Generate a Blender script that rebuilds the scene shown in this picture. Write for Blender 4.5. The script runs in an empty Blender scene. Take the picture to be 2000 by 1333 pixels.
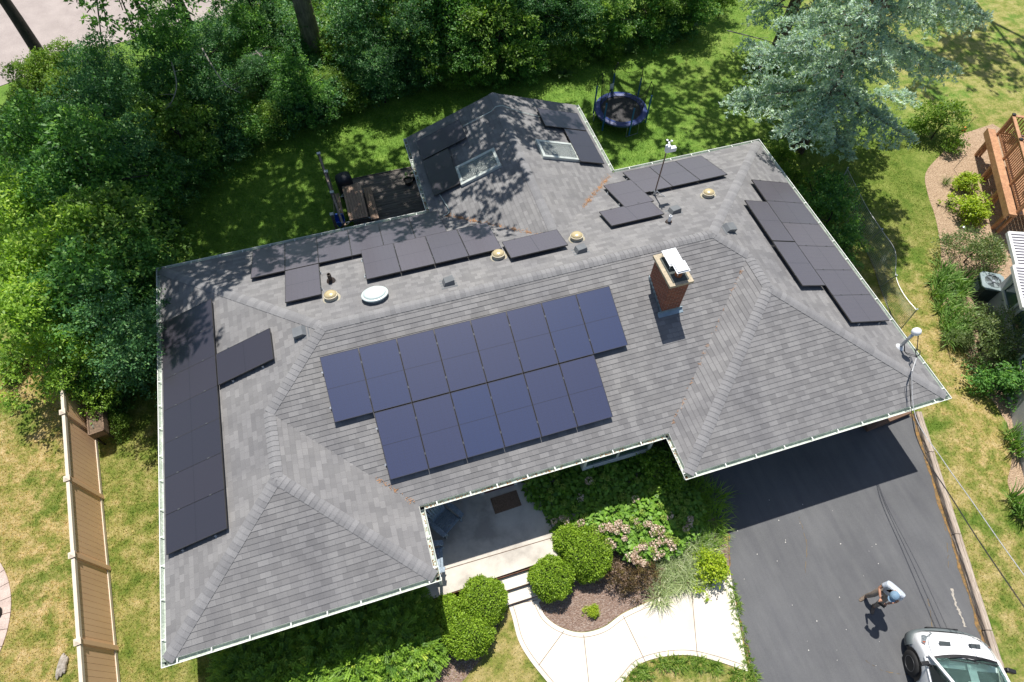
import bpy, math, random
import numpy as np
from mathutils import Vector, Matrix, Euler, Quaternion
SC=bpy.context.scene
COL=SC.collection
R=math.radians
rnd=random.Random(7)
# ---------------------------------------------------------------- camera
CAM=np.array([7.15,-15.45,19.15]); CAM=np.array([4.3628*1.64,-9.4224*1.64,19.15])
RM=np.array([[0.95620295,0.24362966,-0.16223594],[-0.29246923,0.81746401,-0.4961999],[0.01173303,0.52191683,0.85291568]])
FPX=1218.62
cd=bpy.data.cameras.new('camera'); cam=bpy.data.objects.new('camera',cd); COL.objects.link(cam)
M4=Matrix([list(RM[i])+[float(CAM[i])] for i in range(3)]+[[0,0,0,1]])
cam.matrix_world=M4; cd.sensor_width=36; cd.lens=FPX/2000*36; cd.clip_start=.1; cd.clip_end=2000
SC.camera=cam
def gp(u,v,z=0.0):
    """survey helper: where a sight line of the 2000x1333 photo meets height z"""
    d=RM@np.array([(u-1000)/FPX,-(v-666.5)/FPX,-1.]); t=(z-CAM[2])/d[2]; X=CAM+t*d
    return (float(X[0]),float(X[1]),float(z))
# ---------------------------------------------------------------- world, sun
w=bpy.data.worlds.new('World'); SC.world=w; w.use_nodes=True
nt=w.node_tree; bg=nt.nodes['Background']
sky=nt.nodes.new('ShaderNodeTexSky'); sky.sky_type='NISHITA'; sky.sun_disc=False
SD=Vector((.10,.46,1)).normalized()   # towards the sun
sky.sun_elevation=math.asin(SD.z); sky.sun_rotation=math.atan2(SD.x,SD.y)
sky.air_density=1.0; sky.dust_density=1.2; sky.ozone_density=1.5
nt.links.new(sky.outputs[0],bg.inputs[0]); bg.inputs[1].default_value=.088
ld=bpy.data.lights.new('sun','SUN'); ld.energy=5.0; ld.angle=R(.55); ld.color=(1,.955,.89)
sl=bpy.data.objects.new('sun',ld); COL.objects.link(sl); sl.rotation_euler=SD.to_track_quat('Z','Y').to_euler(); sl.location=(0,0,60)
SC.view_settings.view_transform='Standard'; SC.view_settings.look='None'; SC.view_settings.exposure=0.34
SC.cycles.max_bounces=6; SC.cycles.transparent_max_bounces=12
# ---------------------------------------------------------------- materials
MATS={}
def nodes(name):
    m=bpy.data.materials.new(name); m.use_nodes=True; MATS[name]=m
    t=m.node_tree; b=t.nodes['Principled BSDF']; return m,t,b
def N(t,k,**kw):
    n=t.nodes.new(k)
    for a,v in kw.items():
        if a.startswith('i_'): n.inputs[int(a[2:])].default_value=v
        else: setattr(n,a,v)
    return n
def ramp(t,fac,stops):
    r=t.nodes.new('ShaderNodeValToRGB'); e=r.color_ramp.elements
    while len(e)<len(stops): e.new(.5)
    for i,(p,c) in enumerate(stops): e[i].position=p; e[i].color=(*c,1) if len(c)==3 else c
    t.links.new(fac,r.inputs[0]); return r.outputs[0]
def mix(t,fac,a,b,mode='MIX'):
    n=t.nodes.new('ShaderNodeMix'); n.data_type='RGBA'; n.blend_type=mode
    for s,v in ((0,fac),(6,a),(7,b)):
        if hasattr(v,'links') or hasattr(v,'is_linked'): t.links.new(v,n.inputs[s])
        else: n.inputs[s].default_value=v if s==0 else ((*v,1) if len(v)==3 else v)
    return n.outputs[2]
def mth(t,op,a,b=None,clamp=False):
    n=t.nodes.new('ShaderNodeMath'); n.operation=op; n.use_clamp=clamp
    for i,v in enumerate((a,b)):
        if v is None: continue
        if hasattr(v,'is_linked'): t.links.new(v,n.inputs[i])
        else: n.inputs[i].default_value=v
    return n.outputs[0]
def coord(t,kind='pos',scale=None):
    if kind=='pos': o=t.nodes.new('ShaderNodeNewGeometry').outputs['Position']
    elif kind=='obj': o=t.nodes.new('ShaderNodeTexCoord').outputs['Object']
    else: o=t.nodes.new('ShaderNodeTexCoord').outputs['UV']
    if scale is not None:
        m=t.nodes.new('ShaderNodeMapping'); m.inputs[3].default_value=scale; t.links.new(o,m.inputs[0]); o=m.outputs[0]
    return o
def noise(t,co,s,det=3,rough=.55):
    n=t.nodes.new('ShaderNodeTexNoise'); n.inputs['Scale'].default_value=s; n.inputs['Detail'].default_value=det; n.inputs['Roughness'].default_value=rough
    t.links.new(co,n.inputs['Vector']); return n.outputs['Fac']
def bump(t,b,h,strength=.3,dist=.02):
    n=t.nodes.new('ShaderNodeBump'); n.inputs['Strength'].default_value=strength; n.inputs['Distance'].default_value=dist
    t.links.new(h,n.inputs['Height']); t.links.new(n.outputs[0],b.inputs['Normal'])
def M(name,c1,c2=None,scale=8,rough=.6,metal=0,spec=.5,bmp=0,kind='obj',stretch=None,fine=None):
    if name in MATS: return MATS[name]
    m,t,b=nodes(name)
    b.inputs['Roughness'].default_value=rough; b.inputs['Metallic'].default_value=metal; b.inputs['Specular IOR Level'].default_value=spec
    if c2 is None: c2=tuple(x*.82 for x in c1)
    co=coord(t,kind,stretch)
    f=noise(t,co,scale,4)
    c=ramp(t,f,[(.35,c2),(.65,c1)])
    if fine:
        f2=noise(t,co,fine,2,.7); c=mix(t,1.0,c,ramp(t,f2,[(.3,(.72,.72,.72)),(.7,(1.2,1.2,1.2))]),'MULTIPLY')
    t.links.new(c,b.inputs['Base Color'])
    if bmp: bump(t,b,noise(t,co,scale*4,4),bmp)
    return m
def leafmat(name,dark,light,trans=.35,rough=.5,spec=.35,yellow=None):
    if name in MATS: return MATS[name]
    m,t,b=nodes(name)
    at=t.nodes.new('ShaderNodeAttribute'); at.attribute_name='tint'
    stops=[(0,dark),(1,light)] if yellow is None else [(0,dark),(.8,light),(1,yellow)]
    c=ramp(t,at.outputs['Fac'],stops)
    t.links.new(c,b.inputs['Base Color']); b.inputs['Roughness'].default_value=rough; b.inputs['Specular IOR Level'].default_value=spec
    if trans>0:
        tr=t.nodes.new('ShaderNodeBsdfTranslucent'); c2=mix(t,1.0,c,(1.3,1.35,.55),'MULTIPLY'); t.links.new(c2,tr.inputs[0])
        ms=t.nodes.new('ShaderNodeMixShader'); ms.inputs[0].default_value=trans
        t.links.new(b.outputs[0],ms.inputs[1]); t.links.new(tr.outputs[0],ms.inputs[2])
        t.links.new(ms.outputs[0],t.nodes['Material Output'].inputs[0])
    return m
# ---------------------------------------------------------------- mesh builder
from mathutils.geometry import tessellate_polygon
def tess(poly):
    out=[]
    for t in tessellate_polygon([[Vector((p[0],p[1],0)) for p in poly]]):
        a,b,c=(poly[k] for k in t)
        ar=(b[0]-a[0])*(c[1]-a[1])-(c[0]-a[0])*(b[1]-a[1])
        if abs(ar)>1e-9: out.append(tuple(t) if ar>0 else tuple(reversed(t)))
    return out
class MB:
    def __init__(s): s.v=[]; s.f=[]; s.m=[]; s.uv=[]; s.t=[]; s.has_uv=False
    def face(s,pts,mi=0,uv=None,tint=.5):
        i=len(s.v); s.v+= [tuple(p) for p in pts]; s.f.append(tuple(range(i,i+len(pts)))); s.m.append(mi); s.t.append(tint)
        s.uv.append(uv or [(0,0)]*len(pts)); s.has_uv|=uv is not None
        return s
    def mesh(s,vs,fs,mi=0,tint=.5):
        i=len(s.v); s.v+=[tuple(p) for p in vs]
        for f in fs: s.f.append(tuple(i+k for k in f)); s.m.append(mi); s.uv.append([(0,0)]*len(f)); s.t.append(tint)
        return s
    def box(s,x0,x1,y0,y1,z0,z1,mi=0,rot=None,org=None,tint=.5):
        vs=[(x,y,z) for z in (z0,z1) for y in (y0,y1) for x in (x0,x1)]
        if rot is not None:
            o=Vector(org or (0,0,0)); vs=[tuple(rot@Vector(p)+o) for p in vs]
        return s.mesh(vs,[(0,2,3,1),(4,5,7,6),(0,1,5,4),(2,6,7,3),(0,4,6,2),(1,3,7,5)],mi,tint)
    def bar(s,a,b,wx,wz,mi=0,up=(0,0,1),tint=.5):
        a=Vector(a);b=Vector(b);d=(b-a); L=d.length
        if L<1e-6: return s
        d/=L; u=Vector(up)
        if abs(d.dot(u))>.99: u=Vector((0,1,0))
        x=d.cross(u).normalized(); z=x.cross(d)
        vs=[tuple(a+d*l*L+x*i*wx/2+z*k*wz/2) for k in (-1,1) for l in (0,1) for i in (-1,1)]
        return s.mesh(vs,[(0,2,3,1),(4,5,7,6),(0,1,5,4),(2,6,7,3),(0,4,6,2),(1,3,7,5)],mi,tint)
    def tube(s,pts,rad,n=8,mi=0,cap=True,tint=.5):
        pts=[Vector(p) for p in pts]; k=len(pts)
        if not hasattr(rad,'__len__'): rad=[rad]*k
        vs=[];fs=[]
        ref=None
        for i,p in enumerate(pts):
            d=(pts[min(i+1,k-1)]-pts[max(i-1,0)]).normalized()
            if ref is None:
                ref=Vector((0,0,1)) if abs(d.z)<.9 else Vector((1,0,0))
            x=(ref-d*ref.dot(d)).normalized(); ref=x; y=d.cross(x)
            for j in range(n):
                a=2*math.pi*j/n; vs.append(tuple(p+(x*math.cos(a)+y*math.sin(a))*rad[i]))
        for i in range(k-1):
            for j in range(n):
                a=i*n+j;b=i*n+(j+1)%n; fs.append((a,b,b+n,a+n))
        if cap: fs.append(tuple(range(n-1,-1,-1))); fs.append(tuple(range((k-1)*n,k*n)))
        return s.mesh(vs,fs,mi,tint)
    def lathe(s,prof,n=20,c=(0,0,0),mi=0,rot=None,sx=1,sy=1,tint=.5):
        vs=[];fs=[];k=len(prof)
        for r,z in prof:
            for j in range(n):
                a=2*math.pi*j/n; p=Vector((r*math.cos(a)*sx,r*math.sin(a)*sy,z))
                if rot is not None: p=rot@p
                vs.append((p.x+c[0],p.y+c[1],p.z+c[2]))
        for i in range(k-1):
            for j in range(n):
                a=i*n+j;b=i*n+(j+1)%n; fs.append((a,b,b+n,a+n))
        fs.append(tuple(range(n-1,-1,-1))); fs.append(tuple(range((k-1)*n,k*n)))
        return s.mesh(vs,fs,mi,tint)
    def prism(s,poly,z0,z1,mi=0,tint=.5):
        n=len(poly); a=sum(poly[i][0]*poly[(i+1)%n][1]-poly[(i+1)%n][0]*poly[i][1] for i in range(n))
        if a<0: poly=poly[::-1]
        vs=[(p[0],p[1],z0) for p in poly]+[(p[0],p[1],z1) for p in poly]
        if n>8:
            tr=tess(poly); return s.mesh(vs,[tuple(reversed(t)) for t in tr]+[tuple(k+n for k in t) for t in tr]+[(i,(i+1)%n,(i+1)%n+n,i+n) for i in range(n)],mi,tint)
        return s.mesh(vs,[tuple(range(n-1,-1,-1)),tuple(range(n,2*n))]+[(i,(i+1)%n,(i+1)%n+n,i+n) for i in range(n)],mi,tint)
    def xf(s,mat):
        s.v=[tuple(mat@Vector(p)) for p in s.v]; return s
def link(name,me,parent=None,mats=None):
    o=bpy.data.objects.new(name,me); COL.objects.link(o)
    if mats:
        for m in (mats if isinstance(mats,(list,tuple)) else [mats]): me.materials.append(m)
    if parent is not None: o.parent=parent
    return o
def build(name,mb,mats,parent=None,smooth=False,world=False,bevel=0,merge=False):
    """links the collected faces as ONE mesh object; world=True: points are given in world space"""
    me=bpy.data.meshes.new(name)
    vs=mb.v
    if world and parent is not None:
        l=parent.location; vs=[(p[0]-l.x,p[1]-l.y,p[2]-l.z) for p in vs]
    me.from_pydata(vs,[],mb.f); me.polygons.foreach_set('material_index',mb.m)
    if mb.has_uv:
        uv=me.uv_layers.new(name='UVMap'); flat=[c for f in mb.uv for p in f for c in p]; uv.data.foreach_set('uv',flat)
    a=me.attributes.new('tint','FLOAT','FACE'); a.data.foreach_set('value',mb.t)
    if smooth: me.polygons.foreach_set('use_smooth',[True]*len(mb.f))
    me.update()
    o=link(name,me,parent,mats)
    if bevel:
        b=o.modifiers.new('b','BEVEL'); b.width=bevel; b.segments=2; b.limit_method='ANGLE'; b.angle_limit=R(40)
    return o
def tag(o,label=None,cat=None,group=None,kind=None):
    if label: o['label']=label
    if cat: o['category']=cat
    if group: o['group']=group
    if kind: o['kind']=kind
    return o
def thing(name,label,cat,loc=(0,0,0),rz=0,group=None):
    o=bpy.data.objects.new(name,None); COL.objects.link(o); o.location=loc; o.rotation_euler=(0,0,rz); o.empty_display_size=.2
    return tag(o,label,cat,group)
def dup(root,label=None,loc=None,rot=None,scale=None):
    kids=[c for c in KIDS.get(root.name,[])] or list(root.children)
    KIDS[root.name]=kids
    r=root.copy(); COL.objects.link(r)
    if loc is not None: r.location=loc
    if rot is not None: r.rotation_euler=rot
    if scale is not None: r.scale=scale
    if label: r['label']=label
    for c in kids:
        d=c.copy(); COL.objects.link(d); d.parent=r
        for g in c.children:
            e=g.copy(); COL.objects.link(e); e.parent=d
    return r
KIDS={}
def inst(proto_parts,name,label,cat,loc,rz=0,scale=1,group=None,tilt=(0,0)):
    """a thing that shares mesh data with its source: proto_parts = [(part name, mesh)]"""
    r=thing(name,label,cat,loc,rz,group); r.rotation_euler=(tilt[0],tilt[1],rz)
    r.scale=(scale,)*3 if not hasattr(scale,'__len__') else scale
    for pn,me in proto_parts:
        o=bpy.data.objects.new(pn,me); COL.objects.link(o); o.parent=r
    return r
def curve_pts(p,n=8):
    """Catmull-Rom through the points"""
    p=[Vector(q) for q in p]; out=[]
    for i in range(len(p)-1):
        a=p[max(i-1,0)];b=p[i];c=p[i+1];d=p[min(i+2,len(p)-1)]
        for k in range(n):
            t=k/n; out.append(.5*((2*b)+(c-a)*t+(2*a-5*b+4*c-d)*t*t+(3*b-a-3*c+d)*t**3))
    out.append(p[-1]); return out
# ---------------------------------------------------------------- leaves (numpy)
def leaf_mesh(name,C,D,U,L,W,tint,mat,fold=.0,kink=.0):
    """C base points, D leaf directions, U face normals (approx), L lengths, W widths -> one mesh of leaf quads"""
    C=np.asarray(C,float);n=len(C)
    D=D/np.linalg.norm(D,axis=1,keepdims=True)
    S=np.cross(D,U); S/= (np.linalg.norm(S,axis=1,keepdims=True)+1e-9)
    Nn=np.cross(S,D)
    L=np.broadcast_to(L,(n,))[:,None]; W=np.broadcast_to(W,(n,))[:,None]
    v=np.empty((n,4,3)); v[:,0]=C; mid=C+D*L*.45
    v[:,1]=mid+S*W*.5+Nn*W*fold; v[:,3]=mid-S*W*.5+Nn*W*fold; v[:,2]=C+D*L-Nn*L*kink
    me=bpy.data.meshes.new(name); me.vertices.add(4*n); me.vertices.foreach_set('co',v.reshape(-1).astype(np.float32))
    me.loops.add(4*n); me.loops.foreach_set('vertex_index',np.arange(4*n,dtype=np.int32))
    me.polygons.add(n); me.polygons.foreach_set('loop_start',np.arange(0,4*n,4,dtype=np.int32))
    try: me.polygons.foreach_set('loop_total',np.full(n,4,dtype=np.int32))
    except Exception: pass
    a=me.attributes.new('tint','FLOAT','FACE'); a.data.foreach_set('value',np.clip(tint,0,1).astype(np.float32))
    me.update(calc_edges=True); me.materials.append(mat); return me
def unit(rg,n):
    v=rg.normal(size=(n,3)); return v/np.linalg.norm(v,axis=1,keepdims=True)
def crown(name,seed,blobs,per,L,W,mat,up=.5,tvar=.25,shell=.55,clump=0,out=.8):
    """blobs: (x,y,z,rx,ry,rz). leaves sit in sprays round each blob; every spray has a tone of its own"""
    rg=np.random.default_rng(seed); Cs=[];Ds=[];Us=[];Ts=[]
    for b in blobs:
        b=np.array(b,float); vol=b[3]*b[4]+b[4]*b[5]+b[3]*b[5]
        n=int(per*vol/3); 
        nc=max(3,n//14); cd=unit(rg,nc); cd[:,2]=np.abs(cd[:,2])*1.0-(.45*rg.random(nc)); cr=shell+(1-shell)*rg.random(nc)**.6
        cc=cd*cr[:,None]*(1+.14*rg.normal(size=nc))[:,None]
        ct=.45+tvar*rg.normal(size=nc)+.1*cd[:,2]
        k=rg.integers(0,nc,n)
        sp=.17
        pos=cc[k]+rg.normal(size=(n,3))*np.array([sp,sp,sp*.6])*(.6/max(.6,np.mean(b[3:])))
        Cs.append(b[:3]+pos*b[3:]); dirn=cd[k]*out+unit(rg,n)*.9; dirn[:,2]-=.15
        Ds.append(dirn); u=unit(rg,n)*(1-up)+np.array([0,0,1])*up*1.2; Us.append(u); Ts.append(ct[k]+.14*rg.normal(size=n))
    C=np.vstack(Cs);n=len(C); s=rg.uniform(.65,1.25,n)
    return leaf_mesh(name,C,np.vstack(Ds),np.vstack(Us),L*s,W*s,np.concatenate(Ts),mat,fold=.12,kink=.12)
def blobs_for(seed,h,r,n,rb=(.35,.6),flat=.75,low=.25):
    """an uneven crown: n lobes spread over an egg of height h and radius r"""
    g=random.Random(seed); out=[]
    for i in range(n):
        a=g.uniform(0,2*math.pi); q=math.sqrt(g.random()); z=g.uniform(low,1)
        rr=r*q*(1.05-.55*max(0,z-.5)*2*.9)*.8
        b=r*g.uniform(*rb)
        out.append((rr*math.cos(a),rr*math.sin(a),h*z-b*.4,b,b*g.uniform(.8,1.15),b*flat*g.uniform(.7,1.1)))
    return out
# ================================================================ materials of the house
def shingle_mat():
    m,t,b=nodes('shingle')
    uv=coord(t,'uv')
    br=t.nodes.new('ShaderNodeTexBrick'); t.links.new(uv,br.inputs['Vector'])
    br.offset=.43; br.offset_frequency=2; br.squash=.72; br.squash_frequency=3
    br.inputs['Color1'].default_value=(.162,.160,.162,1); br.inputs['Color2'].default_value=(.232,.229,.229,1); br.inputs['Mortar'].default_value=(.138,.137,.140,1)
    br.inputs['Scale'].default_value=1; br.inputs['Mortar Size'].default_value=.004; br.inputs['Mortar Smooth'].default_value=.3; br.inputs['Bias'].default_value=-.1
    br.inputs['Brick Width'].default_value=.27; br.inputs['Row Height'].default_value=.143
    f=noise(t,uv,.35,3); f2=noise(t,uv,60,2,.8)
    c=mix(t,1.0,br.outputs['Color'],ramp(t,f,[(.3,(.90,.90,.92)),(.7,(1.08,1.07,1.05))]),'MULTIPLY')
    c=mix(t,1.0,c,ramp(t,f2,[(.25,(.75,.75,.75)),(.75,(1.25,1.25,1.25))]),'MULTIPLY')
    stq=noise(t,coord(t,'uv',(1.6,.12,1)),1.0,4,.6); c=mix(t,1.0,c,ramp(t,stq,[(.3,(.86,.86,.87)),(.65,(1.08,1.08,1.07))]),'MULTIPLY')
    at=t.nodes.new('ShaderNodeAttribute'); at.attribute_name='tint'
    c=mix(t,at.outputs['Fac'],c,(.03,.03,.032))  # butt edges mixed towards black: painted shadow line of each course
    t.links.new(c,b.inputs['Base Color']); b.inputs['Roughness'].default_value=.82; b.inputs['Specular IOR Level'].default_value=.45
    bump(t,b,f2,.35,.004); return m
SH=shingle_mat()
def capmat():
    m,t,b=nodes('cap_shingle')
    at=t.nodes.new('ShaderNodeAttribute'); at.attribute_name='tint'
    c=ramp(t,at.outputs['Fac'],[(0,(.172,.171,.176)),(1,(.226,.224,.228))]); f2=noise(t,coord(t),55,2,.8)
    c=mix(t,1.0,c,ramp(t,f2,[(.25,(.78,.78,.78)),(.75,(1.22,1.22,1.22))]),'MULTIPLY')
    t.links.new(c,b.inputs['Base Color']); b.inputs['Roughness'].default_value=.85; return m
CAP=capmat()
GW=M('gutter_white',(.72,.74,.70),(.60,.62,.58),3,.45,spec=.4)
GIN=M('gutter_trough',(.58,.64,.56),(.42,.48,.41),2.5,.6,fine=20)
FASC=M('fascia_white',(.70,.70,.66),(.62,.62,.58),2,.5)
WALLB=M('siding_navy',(.030,.048,.085),(.024,.038,.07),3,.6)
BRICK_W=M('wall_red_brick',(.20,.085,.055),(.13,.055,.04),6,.85,fine=30)
# ================================================================ house
ZE=2.75; S=.371; HX=22.0
yD=-10.09; yB=-11.96; yF=-11.36; xC=6.41; xE=13.65; xJ=9.07; xI=15.96; yK=3.99
house=thing('ranch_house','wide single storey house with hipped grey shingle roof, navy walls and white gutters','house',(11,-5,0))
cosS=1/math.sqrt(1+S*S); sinS=S*cosS
def interval(poly,v):
    xs=[]
    n=len(poly)
    for i in range(n):
        (u0,v0),(u1,v1)=poly[i],poly[(i+1)%n]
        if abs(v0-v1)<1e-9:
            if abs(v-v0)<1e-6: xs+=[u0,u1]
            continue
        t=(v-v0)/(v1-v0)
        if -1e-7<=t<=1+1e-7: xs.append(u0+t*(u1-u0))
    return (min(xs),max(xs)) if xs else None
def roof_plane(O,ud,vh,poly,seed,e=.143,slope=S):
    """poly in (u along eave, v plan distance upslope)"""
    c=1/math.sqrt(1+slope*slope); s_=slope*c
    O=Vector(O);ud=Vector(ud);vh=Vector(vh); vd=vh*c+Vector((0,0,s_)); n=ud.cross(vd)
    if n.z<0: n=-n
    poly=[(u,v/c) for u,v in poly]; vmax=max(p[1] for p in poly); mb=MB(); g=random.Random(seed)
    breaks=sorted({round(p[1],6) for p in poly}); uo=g.uniform(0,9); k=0
    while k*e<vmax-1e-4:
        v0=k*e; v1=min((k+1)*e,vmax); cuts=[v0]+[b for b in breaks if v0+1e-5<b<v1-1e-5]+[v1]
        th=.011+g.uniform(-.002,.002)
        for a,b in zip(cuts,cuts[1:]):
            ia=interval(poly,a+1e-6); ib=interval(poly,b-1e-6)
            if not ia or not ib: continue
            oa=th*(1-(a-v0)/e)+.001; ob=th*(1-(b-v0)/e)+.001
            P=lambda u,v,o: tuple(O+ud*u+vd*v+n*o)
            mb.face([P(ia[0],a,oa),P(ia[1],a,oa),P(ib[1],b,ob),P(ib[0],b,ob)],0,[(ia[0]+uo,a+.0005),(ia[1]+uo,a+.0005),(ib[1]+uo,b-.0005),(ib[0]+uo,b-.0005)],0)
            if a==v0:
                mb.face([P(ia[0],a,-.004),P(ia[1],a,-.004),P(ia[1],a,oa),P(ia[0],a,oa)],0,[(ia[0]+uo,a+.01)]*4,.72)  # high tint paints shade onto the butt face
        k+=1
    return mb
d=-yD/2; h=xC/2; gq=(HX-xE)/2; wr=(xI-xJ)/2
planes=[
 ('front',(0,yD,ZE),(1,0,0),(0,1,0),[(xC+.0,0),(xE,0),(HX-gq,gq),(HX-d,d),(d,d),(h,h)]),
 ('back',(0,0,ZE),(1,0,0),(0,-1,0),[(0,0),(HX,0),(HX-d,d),(d,d)]),
 ('left',(0,0,ZE),(0,-1,0),(1,0,0),[(0,0),(-yB,0),(-yB-h,h),(-yD-h,h),(d,d)]),
 ('right',(HX,0,ZE),(0,-1,0),(-1,0,0),[(0,0),(-yF,0),(-yF-gq,gq),(-yD-gq,gq),(d,d)]),
 ('lw_front',(0,yB,ZE),(1,0,0),(0,1,0),[(0,0),(xC,0),(h,h)]),
 ('lw_right',(xC,yB,ZE),(0,1,0),(-1,0,0),[(0,0),(yD-yB,0),(yD-yB+h,h),(h,h)]),
 ('rw_front',(xE,yF,ZE),(1,0,0),(0,1,0),[(0,0),(HX-xE,0),(gq,gq)]),
 ('rw_left',(xE,yF,ZE),(0,1,0),(1,0,0),[(0,0),(yD-yF,0),(yD-yF+gq,gq),(gq,gq)]),
 ('back_wing_left',(xJ,yK,ZE),(0,-1,0),(1,0,0),[(0,0),(yK,0),(yK+wr,wr),(0,wr)]),
 ('back_wing_right',(xI,yK,ZE),(0,-1,0),(-1,0,0),[(0,0),(yK,0),(yK+wr,wr),(0,wr)]),
]
allr=MB()
for i,(nm,O,ud,vh,poly) in enumerate(planes):
    p=roof_plane(O,ud,vh,poly,i+3)
    if nm=='lw_right' or True:
        k=len(allr.v); allr.v+=p.v; allr.f+=[tuple(a+k for a in f) for f in p.f]; allr.m+=p.m; allr.uv+=p.uv; allr.t+=p.t; allr.has_uv=True
roof=build('roof',allr,SH,house,world=True)
# underside / decking so that the roof has thickness
def zr(v): return ZE+S*v
pk=dict(P1=(h,yB+h,zr(h)),P2=(h,yD+h,zr(h)),P3=(d,-d,zr(d)),P4=(HX-d,-d,zr(d)),P5=(HX-gq,yF+gq,zr(gq)),P6=(HX-gq,yD+gq,zr(gq)),N=((xI+xJ)/2,-wr,zr(wr)),Mm=((xI+xJ)/2,yK,zr(wr)),
 A=(0,0,ZE),B=(0,yB,ZE),C=(xC,yB,ZE),D=(xC,yD,ZE),E=(xE,yD,ZE),F=(xE,yF,ZE),G=(HX,yF,ZE),H=(HX,0,ZE),I=(xI,0,ZE),J=(xJ,0,ZE),K=(xJ,yK,ZE),L=(xI,yK,ZE))
dk=MB(); zo=lambda n,o=-.03:(pk[n][0],pk[n][1],pk[n][2]+o)
for f in ('DEFGHIJK','',):pass
for f in (['C','D','P2','P1'],['D','E','P6','P4','P3','P2'],['A','B','P1','P2','P3'],['G','H','P4','P6','P5'],['B','C','P1'],['F','G','P5'],['E','F','P5','P6'],['H','A','P3','P4'],['J','K','Mm','N'],['K','L','Mm'],['L','I','N','Mm']):
    dk.face([zo(n) for n in f])
outline=[pk[n] for n in 'ABCDEFGHILKJ']
build('soffit',(lambda mb:mb.face([(p[0],p[1],ZE-.14) for p in outline]))(MB()),FASC,house,world=True)
build('roof_deck',dk,M('roof_board',(.25,.2,.14),(.2,.15,.1)),house,world=True)
# fascia
fb=MB()
for a,b in zip(outline,outline[1:]+outline[:1]):
    dv=(Vector(b)-Vector(a)).normalized(); nn=Vector((dv.y,-dv.x,0)); a2=Vector(a)+nn*.002; b2=Vector(b)+nn*.002
    fb.bar((a2.x,a2.y,ZE-.085),(b2.x,b2.y,ZE-.085),.02,.17)
build('fascia',fb,FASC,house,world=True)
# ridge and hip caps
caps=MB(); cg=random.Random(5)
def cap_run(P0,P1,w=.155,step=.145,wings=None):
    P0=Vector(P0);P1=Vector(P1); dv=P1-P0; L=dv.length; dv.normalize(); side=dv.cross(Vector((0,0,1))).normalized(); up=side.cross(dv)
    # drop of the two wings: along a hip of equal slopes
    drop=S*.70*w if abs(dv.z)>.05 else S*w
    k=0
    while k*step<L:
        a=k*step; b=min(a+step*1.12,L+.02)
        lo=.026;hi=.014; t=cg.random()
        def P(s,sd,o): return P0+dv*s+side*sd*w+up*(o-(drop*abs(sd)**1.3))
        ws=[-1,-.55,-.18,.18,.55,1]
        for i in range(5):
            caps.face([P(a,ws[i],lo),P(a,ws[i+1],lo),P(b,ws[i+1],hi),P(b,ws[i],hi)],0,None,t)
            caps.face([P(a,ws[i],lo-.014),P(a,ws[i+1],lo-.014),P(a,ws[i+1],lo),P(a,ws[i],lo)],0,None,0)
        for sg in (-1,1):
            caps.face([P(a,sg,lo),P(b,sg,hi),P(b,sg,-.01),P(a,sg,-.01)],0,None,0)
        k+=1
for a,b in (('A','P3'),('B','P1'),('C','P1'),('P2','P3'),('F','P5'),('G','P5'),('P6','P4'),('H','P4'),('P1','P2'),('P3','P4'),('P5','P6'),('Mm','N')): cap_run(pk[a],pk[b])
build('ridge_cap',caps,CAP,roof,world=False).location=-Vector(house.location)
# orange fallen pine needles caught in the valleys
ndl=MB(); ng=random.Random(3)
def needles(a,b,t0,t1,n,w=.05):
    a=Vector(a);b=Vector(b)
    for i in range(n):
        t=ng.uniform(t0,t1); t+=.02*math.sin(t*60); p=a.lerp(b,t)+Vector((ng.gauss(0,w),ng.gauss(0,w),0)); 
        an=ng.uniform(0,6.28); L=ng.uniform(.03,.07); q=p+Vector((math.cos(an)*L,math.sin(an)*L,ng.uniform(0,.01)))
        ndl.bar((p.x,p.y,p.z+.018+ng.uniform(0,.01)+abs(p.x-a.lerp(b,t).x)*S*.5),(q.x,q.y,q.z+.022+abs(p.x-a.lerp(b,t).x)*S*.5),.008,.005)
needles(pk['J'],pk['N'],.12,.42,230,.05); needles(pk['J'],pk['N'],.42,.92,200,.04)
needles(pk['I'],pk['N'],.08,.55,330,.05); needles(pk['D'],pk['P2'],.02,.30,60,.03); needles(pk['E'],pk['P6'],.02,.98,70,.02)
bp=Vector((xC+.15,yB,0))
tag(build('fallen_needles',ndl,M('pine_needles',(.50,.27,.13),(.36,.19,.09),30,.9)),'orange pine needles fallen into the valleys of the shingle roof','pine needles',kind='stuff')
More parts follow.
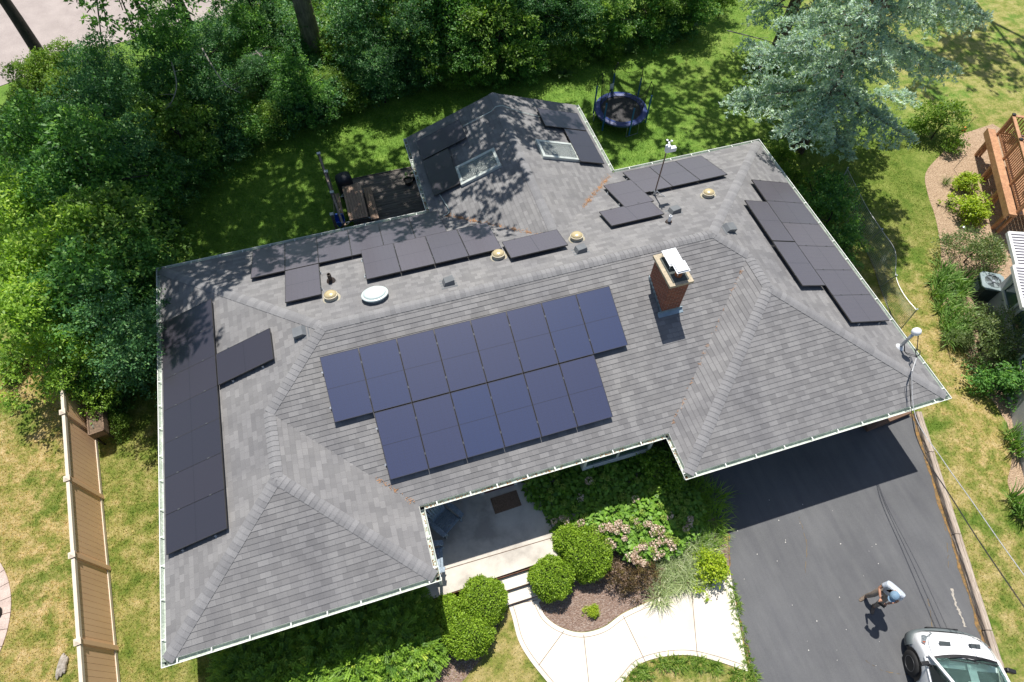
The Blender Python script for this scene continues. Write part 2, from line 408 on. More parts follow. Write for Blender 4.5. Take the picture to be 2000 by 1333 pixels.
# gutters, one per eave
def gutter(a,b,ea=0,eb=0,debris=False):
    a=Vector(a);b=Vector(b); dv=(b-a).normalized(); nn=Vector((dv.y,-dv.x,0)); a=a-dv*ea; b=b+dv*eb
    L=(b-a).length; mb=MB(); w=.125; hh=.10; z1=ZE-.02
    prof=[(.016,z1),(.016,z1-hh),(w*.7,z1-hh),(w,z1-.035),(w,z1),(w+.015,z1+.004),(w+.015,z1-.016)]
    Pp=lambda p,s: (a.x+dv.x*s+nn.x*p[0],a.y+dv.y*s+nn.y*p[0],p[1])
    for i in range(len(prof)-1):
        mb.face([Pp(prof[i],0),Pp(prof[i],L),Pp(prof[i+1],L),Pp(prof[i+1],0)],1 if i<3 else 0)
    prof2=[(.012,z1-hh-.004),(w*.7+.004,z1-hh-.004),(w+.005,z1-.037),(w+.005,z1-.017)]
    for i in range(3): mb.face([Pp(prof2[i],0),Pp(prof2[i],L),Pp(prof2[i+1],L),Pp(prof2[i+1],0)],0)
    for s in (0,L): mb.face([Pp(p,s) for p in prof[:5]],0)
    s=.35
    while s<L-.1:
        c=Vector(Pp((0,z1-.004),s)); mb.bar(c,c+nn*(w+.008)+Vector((0,0,.004)),.03,.006,0); s+=rnd.uniform(.72,.98)
    if debris:
        for i in range(int(L*26)):
            s=rnd.uniform(.05,L-.05); p=Pp((rnd.uniform(.03,.1),z1-hh+.006+rnd.uniform(0,.02)),s); q=(p[0]+rnd.uniform(-.05,.05),p[1]+rnd.uniform(-.05,.05),p[2]+.006)
            mb.bar(p,q,.014,.006,2)
    build('gutter',mb,[GW,GIN,M('gutter_debris',(.34,.15,.05),(.2,.1,.04),20,.9)],house,world=True)
for a,b,ea,eb,dbr in (('A','B',.13,.13,0),('B','C',.13,.13,0),('C','D',.13,-.13,1),('D','E',-.13,-.13,1),('E','F',-.13,.13,1),('F','G',.13,.13,0),('G','H',.13,.13,0),('H','I',.13,-.13,0),('I','L',-.13,0,0),('K','J',0,-.13,1),('J','A',-.13,.13,0)):
    gutter(pk[a],pk[b],ea,eb,dbr)
# walls
ov=.6; W0=MB()
def wallrun(pts,z0,z1,mb):
    for (x0,y0),(x1,y1) in zip(pts,pts[1:]+pts[:1]):
        n=int((z1-z0)/.13)
        for i in range(n):
            za=z0+i*(z1-z0)/n; zb=z0+(i+1)*(z1-z0)/n; dv=Vector((x1-x0,y1-y0,0)).normalized(); nn=Vector((dv.y,-dv.x,0))
            mb.face([(x0+nn.x*.014,y0+nn.y*.014,za),(x1+nn.x*.014,y1+nn.y*.014,za),(x1,y1,zb),(x0,y0,zb)])
            mb.face([(x0,y0,za),(x1,y1,za),(x1+nn.x*.014,y1+nn.y*.014,za),(x0+nn.x*.014,y0+nn.y*.014,za)])
wp=[(ov,-ov),(ov,yB+ov),(xC-ov,yB+ov),(xC-ov,yD+ov),(xE+ov,yD+ov),(xE+ov,yF+ov),(HX-ov,yF+ov),(HX-ov,-ov),(xI-ov,-ov),(xI-ov,yK-.3),(xJ+ov,yK-.3),(xJ+ov,-ov)]
wallrun(wp,0,ZE-.14,W0)
build('wall',W0,WALLB,house,world=True)
gb=MB(); y0=yK-.3
gb.face([(xJ+ov,y0,ZE-.14),(xI-ov,y0,ZE-.14),(pk['Mm'][0],y0,pk['Mm'][2]-.15)]); build('gable_wall',gb,WALLB,house,world=True)
# front windows, doors
def window(x,y,z,w_,h_,nrm,parent=house):
    """nrm: outward unit vector"""
    n=Vector(nrm); s=Vector((-n.y,n.x,0)); c=Vector((x,y,z)); mb=MB()
    for a,b,ww,hh in ((-.5,-.5,0,0),):
        pass
    q=[c+s*(-w_/2),c+s*(w_/2)]
    for e in (-1,1):
        mb.bar(c+s*(e*w_/2)+Vector((0,0,-h_/2-.05)),c+s*(e*w_/2)+Vector((0,0,h_/2+.05)),.09,.08,0,up=tuple(n))
    for e in (-1,1,0): mb.bar(c+s*(-w_/2)+Vector((0,0,e*h_/2)),c+s*(w_/2)+Vector((0,0,e*h_/2)),.08,.09 if e else .05,0)
    f=build('window',mb,FASC,parent,world=True)
    g=MB(); g.face([c+s*(-w_/2)+Vector((0,0,-h_/2))+n*.012,c+s*(w_/2)+Vector((0,0,-h_/2))+n*.012,c+s*(w_/2)+Vector((0,0,h_/2))+n*.012,c+s*(-w_/2)+Vector((0,0,h_/2))+n*.012])
    o=build('pane',g,GLASS,f); o.location=-Vector(house.location) if parent is house else -Vector(parent.location)
    return f
m,t,b=nodes('window_glass'); b.inputs['Base Color'].default_value=(.05,.09,.09,1); b.inputs['Roughness'].default_value=.08; b.inputs['Specular IOR Level'].default_value=.8; GLASS=m
# bay window beside the porch with a wide white sill
bay=MB(); bay.box(11.35,13.6,-9.85,-9.50,.75,.83); bay.box(11.35,11.45,-9.83,-9.5,.83,2.5); bay.box(13.5,13.6,-9.83,-9.5,.83,2.5); bay.box(11.45,13.5,-9.81,-9.73,.83,.9); bay.box(12.45,12.52,-9.81,-9.74,.9,2.5)
bw=build('window',bay,FASC,house,world=True,bevel=.006)
gl=MB(); gl.box(11.46,13.49,-9.79,-9.77,.9,2.5); gl=build('pane',gl,GLASS,bw); gl.location=-Vector(house.location)
dr=MB(); dr.box(8.3,9.25,-9.56,-9.50,.46,2.5,0); dr.box(8.2,8.3,-9.58,-9.5,.46,2.55,1); dr.box(9.25,9.35,-9.58,-9.5,.46,2.55,1); dr.box(8.4,9.15,-9.575,-9.555,.7,1.3,1)
do=build('door',dr,[M('door_paint',(.16,.03,.03)),FASC],house,world=True)
hd=MB(); hd.lathe([(.0,0),(.03,.01),(.035,.03),(.0,.05)],10,rot=Matrix.Rotation(R(90),3,'X'),c=(8.42,-9.57,1.4)); o=build('handle',hd,M('brass',(.6,.42,.15),rough=.3,metal=1),do); o.location=-Vector(house.location)
window(15.2,yF+ov-.001,1.6,.9,1.0,(0,-1,0)) if False else None
gd=MB()
for k in range(4): gd.box(15.6,20.6,yF+ov-.05,yF+ov-.01,.03+k*.56,.03+k*.56+.545,0)
gd.box(15.45,15.6,yF+ov-.06,yF+ov,0,2.4,0); gd.box(20.6,20.75,yF+ov-.06,yF+ov,0,2.4,0); gd.box(15.45,20.75,yF+ov-.06,yF+ov,2.27,2.4,0)
build('garage_door',gd,FASC,house,world=True,bevel=.006)
window(2.2,yB+ov,1.6,1.3,1.1,(0,-1,0)); window(4.4,yB+ov,1.6,1.0,1.1,(0,-1,0)); window(ov,-4,1.6,1.2,1.0,(-1,0,0)); window(HX-ov,-4,1.6,1.2,1.0,(1,0,0)); window(4,-ov,1.6,1.4,1.0,(0,1,0)); window(19,-ov,1.6,1.4,1.0,(0,1,0))
window(12.5,yK-.3,1.5,1.8,1.3,(0,1,0)); window(xJ+ov,1.5,1.5,1.6,1.6,(-1,0,0))
# downspouts
for x,y in ((xC+.02,yB+ov*.4),(HX-.5,yF+ov-.06)):
    ds=MB(); ds.box(x-.04,x+.04,y-.04,y+.04,.05,ZE-.1); build('downspout',ds,FASC,house,world=True,bevel=.01)
# ---------------------------------------------------------------- chimney
cx0,cx1,cy0,cy1=14.53,15.12,-6.93,-5.9
def brickmat():
    m,t,b=nodes('chimney_brick'); co=coord(t,'pos'); sx=t.nodes.new('ShaderNodeSeparateXYZ'); t.links.new(co,sx.inputs[0]); cb=t.nodes.new('ShaderNodeCombineXYZ')
    t.links.new(mth(t,'ADD',sx.outputs[0],sx.outputs[1]),cb.inputs[0]); t.links.new(sx.outputs[2],cb.inputs[1])
    br=t.nodes.new('ShaderNodeTexBrick'); t.links.new(cb.outputs[0],br.inputs['Vector']); br.inputs['Scale'].default_value=1
    br.inputs['Brick Width'].default_value=.21; br.inputs['Row Height'].default_value=.072; br.inputs['Mortar Size'].default_value=.009
    br.inputs['Color1'].default_value=(.30,.10,.06,1); br.inputs['Color2'].default_value=(.19,.06,.04,1); br.inputs['Mortar'].default_value=(.30,.22,.17,1)
    t.links.new(br.outputs['Color'],b.inputs['Base Color']); b.inputs['Roughness'].default_value=.9; bump(t,b,br.outputs['Fac'],-.4,.01); return m
c=MB()
nb=22
zb=3.6
for k in range(int((5.25-zb)/.072)):
    z=zb+k*.072; e=.0 
    c.box(cx0-e,cx1+e,cy0-e,cy1+e,z,z+.062); c.box(cx0+.006,cx1-.006,cy0+.006,cy1-.006,z+.062,z+.072)
ch=build('chimney',c,brickmat(),house,world=True)
def sub(name,mb,mats,par,**k):
    o=build(name,mb,mats,par,**k); o.location=-Vector(house.location); return o
CRW=M('crown_concrete',(.50,.42,.30),(.38,.33,.24),9,.9,fine=40)
c=MB(); zc=5.25
c.box(cx0-.07,cx1+.07,cy0-.07,cy1+.07,zc,zc+.09)
sub('crown',c,CRW,ch,bevel=.008)
c=MB(); c.box(cx0+.06,cx1-.04,cy0+.03,cy1-.1,zc+.092,zc+.11); sub('flue_base',c,M('mortar_dark',(.10,.11,.10),(.07,.08,.075),10,.95,fine=50),ch)
c=MB(); c.lathe([(.10,0),(.10,.2),(.085,.2),(.085,.02)],18,c=(cx0+.30,cy0+.23,zc+.10)); sub('flue_pipe',c,M('clay_flue',(.34,.12,.05),(.22,.08,.04),8,.85),ch,smooth=False)
WM=M('white_metal',(.80,.82,.84),(.72,.74,.77),3,.35,spec=.6)
c=MB(); 
def tray(x0,x1,y0,y1,z,hh=.05):
    c.box(x0,x1,y0,y1,z,z+.02); c.box(x0+.03,x1-.03,y0+.03,y1-.03,z+.02,z+hh)
tray(cx0+.12,cx0+.56,cy0+.47,cy1+.02,zc+.26); 
for px_,py_ in ((.16,.5),(.5,.5),(.16,1.0),(.5,1.0)): c.box(cx0+px_,cx0+px_+.02,cy0+py_,cy0+py_+.02,zc+.09,zc+.26)
sub('flue_cover',c,WM,ch,bevel=.008)
c=MB(); tray(cx0+.13,cx0+.53,cy0+.08,cy0+.46,zc+.40,.06)
for px_,py_ in ((.22,.15),(.38,.15),(.22,.3),(.38,.3)): c.box(cx0+px_,cx0+px_+.015,cy0+py_,cy0+py_+.015,zc+.2,zc+.40)
o=sub('flue_cover',c,WM,ch,bevel=.008)
# stepped flashing
FL=M('flashing_metal',(.36,.45,.50),(.25,.33,.38),5,.45,metal=.5)
c=MB(); zf=lambda y: ZE+S*(y-yD)
for k in range(8):
    ya=cy0+k*(cy1-cy0)/8; yb=ya+(cy1-cy0)/8+.03
    for x,s_ in ((cx0,-1),(cx1,1)):
        c.box(min(x,x+s_*.012),max(x,x+s_*.012),ya,yb,zf(ya)-.02,zf(ya)+.17)
c.box(cx0-.1,cx1+.1,cy0-.012,cy0,zf(cy0)-.02,zf(cy0)+.10)
mm=Matrix.Translation((0,0,0))
q=MB(); q.face([(cx0-.1,cy0-.13,zf(cy0-.13)+.02),(cx1+.1,cy0-.13,zf(cy0-.13)+.02),(cx1+.1,cy0,zf(cy0)+.022),(cx0-.1,cy0,zf(cy0)+.022)])
c.mesh(q.v,q.f); sub('flashing',c,FL,ch)
# ---------------------------------------------------------------- roof fittings (parts of the house)
NB=Vector((0,sinS,cosS)); NF=Vector((0,-sinS,cosS)); NL=Vector((-sinS,0,cosS)); NR=Vector((sinS,0,cosS))
def zback(x,y): return ZE-S*y
def fitting(name,mb,mats,loc,n=None,rz=0,**k):
    if n is not None: rt=n.to_track_quat('Z','Y').to_matrix().to_4x4()
    else: rt=Matrix.Identity(4)
    mb.xf(Matrix.Translation(loc)@rt@Matrix.Rotation(rz,4,'Z')); return build(name,mb,mats,house,world=True,**k)
def yellowdome():
    m,t,b=nodes('dome_acrylic'); b.inputs['Base Color'].default_value=(.62,.50,.28,1); b.inputs['Roughness'].default_value=.22; b.inputs['Coat Weight'].default_value=.6; b.inputs['Metallic'].default_value=.25; return m
YD=yellowdome(); DRM=M('dome_ring',(.62,.56,.42),rough=.4)
for x,y in ((5.38,-3.85),(10.5,-3.72),(13.05,-3.72),(18.06,-2.98)):
    mb=MB(); mb.lathe([(.26,0),(.26,.012),(.17,.014),(.17,.11),(.205,.115),(.205,.145),(.19,.15)],24,mi=1)
    prof=[(.185*math.cos(a),.15+.10*math.sin(a)) for a in [i*math.pi/2/7 for i in range(8)]]; prof[-1]=(.004,.25); mb.lathe(prof,24,mi=0)
    o=fitting('tube_skylight',mb,[YD,DRM],(x,y,zback(x,y)+.01),NB.lerp(Vector((0,0,1)),.3).normalized(),smooth=True)
mb=MB(); mb.lathe([(.30,0),(.30,.10),(.38,.12),(.395,.15),(.385,.17),(.33,.175)],32)
prof=[(.33*math.cos(a),.175+.12*math.sin(a)) for a in [i*math.pi/2/8 for i in range(9)]]; prof[-1]=(.004,.295); mb.lathe(prof,32)
fitting('attic_fan_dome',mb,M('fan_white',(.60,.68,.66),(.52,.60,.58),2,.35,spec=.5),(6.62,-4.33,zback(0,-4.33)),NB,smooth=True)
# vent pipes
mb=MB(); mb.lathe([(.06,0),(.06,.36),(.045,.36),(.045,.1)],16,mi=0); mb.lathe([(.15,-.03),(.13,.05),(.065,.1)],16,mi=0)
fitting('vent_pipe',mb,M('pipe_dark',(.03,.022,.02),(.05,.03,.02),6,.6),(5.42,-2.95,zback(0,-2.95)))
mb=MB(); mb.lathe([(.05,0),(.05,.30),(.036,.30),(.036,.1)],16,mi=0); mb.lathe([(.12,-.03),(.10,.04),(.055,.07)],16,mi=1)
fitting('vent_pipe',mb,[WM,M('pipe_dark',(.03,.022,.02))],(16.08,-3.95,zback(0,-3.95)))
BV=M('box_vent_grey',(.17,.18,.19),(.14,.15,.16),4,.5,metal=.2)
def boxvent(x,y,z,n,rz):
    mb=MB(); a=.15
    mb.box(-.24,.24,-.24,.24,0,.008); 
    vs=[(-a,-.17,.0),(a,-.17,.0),(a,.17,.0),(-a,.17,.0),(-a,-.10,.13),(a,-.10,.13),(a,.17,.17),(-a,.17,.17)]
    mb.mesh(vs,[(0,1,5,4),(1,2,6,5),(3,0,4,7),(4,5,6,7)],0); mb.mesh([(-a,.165,.01),(a,.165,.01),(a,.165,.16),(-a,.165,.16)],[(0,1,2,3)],1)
    fitting('box_vent',mb,[BV,M('black_louvre',(.01,.01,.01))],(x,y,z),n,rz)
boxvent(8.75,-4.45,zback(0,-4.45),NB,R(90)); boxvent(12.9,-4.38,zback(0,-4.38),NB,R(90)); boxvent(16.55,-3.45,zback(0,-3.45),NB,R(90))
boxvent(4.42,-4.95,ZE+S*4.42,NL,R(180)); boxvent(17.68,-4.85,ZE+S*(HX-17.68),NR,R(180))
# skylights of the back wing
def skylight(c,ux,n,w_,l_):
    mb=MB(); gl=MB(); ex=.05
    rt=Matrix((ux,n.cross(ux),n)).transposed().to_4x4(); T=Matrix.Translation(c)@rt
    for a in (-1,1):
        mb.box(-l_/2-.06,l_/2+.06,a*w_/2-.05,a*w_/2+.05,0,.12); mb.box(a*l_/2-.05,a*l_/2+.05,-w_/2+.05,w_/2-.05,0,.12)
    mb.xf(T); f=build('skylight',mb,M('skylight_frame',(.58,.62,.58),(.48,.52,.49),4,.4,metal=.2),house,world=True,bevel=.006)
    gl.box(-l_/2+.05,l_/2-.05,-w_/2+.05,w_/2-.05,.09,.105); gl.xf(T); o=build('pane',gl,SKG,f); o.location=-Vector(house.location)
    wl=MB(); wl.box(-l_/2+.05,l_/2-.05,-w_/2+.05,w_/2-.05,-.55,-.5,0)
    wl.box(-l_/2+.052,l_/2-.052,-.1,w_/2-.055,-.5,-.42,1); wl.xf(T); o=build('well',wl,[M('well_wood',(.35,.25,.15),(.2,.13,.08),5,.8,fine=20),M('well_light',(.55,.55,.5))],f); o.location=-Vector(house.location)
m,t,b=nodes('skylight_glass'); b.inputs['Base Color'].default_value=(.8,.85,.82,1); b.inputs['Roughness'].default_value=.03; b.inputs['Transmission Weight'].default_value=.85; b.inputs['IOR'].default_value=1.15; SKG=m
skylight((11.1,.84,ZE+S*(11.1-xJ)+.0),Vector((cosS,0,sinS)),NL,.82,1.45)
skylight((14.06,.88,ZE+S*(xI-14.06)+.0),Vector((cosS,0,-sinS)),NR,.82,1.45)
# pale conduit over the back wing
co=MB(); zL=lambda x:ZE+S*(x-xJ)+.06; zR_=lambda x:ZE+S*(xI-x)+.06; xm=(xJ+xI)/2
yc=gp(925,241,ZE+.7)[1]
pc=[(11.1,3.05,zL(11.1)),(12.2,3.07,zL(12.2)),(xm-.12,3.1,zL(xm)+.03),(xm+.12,3.1,zR_(xm)+.03),(13.3,2.95,zR_(13.3)),(14.1,2.8,zR_(14.1))]
co.tube(pc,.014,6)
co2=MB(); co2.tube(curve_pts([(9.55,.5,zL(9.55)),(9.62,.1,zL(9.62)),(9.68,-.35,zback(0,-.35)+.16),(9.6,-.5,zback(0,-.5)+.08),(9.45,-.55,zback(0,-.55)+.08)],6),.014,6)
build('conduit',co2,M('conduit_pale',(.55,.62,.58)),house,world=True)
build('conduit',co,M('conduit_pale',(.55,.62,.58)),house,world=True)
# ================================================================ solar panels
def glassmat(name,base,base2):
    m,t,b=nodes(name); uv=coord(t,'uv'); sx=t.nodes.new('ShaderNodeSeparateXYZ'); t.links.new(uv,sx.inputs[0])
    def line(o,p,wd):
        f=mth(t,'FRACT',mth(t,'DIVIDE',o,p)); return mth(t,'MAXIMUM',mth(t,'LESS_THAN',f,wd/p/2),mth(t,'GREATER_THAN',f,1-wd/p/2))
    g=mth(t,'MAXIMUM',line(sx.outputs[0],.166,.004),line(sx.outputs[1],.0875,.003))
    mid=mth(t,'LESS_THAN',mth(t,'ABSOLUTE',sx.outputs[1]),.009)
    oi=t.nodes.new('ShaderNodeObjectInfo')
    c=mix(t,oi.outputs['Random'],base,base2)
    sp=noise(t,uv,55,3,.9); c=mix(t,1.0,c,ramp(t,sp,[(.3,(.62,.62,.62)),(.72,(1.5,1.45,1.4))]),'MULTIPLY')
    c=mix(t,mth(t,'MULTIPLY',g,.6),c,(.035,.036,.045)); c=mix(t,mth(t,'MULTIPLY',mid,.55),c,(.008,.008,.011))
    t.links.new(c,b.inputs['Base Color']); b.inputs['Roughness'].default_value=.42; b.inputs['Specular IOR Level'].default_value=.6
    b.inputs['Coat Weight'].default_value=.55; b.inputs['Coat Roughness'].default_value=.16
    return m
GLB=glassmat('solar_glass_sky_tint',(.030,.045,.112),(.038,.047,.102))  # front glass: blue sky reflection painted into the base colour
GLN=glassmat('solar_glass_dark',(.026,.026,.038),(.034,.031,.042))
GLK=glassmat('solar_glass_glare_tint',(.082,.077,.096),(.100,.091,.108))  # rear glass: scattered sun glare painted in as a paler base
FR=M('panel_frame',(.10,.095,.09),(.075,.07,.07),4,.38,metal=.6,spec=.6)
RAILM=M('panel_rail',(.02,.02,.022),rough=.4,metal=.5); CLM=M('panel_clamp',(.65,.68,.70),rough=.35,metal=.7); CLK=M('clamp_dark',(.16,.165,.17),rough=.4,metal=.6)
PW,PL=1.042,1.82
def panel_parts():
    fr=MB(); t_=.035; b_=.011
    fr.box(-PW/2,-PW/2+b_,-PL/2,PL/2,-t_,0); fr.box(PW/2-b_,PW/2,-PL/2,PL/2,-t_,0); fr.box(-PW/2+b_,PW/2-b_,-PL/2,-PL/2+b_,-t_,0); fr.box(-PW/2+b_,PW/2-b_,PL/2-b_,PL/2,-t_,0)
    gl=MB(); z=-.003; x=PW/2-b_; y=PL/2-b_
    gl.face([(-x,-y,z),(x,-y,z),(x,y,z),(-x,y,z)],0,[(-x,-y),(x,-y),(x,y),(-x,y)]); gl.face([(-x,-y,-.03),(-x,y,-.03),(x,y,-.03),(x,-y,-.03)],0,[(0,0)]*4)
    rl=MB(); rl.box(-PW/2-.005,PW/2+.005,-.02,.02,-.075,-.037)
    ft=MB(); ft.box(-.02,.02,-.025,.025,-.15,-.07); ft.box(-.05,.05,-.06,.06,-.155,-.145)
    cl=MB(); cl.box(-.03,.03,-.018,.018,.0,.008)
    return fr,gl,rl,ft,cl
pf,pg,pr,pft,pcl=panel_parts()
def mesh_of(mb,mats,name):
    o=build(name,mb,mats); me=o.data; bpy.data.objects.remove(o); return me
ME={'g2':mesh_of(panel_parts()[1],GLN,'panel_glass_dark'),'frame':mesh_of(pf,FR,'panel_frame'),'g0':mesh_of(pg,GLB,'panel_glass_sky_tint'),'g1':mesh_of(pg,GLK,'panel_glass_glare_tint'),'rail':mesh_of(pr,RAILM,'panel_rail'),'foot':mesh_of(pft,CLM,'panel_foot'),'clamp':mesh_of(pcl,CLK,'panel_clamp')}
TOP=.15
PWX=PL
def put_panel(c,ax,ay,n,label,group,rear,outer=0,land=False):
    """ax: short side direction; ay: long side; n: roof normal"""
    ax=ax.normalized(); ay=ay.normalized()
    if ax.cross(ay).dot(n)<0: ay=-ay
    rt=Matrix((ax,ay,n)).transposed()
    r=thing('solar_panel',label,'solar panel',c+n*TOP,0,group); r.rotation_euler=rt.to_euler()
    def ch(nm,me,loc=(0,0,0),rz=0):
        o=bpy.data.objects.new(nm,me); COL.objects.link(o); o.parent=r; o.location=loc; o.rotation_euler=(0,0,rz); return o
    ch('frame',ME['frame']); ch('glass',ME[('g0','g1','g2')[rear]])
    for y in (-PL*.27,PL*.27):
        if not land: ch('rail',ME['rail'],(0,y,0))
        if land: o=ch('rail',ME['rail'],(y,0,0),R(90)) if False else ch('rail',ME['rail'],(0,y,0))
        ch('clamp',ME['clamp'],(PW/2+.003,y,0),R(90)); 
        if outer: ch('foot',ME['foot'],(outer*(PW/2+.01),y,0))
    return r
ORD=['first','second','third','fourth','fifth','sixth','seventh','eighth']
X=Vector((1,0,0)); Y=Vector((0,1,0))
VF=Vector((0,cosS,sinS)); VB=Vector((0,cosS,-sinS)); VL=Vector((cosS,0,sinS)); VR=Vector((-cosS,0,sinS))
pc_=1/cosS
# front roof: two rows
x0=4.80; px_=(13.235-4.80)/8; hp=PL*cosS/2
for i in range(8):
    xc=x0+px_*(i+.5); yc_=-5.86-hp
    put_panel(Vector((xc,yc_,ZE+S*(yc_-yD))),X,VF,NF,'sky-tinted front roof solar panel, %s from the left in the upper row of eight'%ORD[i],'solar panels on the front roof',0,-1 if i==0 else (1 if i==7 else 0))
for i in range(6):
    xc=x0+px_*(i+1.5); yc_=-7.59-hp
    put_panel(Vector((xc,yc_,ZE+S*(yc_-yD))),X,VF,NF,'sky-tinted front roof solar panel, %s from the left in the lower row of six'%ORD[i],'solar panels on the front roof',0,-1 if i==0 else (1 if i==5 else 0))
# left slope: seven down the eave, one above
p7=(9.55-2.35)/7
for i in range(7):
    yc_=-2.35-p7*(i+.5); xc=.165+hp
    put_panel(Vector((xc,yc_,ZE+S*xc)),Y,VL,NL,'dark solar panel along the left gutter, %s from the back of seven'%ORD[i],'solar panels on the left roof slope',2,1 if i==0 else (-1 if i==6 else 0))
xc=.165+3*hp+.03; yc_=-2.35-p7*2.5
put_panel(Vector((xc,yc_,ZE+S*xc)),Y,VL,NL,'single dark solar panel standing out upslope beside the column at the left gutter','solar panels on the left roof slope',2,-1)
# back slope, left
ycb=lambda y:Vector((0,y,ZE-S*y))
for i in range(6):
    xc=3.03+1.047*(i+.5); yc_=-.33-hp+.05
    put_panel(Vector((xc,yc_,ZE-S*yc_)),X,VB,NB,'black solar panel in the shaded back gutter row, %s from the left'%ORD[i],'solar panels on the left half of the back roof',1,-1 if i==0 else 0)
xc=3.03+1.047*1.5; yc_=-.28-3*hp-.03
put_panel(Vector((xc,yc_,ZE-S*yc_)),X,VB,NB,'single black solar panel beside the dark vent pipe, below the shaded back row','solar panels on the left half of the back roof',1,1)
for i in range(4):
    xc=6.47+1.053*(i+.5); yc_=-1.82-hp
    put_panel(Vector((xc,yc_,ZE-S*yc_+.03)),X,VB,NB,'sunlit solar panel in the row of four behind the ridge, %s from the left'%ORD[i],'solar panels on the left half of the back roof',1,-1 if i==0 else (1 if i==3 else 0))
put_panel(Vector((11.69,-3.66,ZE+S*3.66+.03)),VB,X,NB,'sideways solar panel lying between two beige skylight domes behind the ridge','sideways solar panels',1,0,True)
# back slope, right
for i in range(3):
    xc=16.18+1.05*(i+.5); yc_=-.44-hp+.04
    put_panel(Vector((xc,yc_,ZE-S*yc_)),X,VB,NB,'dark solar panel in the right back row of three, %s from the left'%ORD[i],'solar panels on the right half of the back roof',1,-1 if i==0 else (1 if i==2 else 0))
put_panel(Vector((15.67,-1.08-hp+.04,ZE+S*(1.05+hp))),X,VB,NB,'dark solar panel just left of the weather mast foot','solar panels on the right half of the back roof',1,-1)
put_panel(Vector((15.18,-3.15,ZE+S*3.15)),VB,X,NB,'sideways solar panel on its own beside the white vent pipe','sideways solar panels',1,0,True)
# right slope
p6=(8.70-2.50)/6
for i in range(6):
    yc_=-2.50-p6*(i+.5); xc=HX-.30-hp
    put_panel(Vector((xc,yc_,ZE+S*(HX-xc))),Y,VR,NR,'dark solar panel along the right gutter, %s from the back of six'%ORD[i],'solar panels on the right roof slope',1,1 if i==0 else (-1 if i==5 else 0))
for i in range(2):
    yc_=-3.60-1.85*(i+.5); xc=HX-.33-2*hp-PW*cosS/2
    put_panel(Vector((xc,yc_,ZE+S*(HX-xc)+.02)),VR,Y,NR,['sideways dark solar panel on the right slope, the one nearer the spruce','sideways solar panel on the right slope with a visible cell grid, nearer the driveway'][i],'sideways solar panels',1,0,True)
# back wing
put_panel(Vector((xJ+.33+hp,2.86,ZE+S*(.33+hp))),Y,VL,NL,'shaded solar panel at the far left end of the back wing','solar panels on the back wing',2,0)
put_panel(Vector((xJ+.33+PW*cosS/2,2.30-PL/2-.02,ZE+S*(.33+PW*cosS/2))),VL,Y,NL,'shaded solar panel on the left of the back wing, beside the left skylight','solar panels on the back wing',2,0,True)
put_panel(Vector((xI-.27-hp,2.70,ZE+S*(.27+hp))),Y,VR,NR,'shaded solar panel at the far right end of the back wing','solar panels on the back wing',2,0)
put_panel(Vector((xI-.27-PW*cosS/2,2.13-PL/2,ZE+S*(.27+PW*cosS/2))),VR,Y,NR,'solar panel on the right of the back wing, between skylight and gutter','solar panels on the back wing',2,0,True)
# ---------------------------------------------------------------- weather mast on the back roof
wt=thing('weather_mast','slim brown pole with a white weather sensor rising from the back roof','antenna',(16.52,-2.15,ZE+S*2.15))
mb=MB(); mb.tube([(0,0,.05),(0,0,1.95)],.022,8); build('pole',mb,M('rusty_pole',(.26,.18,.14),(.18,.11,.08),12,.7,metal=.3),wt)
mb=MB(); mb.lathe([(.05,0),(.05,.16),(.035,.2)],10); mb.tube([(.0,0,.22),(.28,-.28,.10)],.012,6); mb.tube([(0,0,.22),(-.25,.2,-.03)],.012,6); mb.tube([(0,0,.3),(.22,.0,-.04)],.012,6); build('mount_bracket',mb,CLM,wt)
mb=MB(); mb.box(-.05,.30,-.07,.07,1.9,2.05); mb.lathe([(.09,2.05),(.10,2.13),(.06,2.15)],12,c=(.02,0,0)); build('sensor',mb,WM,wt,bevel=.015)
mb=MB(); mb.tube([(-.02,0,2.1),(-.02,0,2.32)],.012,6)
for k in range(3):
    a=k*2.09; mb.lathe([(.0,-.02),(.03,0),(.035,.03)],8,c=(.08*math.cos(a),.08*math.sin(a),2.3)); mb.tube([(0,0,2.31),(.08*math.cos(a),.08*math.sin(a),2.31)],.006,5)
build('wind_cups',mb,WM,wt)
# ---------------------------------------------------------------- service mast and cables
sx_,sy_=21.50,-9.62
sz=ZE+S*(HX-sx_)
sm=thing('service_mast','grey power service mast with weatherhead at the right edge of the roof','utility mast',(sx_,sy_,sz))
GM=M('galvanised',(.50,.53,.55),(.40,.43,.45),6,.4,metal=.6)
mb=MB(); mb.tube([(0,0,-.1),(0,0,.85)],.048,14); build('pipe',mb,GM,sm,smooth=True)
mb=MB(); prof=[(.05,.80),(.12,.84),(.13,.90),(.10,.97),(.03,1.0)]; mb.lathe(prof,16,c=(.03,0,0),sx=1.15); build('weatherhead',mb,WM,sm,smooth=True)
mb=MB(); mb.lathe([(.17,-.06),(.13,.02),(.06,.10)],14); mb.box(-.2,.14,-.17,.17,-.05,-.035,rot=NR.to_track_quat('Z','Y').to_matrix()); build('roof_boot',mb,WM,sm)
CB=M('cable_black',(.015,.015,.016),rough=.5); CWH=M('cable_bare',(.62,.62,.62),(.4,.4,.4),20,.4,metal=.5)
mb=MB()
for k in range(3):
    o=.03*k; mb.tube(curve_pts([(.12,0,.86),(.20+o,-.10,.62-o*2),(.10+o,-.36,.40-o),(-.05,-.42+o,.52),(-.12,-.62,.42+o)],7),.010,5)
for k in range(2): mb.tube(curve_pts([(.0,-.05,.25),(-.03,-.28+.05*k,.12),(.14,-.5,.22+.06*k),(.22,-.40,.36),(.10,-.33,.40)],7),.009,5)
